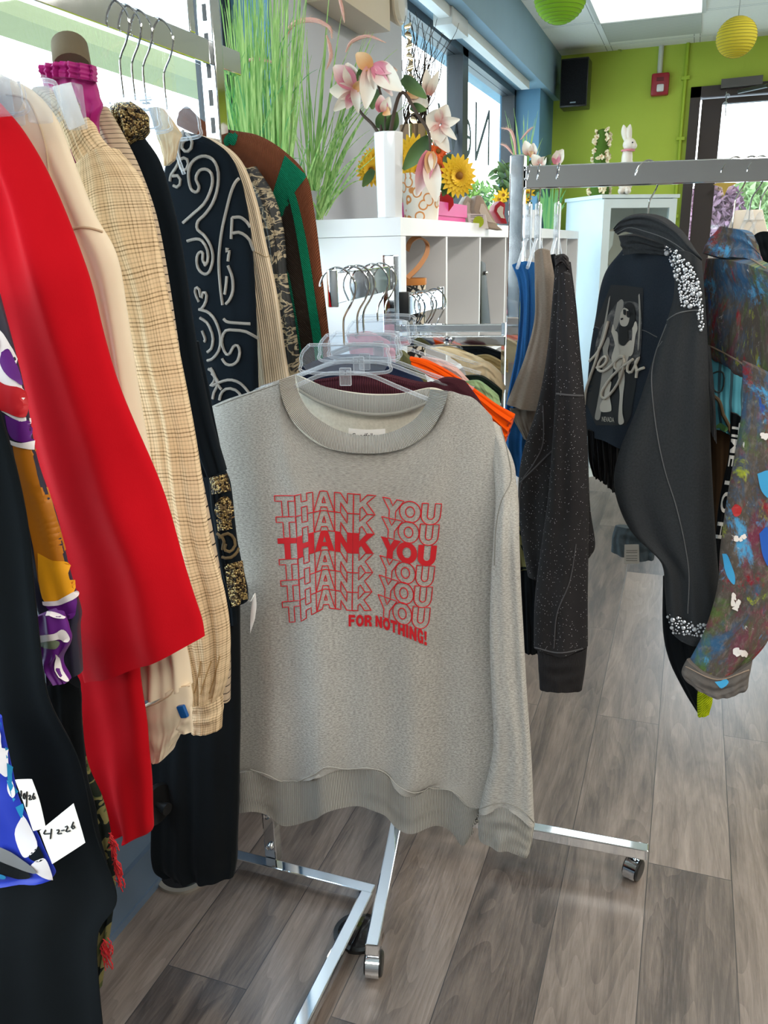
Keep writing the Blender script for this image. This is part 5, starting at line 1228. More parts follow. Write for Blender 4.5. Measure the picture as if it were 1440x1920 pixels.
# jewels
gem = plain('clear_crystal', '#dfe4ea', .05); gem.node_tree.nodes['Principled BSDF'].inputs['Metallic'].default_value = .7
def jewels(name, region, n, bv_, Yd, r0, r1, seed):
    rnd = random.Random(seed); placed = []; mb = MB()
    for _ in range(n * 30):
        if len(placed) >= n: break
        u, v = rnd.random(), rnd.random(); x, y = region(u, v); r = rnd.uniform(r0, r1)
        if any((x - a) ** 2 + (y - b) ** 2 < ((r + c) * 1000) ** 2 for a, b, c in placed): continue
        q = stick(x, y, bv_, .001)
        if q is None: continue
        placed.append((x, y, r)); nn = (CAM - q).normalized(); a = nn.cross(V(0, 0, 1)).normalized(); b = a.cross(nn)
        mb.lathe([(r, 0), (r, r * .3), (r * .8, r * .6), (r * .45, r * .75), (.0002, r * .75)], q, 10, axis=(a, b, nn))
    o_ = build(name, mb, gem, g, sm=False); o_['kind'] = 'stuff'; return o_
def rs(u, v):
    A = spl([V(1238, 452, 0), V(1262, 500, 0), V(1274, 540, 0), V(1276, 576, 0)], v); B_ = spl([V(1258, 458, 0), V(1300, 505, 0), V(1312, 545, 0), V(1314, 572, 0)], v); p_ = A.lerp(B_, u); return p_.x, p_.y
jewels('jewelled_shoulder', rs, 130, [bvk, bvj], 1.6, .0014, .0052, 5)
jewels('jewelled_strip', lambda u, v: (1308 + 8 * u + 3 * v, 572 + 50 * v), 16, [bvk, bvj], 1.6, .0018, .003, 6)
jewels('jewelled_cuff', lambda u, v: (1250 + 105 * u, 1152 + 34 * v + 12 * u + (0)), 95, bvq, 1.58, .0014, .0048, 8)
# printed back panel: grey fade, plain stand-in dancer, script and word
def fade():
    t = NT('grey_photo_print'); u = t.uv(); n_ = t.noise(u, 60, 3, .6, .4)
    t.set(Base_Color=t.ramp(n_, [(.3, lin('#1c1e21')), (.5, lin('#3d3d3f')), (.75, lin('#77736f'))]), Roughness=.8); return t.m
M['p_mid'] = plain('print_mid_grey', '#55565a', .8); M['p_light'] = plain('print_pale_grey', '#bdb5a8', .8); M['p_mid2'] = plain('print_soft_grey', '#8f8a82', .8); M['p_dark'] = plain('print_black', '#0d0e10', .8); M['p_fade'] = fade()
def J(*L): return [(1080 + x_ / 3.69, 380 + y_ / 3.69) for x_, y_ in L]
decal('print_ground', J((245, 568), (340, 572), (468, 590), (462, 800), (440, 1100), (380, 1480), (345, 1540), (140, 1540), (80, 1400), (60, 1150), (120, 880), (190, 700)), bvj, plain('print_ground', '#131518', .8), g, .001, smoothp=False)
decal('print_glow', J((250, 740), (300, 690), (420, 690), (455, 760), (458, 900), (440, 1080), (360, 1120), (150, 1120), (140, 980), (180, 860)), bvj, M['p_fade'], g, .0015)
for q_ in (J((232, 660), (240, 660), (200, 900), (150, 1080), (140, 1070), (190, 880)), J((436, 640), (446, 640), (452, 800), (440, 1000), (430, 1000), (440, 800)), J((290, 690), (320, 668), (335, 700), (310, 800), (280, 880), (262, 850), (275, 760))): decal('print_streak', q_, bvj, M['p_mid2'], g, .0019)
decal('print_leg', J((190, 1130), (240, 1110), (262, 1150), (240, 1240), (200, 1330), (180, 1440), (165, 1500), (135, 1490), (150, 1400), (170, 1280)), bvj, M['p_mid2'], g, .002)
decal('print_leg', J((300, 1160), (335, 1150), (342, 1230), (330, 1340), (325, 1450), (335, 1520), (300, 1530), (300, 1440), (308, 1330), (300, 1230)), bvj, M['p_light'], g, .002)
decal('print_leg', J((210, 1240), (250, 1240), (238, 1320), (252, 1420), (240, 1445), (180, 1445), (172, 1400), (200, 1340)), bvj, M['p_light'], g, .0024)
decal('print_torso', J((285, 960), (330, 990), (385, 950), (392, 1010), (365, 1080), (340, 1160), (270, 1150), (250, 1080), (265, 1020)), bvj, M['p_light'], g, .0022)
decal('print_arm', J((250, 890), (262, 840), (275, 880), (295, 900), (300, 960), (312, 1050), (290, 1060), (272, 960)), bvj, M['p_light'], g, .0026)
decal('print_arm', J((395, 860), (420, 820), (432, 870), (420, 910), (412, 960), (400, 1040), (375, 1060), (385, 990), (396, 920)), bvj, M['p_light'], g, .0026)
decal('print_arm', J((190, 1000), (225, 930), (240, 960), (225, 1040), (260, 1110), (240, 1150), (200, 1090)), bvj, M['p_mid2'], g, .0024)
decal('print_hair', J((340, 710), (370, 688), (400, 700), (416, 760), (405, 850), (372, 880), (345, 850), (360, 780)), bvj, M['p_dark'], g, .0027)
decal('print_scarf', J((305, 850), (340, 850), (365, 880), (362, 960), (335, 990), (305, 960)), bvj, M['p_dark'], g, .0027)
decal('print_face', J((318, 760), (340, 728), (372, 745), (378, 800), (360, 850), (325, 852), (310, 820)), bvj, M['p_light'], g, .003)
decal('print_sunglasses', J((336, 738), (356, 742), (354, 776), (338, 770)), bvj, M['p_dark'], g, .0036)
decal('print_sunglasses', J((360, 748), (382, 750), (382, 792), (362, 788)), bvj, M['p_dark'], g, .0036)
decal('print_lips', J((318, 800), (334, 796), (336, 806), (322, 812)), bvj, M['p_dark'], g, .0036)
for q_ in (J((50, 1190), (75, 1130), (120, 1080), (160, 1030), (200, 940), (232, 820)), J((70, 1400), (80, 1300), (110, 1200), (150, 1080), (170, 1000)),
           J((150, 1140), (190, 1130), (225, 1085), (205, 1060), (170, 1100), (160, 1150), (200, 1165), (260, 1120), (310, 1070), (345, 1065), (320, 1060), (285, 1090), (280, 1140), (310, 1150), (345, 1080), (335, 1160), (290, 1270), (220, 1350), (185, 1340), (195, 1290), (260, 1200), (340, 1130), (380, 1100), (405, 1080), (375, 1110), (365, 1160), (395, 1170), (430, 1100), (445, 1070), (420, 1110), (430, 1160), (425, 1210), (435, 1160), (480, 1140))):
    cord('script_lettering', q_, bvj, M['p_light'], g, r=.0030, off=.004)
tdecal('word_lettering', 'NEVADA', lambda u, v: (1131 + 23 * u, 790 - 9 * v + 2 * u), bvj, M['p_light'], g, off=.0035, sub=.3)
# washed denim hem with tag below
g2 = garment('washed_denim_hem', 'faded blue denim hem with a small printed tag below the black jacket', 'jeans', (1190, 1050), 1.72)
drape('denim_hem', [[(1154, 985), (1190, 990), (1228, 1000)], [(1148, 1005), (1180, 1012), (1230, 1020)], [(1146, 1034), (1190, 1048), (1226, 1050)]], 1.74, denim('faded_denim', '#3d4f57', '#1f2b30', .35), g2, T=.012, amp=.003, nv=24)
tt, bt = drape('hang_tag', [[(1171, 1021), (1198, 1021)], [(1170, 1057), (1199, 1057)]], 1.70, plain('kraft_tag', '#a9a59c', .7), g2, T=.0006, amp=0, nz=0, nu=8, nv=8)
for y_ in (1032, 1036, 1042, 1047, 1051): cord('tag_print', [(1174, y_), (1184, y_), (1195, y_)], bt, M['ink'], g2, r=.0004)
# black sleeve with lime knit cuff
g2 = garment('black_lime_jacket', 'black sleeve ending in a lime knitted cuff at the lower right', 'jacket', (1310, 1335), 1.66)
o, bl_ = drape('sleeve', [[(1243, 1080), (1330, 1080)], [(1243, 1180), (1330, 1180)], [(1256, 1240), (1334, 1230)], [(1285, 1300), (1335, 1292)], [(1308, 1336), (1330, 1320)]], 1.66, M['black'], g2, T=.014, amp=.003, nv=40)
drape('lime_cuff', [[(1308, 1288), (1335, 1290)], [(1307, 1315), (1336, 1314)], [(1308, 1342), (1330, 1338)]], 1.645, knit('lime_knit', '#b3c11a', '#7d8a10', 110), g2, T=.010, amp=.001, nv=16)
# painted jacket
def paint():
    t = NT('paint_spattered_denim'); u = t.uv(); o = t.obj()
    base = t.mix(t.noise(u, 9, 5, .7), lin('#403b37'), lin('#655a50'))
    base = t.mix(t.math('MULTIPLY', t.wave(u, 380, .5, 'DIAGONAL'), .25), base, lin('#241f1e'))
    def spl_(c, sc, lo, hi, seed, st=(1, .55, 1), k=1):
        n_ = t.noise(t.map(u, st, (0, 0, .4), (seed, seed * 1.7, 0)), sc, 6, .72, .6)
        m_ = t.ramp(n_, [(lo, (0, 0, 0)), (hi, (1, 1, 1))]); return t.mix(t.math('MULTIPLY', m_, k), base, lin(c))
    base = spl_('#7a2646', 12, .52, .63, 3.1, k=.75); base = spl_('#285a80', 10, .50, .62, 9.4, k=.85); base = spl_('#4d6a2a', 10, .53, .63, 15, k=.8)
    base = spl_('#8a1c26', 16, .57, .65, 22, k=.95); base = spl_('#a8b021', 15, .59, .67, 31, k=.95); base = spl_('#4796c4', 14, .58, .66, 44, k=.95); base = spl_('#1f4fa0', 16, .64, .69, 51)
    base = spl_('#b86a86', 30, .64, .72, 63, k=.8); base = spl_('#d8cfcb', 42, .64, .70, 77, (1, 1, 1), k=.85)
    base = spl_('#9b9288', 110, .50, .72, 91, (1, .5, 1), k=.35)
    t.set(Base_Color=base, Roughness=.85, Specular_IOR_Level=.25); t.bump(t.noise(u, 120, 4), .6, .002); return t.m
M['paint'] = paint()
g = garment('painted_jacket', 'denim jacket spattered all over with coloured paint at the right edge', 'jacket', (1380, 1290), 1.55)
o, bvp = drape('jacket_back', [[(1326, 484, 1.74), (1365, 484, 1.68), (1410, 490, 1.62), (1480, 520, 1.56)], [(1316, 560, 1.76), (1370, 560, 1.68), (1430, 570, 1.62), (1500, 600, 1.56)], [(1318, 640, 1.76), (1360, 660, 1.70), (1420, 690, 1.63), (1500, 720, 1.56)], [(1334, 655, 1.76), (1375, 676, 1.70), (1430, 715, 1.63), (1500, 750, 1.56)]], 1.7, M['paint'], g, T=.014, amp=.004, nv=50, nu=44)
drape('collar', [[(1350, 428, 1.72), (1372, 428, 1.69), (1402, 436, 1.66), (1422, 470, 1.64)], [(1330, 448, 1.715), (1372, 456, 1.68), (1408, 464, 1.65), (1430, 486, 1.63)], [(1316, 474, 1.71), (1360, 486, 1.675), (1404, 488, 1.64), (1438, 510, 1.61)]], 1.7, M['paint'], g, T=.010, amp=.002, nv=24, nu=40)
o, bvp2 = drape('sleeve', [[(1392, 676), (1440, 700), (1500, 740)], [(1392, 760), (1450, 770), (1520, 790)], [(1378, 850), (1440, 860), (1520, 870)], [(1362, 940), (1430, 950), (1510, 960)], [(1350, 1030), (1420, 1040), (1490, 1050)], [(1345, 1100), (1410, 1110), (1465, 1120)], [(1322, 1180), (1390, 1190), (1442, 1196)], [(1292, 1240), (1350, 1262), (1408, 1240)]], 1.53, M['paint'], g, T=.024, amp=.006, fq=1.5, nv=100, nu=44)
o, bvp3 = drape('cuff', [[(1288, 1236), (1345, 1262), (1411, 1238)], [(1278, 1258), (1340, 1285), (1405, 1268)], [(1282, 1272), (1345, 1298), (1402, 1290)]], 1.52, denim('brown_grey_denim', '#6b6056', '#3d3732', .3), g, T=.024, amp=.003, nv=16)
sb = plain('paint_seam_thread', '#8a7a6c', .9)
cord('stitching', [(1330, 648), (1370, 668), (1420, 700), (1440, 716)], bvp, sb, g, r=.0016)
cord('stitching', [(1320, 478), (1362, 480), (1402, 484), (1436, 504)], bvp, sb, g, r=.0014)
cord('stitching', [(1290, 1234), (1345, 1256), (1408, 1234)], bvp3, sb, g, r=.0012)
cord('stitching', [(1286, 1250), (1345, 1274), (1404, 1256)], bvp3, sb, g, r=.0012)
bb_ = plain('sky_blue_paint', '#3f9fd0', .5); ww = plain('white_paint_splat', '#e6ddd6', .5); rd = plain('red_paint_dot', '#b02424', .5); db_ = plain('deep_blue_paint', '#1b56b0', .5)
for pl in ([(1355, 1038), (1364, 1040), (1372, 1060), (1378, 1080), (1376, 1096), (1362, 1076)], [(1420, 888), (1444, 884), (1444, 932), (1428, 920)], [(1340, 1278), (1352, 1276), (1360, 1272), (1366, 1280), (1352, 1290)]):
    decal('blue_paint_patch', pl, [bvp3, bvp2], bb_, g)
decal('blue_paint_patch', [(1424, 1000), (1440, 990), (1442, 1060), (1430, 1040)], bvp2, db_, g)
decal('red_paint_dot', [(1372, 954), (1380, 945), (1390, 952), (1388, 964), (1378, 968)], bvp2, rd, g)
rnd = random.Random(11)
for cx, cy, rr_ in ((1386, 1008, 13), (1376, 1130, 17), (1390, 1220, 15), (1436, 815, 12)):
    for _ in range(5):
        a = rnd.uniform(0, 6.28); d_ = rr_ * rnd.uniform(.1, .7); x_, y_ = cx + d_ * math.cos(a), cy + d_ * math.sin(a)
        pl = [(x_ + rr_ * rnd.uniform(.15, .55) * math.cos(k * .9), y_ + rr_ * rnd.uniform(.2, .6) * math.sin(k * .9)) for k in range(7)]
        decal('white_paint_splat', pl, bvp2, ww, g, off=.0022)
# turquoise painted panel jacket with lettering strip
g = garment('lettered_jacket', 'dark jacket with turquoise painted door panel and white TIME TO lettering strip', 'jacket', (1360, 1000), 1.70)
def turq():
    t = NT('turquoise_painted_boards'); w = t.wave(t.uv(), 14, 1.5, 'X'); m_ = t.math('LESS_THAN', w, .13); t.set(Base_Color=t.mix(m_, lin('#3a8496'), lin('#153c49')), Roughness=.7); return t.m
o, bt_ = drape('jacket_panel', [[(1326, 650), (1362, 660), (1396, 680)], [(1326, 740), (1360, 750), (1392, 760)], [(1330, 800), (1362, 810), (1388, 830)]], 1.73, turq(), g, T=.010, amp=.002, nv=30)
drape('jacket_lower', [[(1330, 796), (1362, 802), (1388, 812)], [(1332, 900), (1360, 900), (1382, 900)], [(1335, 1000), (1350, 1000), (1372, 1000)], [(1340, 1100), (1350, 1100), (1360, 1100)]], 1.735, cloth('dark_brown_paint', '#3a2a1a', '#241b12', 14), g, T=.010, amp=.002, nv=30)
mk = plain('dark_line_paint', '#1b2b2c', .7)
cord('painted_line', [(1337, 700), (1350, 696), (1358, 704), (1356, 728), (1346, 736), (1338, 730)], bt_, mk, g, r=.0016)
cord('painted_line', [(1338, 742), (1348, 752), (1354, 772), (1366, 800), (1374, 820)], bt_, plain('painted_branch', '#4a3a20', .7), g, r=.0035, Y=1.715)
decal('green_leaf_paint', [(1340, 800), (1352, 792), (1366, 806), (1360, 816), (1344, 814)], bt_, plain('green_leaf_paint', '#3d6b3a', .7), g, .003)
o, bk_ = drape('lettering_strip', [[(1370, 772), (1384, 778), (1398, 790)], [(1366, 850), (1378, 856), (1392, 860)], [(1350, 930), (1364, 936), (1380, 940)], [(1342, 1000), (1352, 1004), (1368, 1010)], [(1338, 1100), (1348, 1104), (1360, 1110)]], 1.68, M['black'], g, T=.006, amp=.001, nv=50)
def fv(u, v):
    p_ = spl([V(1381, 792, 0), V(1376, 850, 0), V(1362, 930, 0), V(1349, 1010, 0)], u); return p_.x + (v - .5) * 15, p_.y + (v - .5) * 2
tdecal('strip_lettering', 'TIME TO H', fv, bk_, plain('white_strip_lettering', '#cfcfcb', .7), g, off=.001, tb=.02, sub=.2)
simple('black_blouse', 'black garment collar behind the painted jacket at the right edge', 'blouse', [[(1408, 445), (1430, 434), (1470, 440)], [(1415, 480), (1440, 470), (1480, 480)], [(1430, 510), (1450, 505), (1490, 520)]], 1.86, M['black'], T=.012, amp=.002, nv=20)
# ------------------------------------------------------------------ things on top of the shelf
def onshelf(px, X): q = atx(px, 410, X); return V(q.x, q.y, SZ)
# long fake grasses
def blade(mb, a, b, bend, w, n=9, droop=0):
    a = Vector(a); b = Vector(b); mid = (a + b) / 2 + bend; side = (b - a).cross(CAM - mid).normalized()
    k0 = len(mb.v)
    for i in range(n):
        t = i / (n - 1); p = a * (1 - t) ** 2 + mid * 2 * t * (1 - t) + b * t * t; ww = w * (1 - t ** 2.2) * .5 + .0003
        mb.v += [p - side * ww, p + side * ww]
        if i: mb.face([k0 + 2 * i - 2, k0 + 2 * i - 1, k0 + 2 * i + 1, k0 + 2 * i], [(0, t), (1, t), (1, t), (0, t)])
def grassmat(name, a, b):
    t = NT(name); n_ = t.noise(t.map(t.obj(), (1, 1, .03)), 170, 2, .5); t.set(Base_Color=t.mix(t.ramp(n_, [(.3, (0, 0, 0)), (.7, (1, 1, 1))]), lin(a), lin(b)), Roughness=.5, Specular_IOR_Level=.4); return t.m
gm1 = grassmat('faux_grass', '#5f9a45', '#b9d98c'); gm2 = grassmat('faux_grass_teal', '#2f8a5c', '#8cc070')
rnd = random.Random(21)
def pot(t, c, r, h, mat):
    build('pot', MB().lathe([(.001, 0), (r * .75, 0), (r, h), (r * .92, h), (r * .88, h - .012), (.001, h - .012)], c, 32), mat, t)
c = V(-.955, 1.80, 1.18)
st_ = tag(build('plant_stand', MB().lathe([(.001, 0), (.13, 0), (.13, .02), (.02, .03), (.02, 1.14), (.12, 1.15), (.12, 1.18), (.001, 1.18)], V(c.x - .01, c.y - .05, 0), 28), M['white']), 'white pedestal carrying the tall upright grass behind the knit sweater', 'plant stand')
t = thing('tall_grass', 'tall dense upright artificial green grass rising behind the striped knit sweater', 'plant', V(c.x - .01, c.y - .05, 1.18))
pot(t, V(c.x - .01, c.y - .05, 1.18), .075, .13, plain('dark_pot', '#2b2d2f', .5))
mb = MB()
for i in range(190):
    px0 = rnd.uniform(425, 560); a = at(px0 * .55 + 225, rnd.uniform(420, 470), c.y + rnd.uniform(-.08, .05)); 
    px1 = px0 + rnd.gauss(0, 22) - 6; py1 = rnd.choice([rnd.uniform(-160, 60), rnd.uniform(-40, 240)])
    b_ = at(px1, py1, c.y + rnd.uniform(-.12, .10))
    blade(mb, a, b_, V(rnd.uniform(-.02, .02), 0, .02), rnd.uniform(.002, .0055))
build('blades', mb, [gm1], t, sm=False)['kind'] = 'stuff'
mb = MB()
for i in range(60):
    a = at(rnd.uniform(440, 530), rnd.uniform(430, 460), c.y + rnd.uniform(-.08, .05)); x_ = rnd.uniform(400, 560)
    blade(mb, a, at(x_ + rnd.uniform(-30, 60), rnd.uniform(20, 330), c.y + rnd.uniform(-.1, .1)), V(rnd.uniform(-.06, .06), 0, .14), rnd.uniform(.002, .004), 14)
build('fine_blades', mb, gm2, t, sm=False)['kind'] = 'stuff'
# looser grass with pink plumes at the shelf end
t = thing('plumed_grass', 'loose arching artificial grass with fuzzy pink plumes at the shelf corner', 'plant', V(-.93, 1.96, SZ))
pot(t, V(-.93, 1.97, SZ), .05, .07, plain('small_grey_pot', '#9ea2a5', .5))
mb = MB(); YB = 1.97
def gb(px, py, x1, y1, bx, bz, w=.004, n=16): blade(mb, at(px, py, YB), at(x1, y1, YB + rnd.uniform(-.08, .06)), V(bx, 0, bz), w, n)
for a_ in ((596, 412, 690, 210, 0, .05, .012), (602, 408, 735, 135, -.01, .05, .005), (590, 405, 640, 30, 0, .02, .006), (585, 400, 620, -40, 0, .02, .006), (598, 410, 700, 60, -.02, .03, .005), (604, 405, 790, 175, -.02, .05, .0025), (600, 410, 668, 300, .0, .04, .005), (590, 408, 575, 60, 0, .02, .006), (596, 410, 655, 318, .01, .12, .004), (580, 405, 660, 80, -.03, .04, .005), (610, 405, 716, 262, .0, .03, .003), (600, 400, 745, 92, -.03, .10, .0035), (585, 400, 560, 90, 0, .02, .006), (592, 400, 608, 120, 0, .02, .007)): gb(*a_)
for i in range(46):
    gb(rnd.uniform(560, 606), rnd.uniform(395, 415), rnd.uniform(520, 720), rnd.uniform(40, 360), rnd.uniform(-.03, .03), rnd.uniform(.0, .1), rnd.uniform(.0015, .005))
build('blades', mb, gm1, t, sm=False)['kind'] = 'stuff'
pm = plain('pink_plume', '#d9a79c', .9); pm2 = plain('pale_plume', '#e0c6ac', .9)
def plume(pts, Y, r, par, nb=260):
    P = smooth([at(x, y, Y) for x, y in pts], 40); mb = MB(); mb.tube(P, [r * .35 * math.sin(PI * (.1 + .85 * i / 39)) for i in range(40)], 6)
    b0_ = build('plume', mb, pm, par); hb2 = MB()
    for i in range(nb):
        k = rnd.randrange(39); p = P[k]; tn = (P[k + 1] - P[k]).normalized(); d_ = V(rnd.gauss(0, 1), rnd.gauss(0, 1), rnd.gauss(0, 1)).normalized()
        rr_ = r * math.sin(PI * (.12 + .8 * k / 39)); q = p + (d_ * .8 + tn * .7) * rr_ * 1.2; s_ = tn.cross(d_).normalized() * .0007; j = len(hb2.v)
        hb2.v += [p - s_, p + s_, q]; hb2.face([j, j + 1, j + 2])
    build('plume_hair', hb2, pm2, b0_, sm=False)['kind'] = 'stuff'
plume([(532, 98), (538, 62), (556, 42), (590, 38), (618, 52), (622, 72)], 1.95, .016, t)
plume([(612, 66), (618, 86), (620, 108), (612, 130)], 1.93, .013, t, 160)
plume([(648, 98), (660, 78), (690, 68), (724, 80)], 1.96, .011, t, 160)
plume([(632, -20), (640, 10), (646, 42)], 1.9, .011, t, 140)
plume([(446, 130), (470, 112), (500, 114), (540, 126)], 1.8, .010, t, 160)
# white fluted vase
vq = onshelf(731, -.675); vh = 0
vp = thing('tall_white_vase', 'tall glossy white faceted vase at the shelf corner holding magnolias', 'vase', vq)
Dv = (vq - CAM).dot(fwd); vr = 27 * Dv / FPX
topz = at(726, 250, vq.y).z
build('vase_body', MB().lathe([(.001, 0), (vr * .92, 0), (vr * .9, .01), (vr * 1.05, topz - SZ), (vr * .95, topz - SZ + .002), (vr * .85, .03), (.001, .03)], vq, 8), M['whitegloss'], vp, bevel=.002)
# petals and flowers
def petal(mb, a, b, w, cup=.25, bend=.0, n=9, m_=5):
    a = Vector(a); b = Vector(b); ax_ = b - a; L = ax_.length; ax_.normalize(); side = ax_.cross(CAM - a).normalized(); nn = side.cross(ax_)
    P = []; F = []; U = []
    for i in range(n):
        t = i / (n - 1); ww = w * (math.sin(PI * min(1, .08 + .92 * t) ** .85) ** .75 if t < .999 else .12) + w * .05; r1_ = []; r2_ = []; u = []
        for k in range(m_):
            s = (k / (m_ - 1) - .5) * 2
            p = a + ax_ * L * t + side * ww * .5 * s + nn * (abs(s) ** 2 * cup * ww + math.sin(PI * t) * bend * L)
            r1_.append(p + nn * .0005); r2_.append(p - nn * .0005); u.append((k / (m_ - 1), t))
        P.append(r1_); F.append(r2_); U.append(u)
    mb.shell(P, F, U)
def petalmat(name, base, tip, p0=.2, p1=.75):
    t = NT(name); u = t.sep(t.uv()); v = t.math('ADD', u[1], t.math('MULTIPLY', t.math('SUBTRACT', t.noise(t.map(t.uv(), (14, 1, 1)), 3, 2), .5), .25))
    t.set(Base_Color=t.ramp(v, [(p0, lin(base)), (p1, lin(tip))]), Roughness=.6, Subsurface_Weight=.0, Sheen_Weight=.2); return t.m
mag = petalmat('magnolia_petal', '#cf8f86', '#ece2d3', .05, .5); magp = petalmat('pink_magnolia_petal', '#cc7788', '#ead5cb', .45, .95); mago = petalmat('amber_petal', '#c88a4e', '#dfb98c', .2, .9)
leafm = petalmat('magnolia_leaf', '#38572a', '#5c7a3c', .2, .9); barkm = plain('magnolia_stem', '#4a3c33', .8)
def flower(par, Y, pets, mat=None):
    for mt in {p_[5] for p_ in pets}:
        mb = MB()
        for p_ in pets:
            if p_[5] is mt:
                D = Y * 1.06 + .1; petal(mb, at(p_[0], p_[1], Y), at(p_[2], p_[3], Y + (p_[6] if len(p_) > 6 else -.01)), p_[4] * D / FPX, .25, .05)
        build('blossom', mb, mt, par)
def leaves(par, Y, ls):
    for a_ in ls:
        mb = MB(); petal(mb, at(a_[0], a_[1], Y), at(a_[2], a_[3], Y), a_[4] * (Y * 1.06 + .1) / FPX, .2, .06); build('leaf', mb, leafm, par)
def stem(par, Y, pts, r=.0035):
    build('stem', MB().tube(smooth([at(x, y, Y) for x, y in pts], 20), [r * (1.2 - .5 * i / 19) for i in range(20)], 8), barkm, par)
vy = vq.y
def spray(label, dy): return thing('magnolia_spray', label, 'flower', V(vq.x, vq.y, SZ + .05), None)
s1 = spray('pink and white magnolia bloom leaning left out of the white vase', 0)
stem(s1, vy, [(716, 262), (700, 235), (680, 215), (668, 195), (662, 172)])
flower(s1, vy, [(665, 162, 626, 124, 30, magp), (664, 160, 650, 118, 26, mag), (662, 172, 618, 170, 24, mag), (660, 175, 626, 208, 18, mag), (664, 165, 672, 212, 15, mag), (660, 178, 650, 205, 16, magp), (664, 168, 686, 150, 14, mago)])
s2 = spray('large drooping white magnolia at the top of the white vase', 0)
stem(s2, vy, [(724, 262), (722, 215), (712, 170), (700, 132)])
flower(s2, vy - .02, [(696, 128, 668, 100, 24, mago), (694, 126, 686, 204, 28, mag), (700, 124, 736, 180, 17, magp), (704, 126, 754, 170, 34, mag), (700, 126, 745, 132, 18, magp), (697, 128, 702, 168, 16, mag)])
leaves(s2, vy, [(690, 132, 672, 158, 24), (700, 140, 722, 160, 20), (700, 165, 698, 205, 22), (712, 242, 728, 205, 24), (730, 246, 744, 210, 20)])
s3 = spray('closed pink magnolia bud low in front of the white vase rim', 0)
stem(s3, vy, [(716, 256), (714, 232), (716, 212)])
flower(s3, vy - .03, [(716, 210, 714, 178, 20, magp), (720, 210, 730, 182, 18, mag), (722, 208, 732, 215, 14, mago)])
s4 = spray('magnolia branch arching right and hanging down over the patterned planter', 0)
stem(s4, vy - .01, [(730, 262), (737, 220), (748, 180), (760, 176), (780, 210), (800, 240), (806, 262), (806, 290)], .004)
flower(s4, vy - .03, [(806, 284, 782, 366, 26, magp), (808, 284, 804, 330, 18, mago), (806, 300, 818, 378, 28, mag), (812, 288, 810, 320, 14, mag)])
flower(s4, vy + .03, [(826, 232, 800, 216, 34, mag), (826, 230, 838, 196, 26, mag), (828, 232, 862, 224, 15, mag), (828, 234, 856, 262, 12, mag), (824, 236, 818, 274, 26, mag), (820, 250, 842, 286, 20, mag)])
flower(s4, vy + .05, [(772, 172, 802, 200, 30, mag), (770, 168, 784, 184, 24, mago), (802, 178, 800, 130, 16, mag), (804, 178, 822, 134, 14, mag), (778, 176, 790, 206, 20, mag)])
leaves(s4, vy, [(755, 146, 800, 184, 20), (806, 258, 756, 318, 26), (770, 200, 800, 206, 14)])
stem(s4, vy, [(752, 250), (762, 225), (775, 215), (790, 208)], .002)
# metallic twig bundle
mq = onshelf(778, -.80)
t = thing('twig_bundle', 'shiny bronze vase of curly dark twigs behind the patterned planter', 'vase', mq)
MY = mq.y; D = MY * 1.06 + .1
zt_ = at(778, 235, MY).z
build('bronze_vase', MB().lathe([(.001, 0), (25 * D / FPX, 0), (22 * D / FPX, (zt_ - SZ) * .7), (24 * D / FPX, zt_ - SZ), (22 * D / FPX, zt_ - SZ), (.001, zt_ - SZ - .02)], mq, 24), chrome('bronze_metal', .2, (.62, .47, .33, 1)), t)
tw = MB(); tm = plain('dark_twig', '#33261d', .6)
for i in range(46):
    x0_ = rnd.uniform(760, 800); x1_ = x0_ + rnd.uniform(-22, 60) * (1 if i % 3 else .4); y1_ = rnd.uniform(20, 150); pts = []
    for k in range(14):
        f = k / 13; pts.append(at(x0_ + (x1_ - x0_) * f ** 1.4 + 4 * math.sin(f * 14 + i * 2), 245 + (y1_ - 245) * f, MY + rnd.uniform(-.01, .01)))
    tw.tube(pts, [.0022 * (1 - .7 * k / 13) for k in range(14)], 4)
build('twigs', tw, tm, t)['kind'] = 'stuff'
rb = MB(); P = []; F = []; U = []
for k in range(60):
    f = k / 59; p = at(764 + 12 * f, 45 + 190 * f, MY - .03); a = f * 30; s_ = V(math.cos(a), math.sin(a), .3) * .010
    P.append([p - s_, p + s_]); F.append([p - s_ + V(0, .0006, 0), p + s_ + V(0, .0006, 0)]); U.append([(0, f), (1, f)])
rb.shell(P, F, U); build('gold_ribbon', rb, chrome('gold_ribbon_metal', .25, (.80, .66, .42, 1)), t)
# patterned planter with sunflowers
pq = onshelf(790, -.70); D = pq.y * 1.06 + .1
t = thing('patterned_planter', 'white planter with an orange scroll pattern full of artificial sunflowers', 'planter', pq)
def scrollm():
    m_ = NT('orange_scroll_ceramic'); v = m_.voro(m_.obj(), 36, 'F1'); n_ = m_.noise(m_.obj(), 30, 2); f = m_.math('ADD', v, m_.math('MULTIPLY', n_, .25))
    w = m_.math('ABSOLUTE', m_.math('SUBTRACT', f, .55)); m_.set(Base_Color=m_.ramp(w, [(.0, lin('#d98f4c')), (.05, lin('#d98f4c')), (.08, lin('#efe9df'))]), Roughness=.3); return m_.m
ph_ = at(790, 326, pq.y).z - SZ; k_ = D / FPX
build('planter_body', MB().lathe([(.001, 0), (28 * k_, 0), (31 * k_, ph_ * .5), (35 * k_, ph_), (33 * k_, ph_), (29 * k_, ph_ - .02), (.001, ph_ - .02)], pq, 32), scrollm(), t)
yel = petalmat('sunflower_petal', '#d69a12', '#f0c41c', .1, .6); orm = petalmat('orange_petal', '#c8440f', '#ef6a1c', .1, .7)
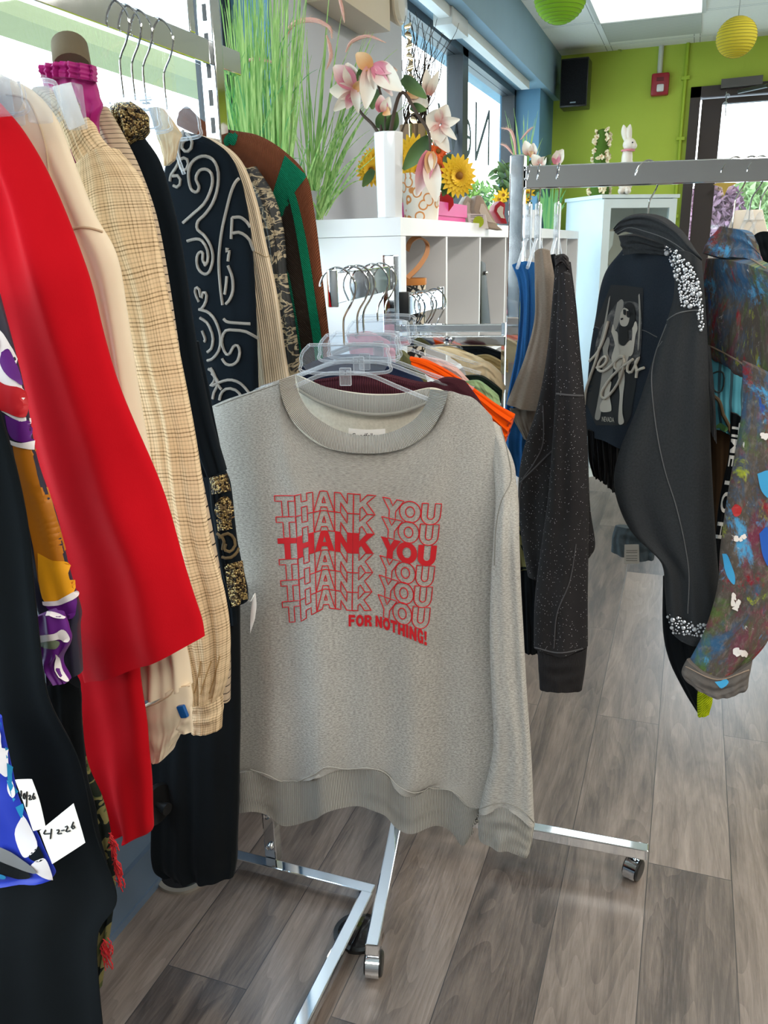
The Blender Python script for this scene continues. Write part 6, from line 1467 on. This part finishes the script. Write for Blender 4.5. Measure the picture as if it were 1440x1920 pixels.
def daisy(par, px, py, r, Y, mat, n=20, tilt=0, nm='sunflower_head'):
    c_ = at(px, py, Y); k = (Y * 1.06 + .1) / FPX; mb = MB(); nn = (CAM - c_).normalized(); nn = (nn + V(tilt, 0, .1)).normalized(); a = nn.cross(V(0, 0, 1)).normalized(); b = a.cross(nn)
    for ring in range(3):
        for i in range(n):
            th_ = 2 * PI * i / n + ring * .16; d_ = a * math.cos(th_) + b * math.sin(th_); petal(mb, c_ + d_ * r * k * .15 + nn * ring * .003, c_ + d_ * r * k * (1 - ring * .25) + nn * (.002 + ring * .006), r * k * .3, .1, .03, 5, 3)
    h_ = build(nm, mb, mat, par); build('flower_centre', MB().ball(c_ + nn * .006, r * k * .2, 8), plain('flower_centre_' + nm, '#8a5a12', .8) if 'flower_centre_' + nm not in bpy.data.materials else bpy.data.materials['flower_centre_' + nm], h_)
Yp = pq.y
daisy(t, 858, 330, 34, Yp - .02, yel, tilt=.7)
daisy(t, 775, 292, 34, Yp + .04, yel); daisy(t, 784, 322, 26, Yp - .02, yel); daisy(t, 696, 320, 26, Yp + .1, yel); daisy(t, 700, 300, 20, Yp + .12, yel)
daisy(t, 824, 314, 20, Yp, orm, 12, nm='orange_bloom'); daisy(t, 822, 284, 20, Yp + .03, orm, 12, nm='orange_bloom')
leaves(t, Yp, [(828, 318, 842, 352, 18), (835, 335, 852, 372, 16), (838, 290, 846, 318, 18), (826, 330, 828, 358, 14), (700, 318, 680, 350, 15), (840, 345, 830, 368, 12), (845, 300, 838, 330, 14)])
# pink box
bq1 = onshelf(820, -.66); bq2 = onshelf(880, -.66)
t = thing('pink_box', 'hot pink lidded gift box on the white shelf top', 'box', V(-.71, (bq1.y + bq2.y) / 2, SZ))
zt2 = at(820, 377, bq1.y).z
pk = plain('hot_pink_card', '#e2379a', .5)
build('box_body', MB().bb(-.78, -.662, bq1.y, bq2.y - .04, SZ, zt2 - .02), pk, t, sm=False)
build('box_lid', MB().bb(-.784, -.658, bq1.y - .004, bq2.y - .036, zt2 - .035, zt2), plain('pink_card_lid', '#e95aa8', .5), t, sm=False)
# card with a green dot
cq = onshelf(896, -.645); cy = cq.y
t = thing('display_card', 'small white display card with a lime green dot on the shelf edge', 'card', V(-.65, cy, SZ))
p00, p10, p11, p01 = [at(x, y, cy) for x, y in ((880, 426), (916, 429), (910, 402), (876, 400))]
build('card_face', MB().slab([p00, p10, p11, p01], (0, .0015, 0)), M['tag'], t, sm=False)
cc = at(897, 416, cy - .0012); kk = (cy * 1.06 + .1) / FPX
build('green_dot', MB().lathe([(.0001, 0), (9 * kk, 0), (9 * kk, .0006), (.0001, .0006)], cc, 28, axis=(V(1, 0, 0), V(0, 0, 1), V(0, -1, 0))), plain('lime_dot', '#b6cf2a', .6), t)
for y_ in (404, 407, 413, 417, 421):
    build('card_text_line', MB().bar(at(882 + (y_ > 410) * 2, y_, cy - .001), at(906 if y_ < 410 else 887, y_, cy - .001), .0004, .0012), M['ink'], t)
# pumps and heart on the shelf
def shoe(label, pts, Y, col, x):
    poly = [at(a, b, Y) for a, b in pts]; t_ = thing('high_heel_shoe', label, 'shoe', poly[0])
    build('shoe_body', MB().slab(poly, (-.03, .05, 0)), plain('shoe_' + str(x), col, .5), t_, bevel=.004)
    build('insole', MB().slab([p_.lerp(sum(poly, V(0, 0, 0)) / len(poly), .45) + V(0, -.003, 0) for p_ in poly], (0, .002, 0)), plain('insole_' + str(x), '#e6d7c6', .6), t_)
shoe('beige suede pump standing on its toe left of the other pump', [(868, 380), (876, 366), (884, 372), (890, 400), (882, 420), (872, 410)], cy + .12, '#c9b9a6', 1)
shoe('taupe suede pump leaning behind the display card', [(888, 392), (894, 366), (903, 366), (916, 392), (934, 424), (944, 432), (920, 428), (900, 412)], cy + .08, '#bfaa96', 2)
shoe('red pump with turquoise lining near the chrome post', [(928, 386), (938, 376), (948, 382), (946, 402), (952, 420), (940, 418), (926, 396)], cy + .3, '#b8172c', 3)
hq = at(842, 368, pq.y + .12)
tag(build('red_heart', MB().slab([at(x, y, pq.y + .12) for x, y in ((826, 400), (824, 368), (832, 356), (842, 360), (850, 368), (852, 384), (840, 400))], (-.02, .03, 0)), plain('red_glossy', '#c01a24', .3), bevel=.005), 'red rounded ornament between the planter and the pink box', 'ornament')
# second flower group near the far end of the shelf
fq = onshelf(985, -.74); FY = fq.y
t = thing('white_planter', 'white planter of magnolias, yellow flowers and pink plumes at the far shelf end', 'planter', fq)
zt3 = at(985, 395, FY).z; k3 = (FY * 1.06 + .1) / FPX
build('planter_body', MB().lathe([(.001, 0), (24 * k3, 0), (28 * k3, zt3 - SZ), (25 * k3, zt3 - SZ), (.001, zt3 - SZ - .02)], fq, 24), M['whitegloss'], t)
flower(t, FY, [(992, 290, 984, 264, 16, mag), (998, 292, 1000, 268, 14, mag), (992, 292, 1000, 284, 10, mago), (1012, 310, 998, 290, 16, mag), (1012, 308, 1024, 294, 14, mag), (1040, 306, 1056, 280, 18, mag), (1042, 308, 1044, 282, 12, magp)])
leaves(t, FY, [(1004, 300, 992, 320, 14), (1024, 306, 1036, 290, 14), (980, 330, 960, 350, 18), (960, 340, 948, 362, 16), (975, 320, 956, 310, 14), (968, 345, 975, 375, 18), (940, 345, 955, 370, 14)])
mb = MB()
for i in range(120):
    a_ = at(rnd.uniform(930, 1000), rnd.uniform(315, 385), FY + rnd.uniform(-.05, .05)); b_ = a_ + V(rnd.uniform(-.05, .05), rnd.uniform(-.03, .03), rnd.uniform(-.03, .06)); petal(mb, a_, b_, .02, .2, .05, 4, 3)
build('foliage', mb, leafm, t)['kind'] = 'stuff'
for x_, y_ in ((944, 366), (936, 374), (982, 372), (990, 362)): daisy(t, x_, y_, 12, FY - .05, yel, 9, nm='yellow_bloom')
plume([(968, 300), (964, 262), (956, 244), (940, 240)], FY, .02, t, 140); plume([(940, 312), (950, 320), (960, 330)], FY, .016, t, 100); plume([(962, 290), (950, 275), (938, 270)], FY, .016, t, 100); plume([(976, 262), (990, 246), (1000, 238)], FY, .014, t, 80)
mb = MB()
for i in range(26): blade(mb, at(rnd.uniform(975, 990), 380, FY), at(rnd.uniform(940, 1020), rnd.uniform(200, 300), FY), V(0, 0, .03), .006)
build('blades', mb, gm1, t, sm=False)['kind'] = 'stuff'
mb = MB(); gq = onshelf(1035, -.70)
t = thing('green_grass_plant', 'striped green grass plant at the shelf end seen between the clear hangers', 'plant', V(gq.x, gq.y, SZ))
for i in range(50): blade(mb, at(rnd.uniform(1022, 1038), 438, gq.y), at(rnd.uniform(1000, 1062), rnd.uniform(340, 400), gq.y), V(0, 0, .05), rnd.uniform(.008, .016))
build('blades', mb, gm2, t, sm=False)['kind'] = 'stuff'

# ------------------------------------------------------------------ display cabinet, bunny and topiary in the corner
CY = 5.25; cr_ = at(1130, 365, CY); A = math.radians(37)
ud = V(math.cos(A), math.sin(A), 0); vd = V(-math.sin(A), math.cos(A), 0)
def cbox(u0, u1, v0, v1, z0, z1): 
    o_ = V(cr_.x, cr_.y, 0) + ud * (u0 + u1) / 2 + vd * (v0 + v1) / 2; o_.z = (z0 + z1) / 2; return MB().box(o_, (u1 - u0, v1 - v0, z1 - z0), ud, vd)
H = cr_.z; Wc, Dc = .50, .42
t = thing('display_cabinet', 'white corner display cabinet with a glass door', 'cabinet', V(cr_.x, cr_.y, 0) + ud * .2 + vd * .2)
cw = plain('cabinet_white', '#dcebf0', .5)
for nm, a_ in (('side_panel', (0, .02, 0, Dc, 0, H - .02)), ('side_panel', (Wc - .02, Wc, 0, Dc, 0, H - .02)), ('back_panel', (.02, Wc - .02, Dc - .01, Dc, 0, H - .02)), ('cabinet_top', (-.015, Wc + .015, -.02, Dc, H - .02, H)), ('cabinet_shelf', (.02, Wc - .02, .02, Dc - .01, 1.25, 1.265)), ('cabinet_shelf', (.02, Wc - .02, .02, Dc - .01, .85, .865)), ('cabinet_base', (.02, Wc - .02, .01, Dc - .01, 0, .08))):
    build(nm, cbox(*a_), cw, t, sm=False)
dr = build('door', cbox(.0, .05, -.018, 0, .08, H - .025), cw, t, sm=False)
fr2 = MB()
for a_ in ((Wc - .05, Wc, -.018, 0, .08, H - .025), (.05, Wc - .05, -.018, 0, H - .075, H - .025), (.05, Wc - .05, -.018, 0, .08, .14)):
    b_ = cbox(*a_); k = len(fr2.v); fr2.v += b_.v
    for f in b_.f: fr2.face([q + k for q in f])
build('door_rail', fr2, cw, dr, sm=False); build('door_glass', cbox(.05, Wc - .05, -.012, -.008, .14, H - .075), M['pane'], dr, sm=False)
def incab(u, v, z): p_ = V(cr_.x, cr_.y, 0) + ud * u + vd * v; p_.z = z; return p_
vs_ = thing('white_goblet', 'white goblet inside the glass cabinet', 'goblet', incab(.14, .15, 1.265))
build('goblet_body', MB().lathe([(.001, 0), (.035, 0), (.03, .01), (.008, .03), (.008, .12), (.035, .17), (.04, .25), (.036, .25), (.001, .16)], incab(.14, .15, 1.265), 20), M['whitegloss'], vs_)
tag(build('china_plate', MB().lathe([(.001, 0), (.10, .01), (.12, .025), (.118, .03), (.001, .008)], incab(.30, .32, 1.42), 28, axis=(ud, V(0, 0, 1), -vd)), plain('china_grey', '#b9b4a8', .3)), 'pale decorated plate standing at the back of the glass cabinet', 'plate')
# topiary
tq = V(cr_.x, cr_.y, 0) + ud * .02 + vd * .12; tq = at(1124, 357, cr_.y + .16); tq.z = H
t = thing('floral_topiary', 'slim cone topiary of cream blossoms and leaves on the cabinet', 'topiary', tq)
kk = (tq.y * 1.06 + .1) / FPX; th_ = at(1124, 245, tq.y).z - H
build('cone', MB().lathe([(.001, 0), (15 * kk, 0), (9 * kk, th_), (.001, th_ + .01)], tq, 16), plain('topiary_green', '#4d6a2a', .9), t)
pb = petalmat('topiary_blossom', '#caa06a', '#efe2c0', .1, .5)
for i in range(70):
    f = rnd.random(); a = rnd.uniform(0, 6.28); r = (15 - 6 * f) * kk; c_ = tq + V(math.cos(a) * r, math.sin(a) * r, f * th_); mb = MB()
    for k in range(5):
        d_ = V(math.cos(a) * .6 + rnd.uniform(-.7, .7), math.sin(a) * .6 + rnd.uniform(-.7, .7), rnd.uniform(-.7, .7)).normalized(); petal(mb, c_, c_ + d_ * 6 * kk, 5 * kk, .2, .1, 4, 3)
    build('blossom', mb, pb, t)
# bunny
bq_ = at(1172, 358, cr_.y + .12); bq_.z = H; D = (bq_ - CAM).dot(fwd); kk = D / FPX
t = thing('bunny_figurine', 'white ceramic bunny with upright ears and a pink neck bow on the cabinet', 'figurine', bq_)
def ell(mb, c_, rx, ry, rz, n=14):
    return mb.lathe([(max(math.sin(PI * i / n), 1e-3), -math.cos(PI * i / n) * rz / 1) for i in range(n + 1)], c_, 20, sx=rx, sy=ry)
cer = plain('bunny_ceramic', '#e9e0d4', .4)
mb = MB()
ell(mb, bq_ + V(0, 0, 34 * kk), 15 * kk, 16 * kk, 34 * kk); ell(mb, bq_ + V(.0, -3 * kk, 62 * kk), 10 * kk, 11 * kk, 22 * kk)
ell(mb, bq_ + V(3 * kk, -6 * kk, 86 * kk), 12 * kk, 11 * kk, 11 * kk); ell(mb, bq_ + V(11 * kk, -8 * kk, 83 * kk), 6 * kk, 7 * kk, 6 * kk)
for s_ in (-1, 1):
    ell(mb, bq_ + V(s_ * 6 * kk, -14 * kk, 6 * kk), 6 * kk, 11 * kk, 6 * kk); ell(mb, bq_ + V(s_ * 7 * kk, -12 * kk, 40 * kk), 4 * kk, 4 * kk, 15 * kk)
bo_ = build('body', mb, cer, t)
rm = bo_.modifiers.new('r', 'REMESH'); rm.mode = 'VOXEL'; rm.voxel_size = 1.1 * kk; rm.use_smooth_shade = True
for dx, tx in ((-4, -6), (3, -1)):
    build('ear', MB().tube(smooth([bq_ + V(dx * kk, -4 * kk, 92 * kk), bq_ + V((dx - 3) * kk, -4 * kk, 106 * kk), bq_ + V((dx + tx) * kk, -4 * kk, 120 * kk)], 10), [k * kk for k in (3, 4, 5, 5.6, 6, 6, 5.5, 4.5, 3, .8)], 12), cer, t)
build('neck_bow', MB().lathe([(9.5 * kk, -1.5 * kk), (12 * kk, -1.5 * kk), (12.5 * kk, 0), (12 * kk, 1.5 * kk), (9.5 * kk, 1.5 * kk)], bq_ + V(1 * kk, -4 * kk, 76 * kk), 24), plain('pink_ribbon', '#d98792', .6), t)
build('eye', MB().ball(bq_ + V(9 * kk, -16 * kk, 88 * kk), 1.4 * kk, 8), M['ink'], t)

# ------------------------------------------------------------------ wall things
def wallrect(x0, y0, x1, y1, Y): a = at(x0, y0, Y); b = at(x1, y1, Y); return a, b
spk = at(1052, 110, YG - .30); s2_ = at(1098, 198, YG - .30)
t = thing('wall_speaker', 'black box loudspeaker high in the corner on the green wall', 'speaker', V((spk.x + s2_.x) / 2, YG - .18, s2_.z))
build('cabinet_body', MB().bb(spk.x, s2_.x + .005, YG - .29, YG - .12, s2_.z, spk.z), M['blackplastic'], t, bevel=.006)
def gridm():
    m_ = NT('speaker_grille_cloth'); v = m_.voro(m_.obj(), 260); m_.set(Base_Color=m_.ramp(v, [(.2, lin('#0c0d0e')), (.6, lin('#1f2123'))]), Roughness=.9); return m_.m
build('front_grille', MB().bb(spk.x + .006, s2_.x, YG - .30, YG - .288, s2_.z + .01, spk.z - .01), gridm(), t, bevel=.003)
build('wall_bracket', MB().bb((spk.x + s2_.x) / 2 - .03, (spk.x + s2_.x) / 2 + .03, YG - .12, YG, s2_.z + .1, s2_.z + .18), M['blackplastic'], t)
build('badge', MB().box(at(1074, 192, YG - .302), (.035, .003, .008)), M['wire'], t)
build('speaker_wire', MB().tube(smooth([V(s2_.x + .03, YG - .02, s2_.z + .35), V(s2_.x + .06, YG - .02, s2_.z + .4), V(s2_.x + .17, YG - .015, ZC - .01)], 12), .006, 6), plain('wire_green_paint', '#9cb04a', .6), t)
fa = at(1238, 160, YG)
t = thing('fire_alarm', 'red fire alarm strobe on the green wall', 'fire alarm', fa)
rdm = plain('alarm_red', '#a3172a', .35)
sz_ = (at(1255, 160, YG) - at(1222, 160, YG)).length; hz = (at(1238, 139, YG) - at(1238, 181, YG)).length
build('alarm_body', MB().box(fa + V(0, -.025, 0), (sz_, .05, hz)), rdm, t, bevel=.012)
build('strobe_lens', MB().box(at(1238, 165, YG - .055), (sz_ * .42, .03, hz * .34)), plain('strobe_white', '#e9e6e6', .15), t, bevel=.01)
build('alarm_grille', MB().box(at(1238, 148, YG - .052), (sz_ * .4, .006, hz * .16)), plain('alarm_dark_red', '#6f1020', .5), t)
gp = plain('conduit_green_paint', '#a8c22e', .5)
c0 = at(1240, 95, YG); c0.z = ZC; c1 = V(c0.x, YG - .012, fa.z + hz / 2)
tag(build('conduit_pipe', MB().tube([V(c0.x, YG - .014, ZC), V(c0.x, YG - .014, fa.z + hz * .4)], .016, 10), plain('white_conduit', '#d3d6c8', .5)), 'short white conduit from the ceiling to the fire alarm', 'conduit')
cx = at(1290, 90, YG).x
t = thing('conduit_pipe', 'long thin green painted conduit running down beside the door frame', 'conduit', V(cx, YG - .012, 0))
build('pipe', MB().tube([V(cx, YG - .013, ZC), V(cx, YG - .013, .1)], .011, 10), gp, t)
for py_ in (147, 260, 405):
    z_ = at(1285, py_, YG).z; build('pipe_strap', MB().bb(cx - .025, cx + .025, YG - .027, YG, z_ - .01, z_ + .01), gp, t, bevel=.002)
# emergency light on the grey column
Xc = -1.0
e0 = atx(690, 30, Xc + .05)
t = thing('emergency_light', 'beige emergency light box with a round lamp on the grey column', 'emergency light', e0)
yA = atx(640, 0, Xc + .1).y; yB_ = atx(732, 20, Xc + .1).y; zA = atx(725, 55, Xc + .1).z
bem = plain('beige_plastic', '#cbbfa9', .5)
build('housing', MB().bb(Xc, Xc + .10, yA, yB_, zA, zA + .14), bem, t, bevel=.006)
lc = V(Xc + .10, yB_ + .07, zA + .085)
build('lamp_head', MB().lathe([(.001, -.05), (.035, -.045), (.055, 0), (.052, .006), (.001, .012)], lc, 28, axis=(V(0, 1, 0), V(0, 0, 1), V(1, -.2, -.2).normalized())), bem, t)
build('lamp_lens', MB().lathe([(.001, 0), (.047, 0), (.044, .012), (.001, .022)], lc + V(.006, -.002, 0), 28, axis=(V(0, 1, 0), V(0, 0, 1), V(1, -.2, -.2).normalized())), M['clear'], t)
# paper lanterns
def lantern(px, py, rp, Y, col, label):
    c_ = at(px, py, Y); r = rp * (c_ - CAM).dot(fwd) / FPX; t_ = thing('paper_lantern', label, 'paper lantern', c_)
    m_ = NT('lantern_paper_' + col[1:]); n_ = m_.noise(m_.obj(), 12, 2); m_.set(Base_Color=lin(col), Roughness=.8)
    tr_ = m_.n('ShaderNodeBsdfTranslucent'); tr_.inputs[0].default_value = lin(col); mx = m_.n('ShaderNodeMixShader'); mx.inputs[0].default_value = .5
    m_.l(m_.b.outputs[0], mx.inputs[1]); m_.l(tr_.outputs[0], mx.inputs[2]); m_.l(mx.outputs[0], m_.t.nodes['Material Output'].inputs[0])
    prof = []; N = 18
    for i in range(N * 4 + 1):
        a = PI * (.05 + .90 * i / (N * 4)); rr_ = r * (1 - .012 * (1 - abs(math.cos(PI * i / 4)))); prof.append((math.sin(a) * rr_, -math.cos(a) * rr_ * .96))
    build('paper_shade', MB().lathe(prof, c_, 36), m_.m, t_)
    rg = MB()
    for i in range(1, N):
        a = PI * (.05 + .90 * i / N); R_ = math.sin(a) * r * 1.003; z_ = -math.cos(a) * r * .96; rg.tube([c_ + V(math.cos(q) * R_, math.sin(q) * R_, z_) for q in [2 * PI * k / 36 for k in range(37)]], .0012, 4, False)
    build('wire_ribs', rg, plain('rib_' + col[1:], '#%02x%02x%02x' % tuple(int(int(col[k:k + 2], 16) * .75) for k in (1, 3, 5)), .6), t_)
    build('hanging_wire', MB().tube([c_ + V(0, 0, r * .95), V(c_.x, c_.y, ZC)], .0015, 5), M['wire'], t_)
lantern(1051, -8, 49, 3.2, '#a3d33c', 'lime green paper lantern cut by the top edge of the photo')
lantern(1381, 70, 36, 3.6, '#dfd44a', 'yellow paper lantern hanging near the door')
# small hanging charms in the door light
t = thing('door_chime', 'small pale chime hanging from the door closer', 'chime', at(1366, 185, YG - .1))
build('chime_cord', MB().tube([at(1362, 172, YG - .1), at(1360, 228, YG - .1)], .003, 5), M['wire'], t)
for k, (x_, y_) in enumerate(((1364, 180), (1360, 195), (1362, 212))): build('chime_charm', MB().ball(at(x_, y_, YG - .11), .014, 8), M['clear'], t)
tag(build('star_ornament', MB().slab([at(1360, 345, YG - .2) + V(math.sin(k * PI / 4) * (.07 if k % 2 == 0 else .025), 0, math.cos(k * PI / 4) * (.07 if k % 2 == 0 else .025)) for k in range(8)], (0, .01, 0)), plain('brass_star', '#b59a4a', .3, .6)), 'small brass star hanging in the door glass', 'ornament')
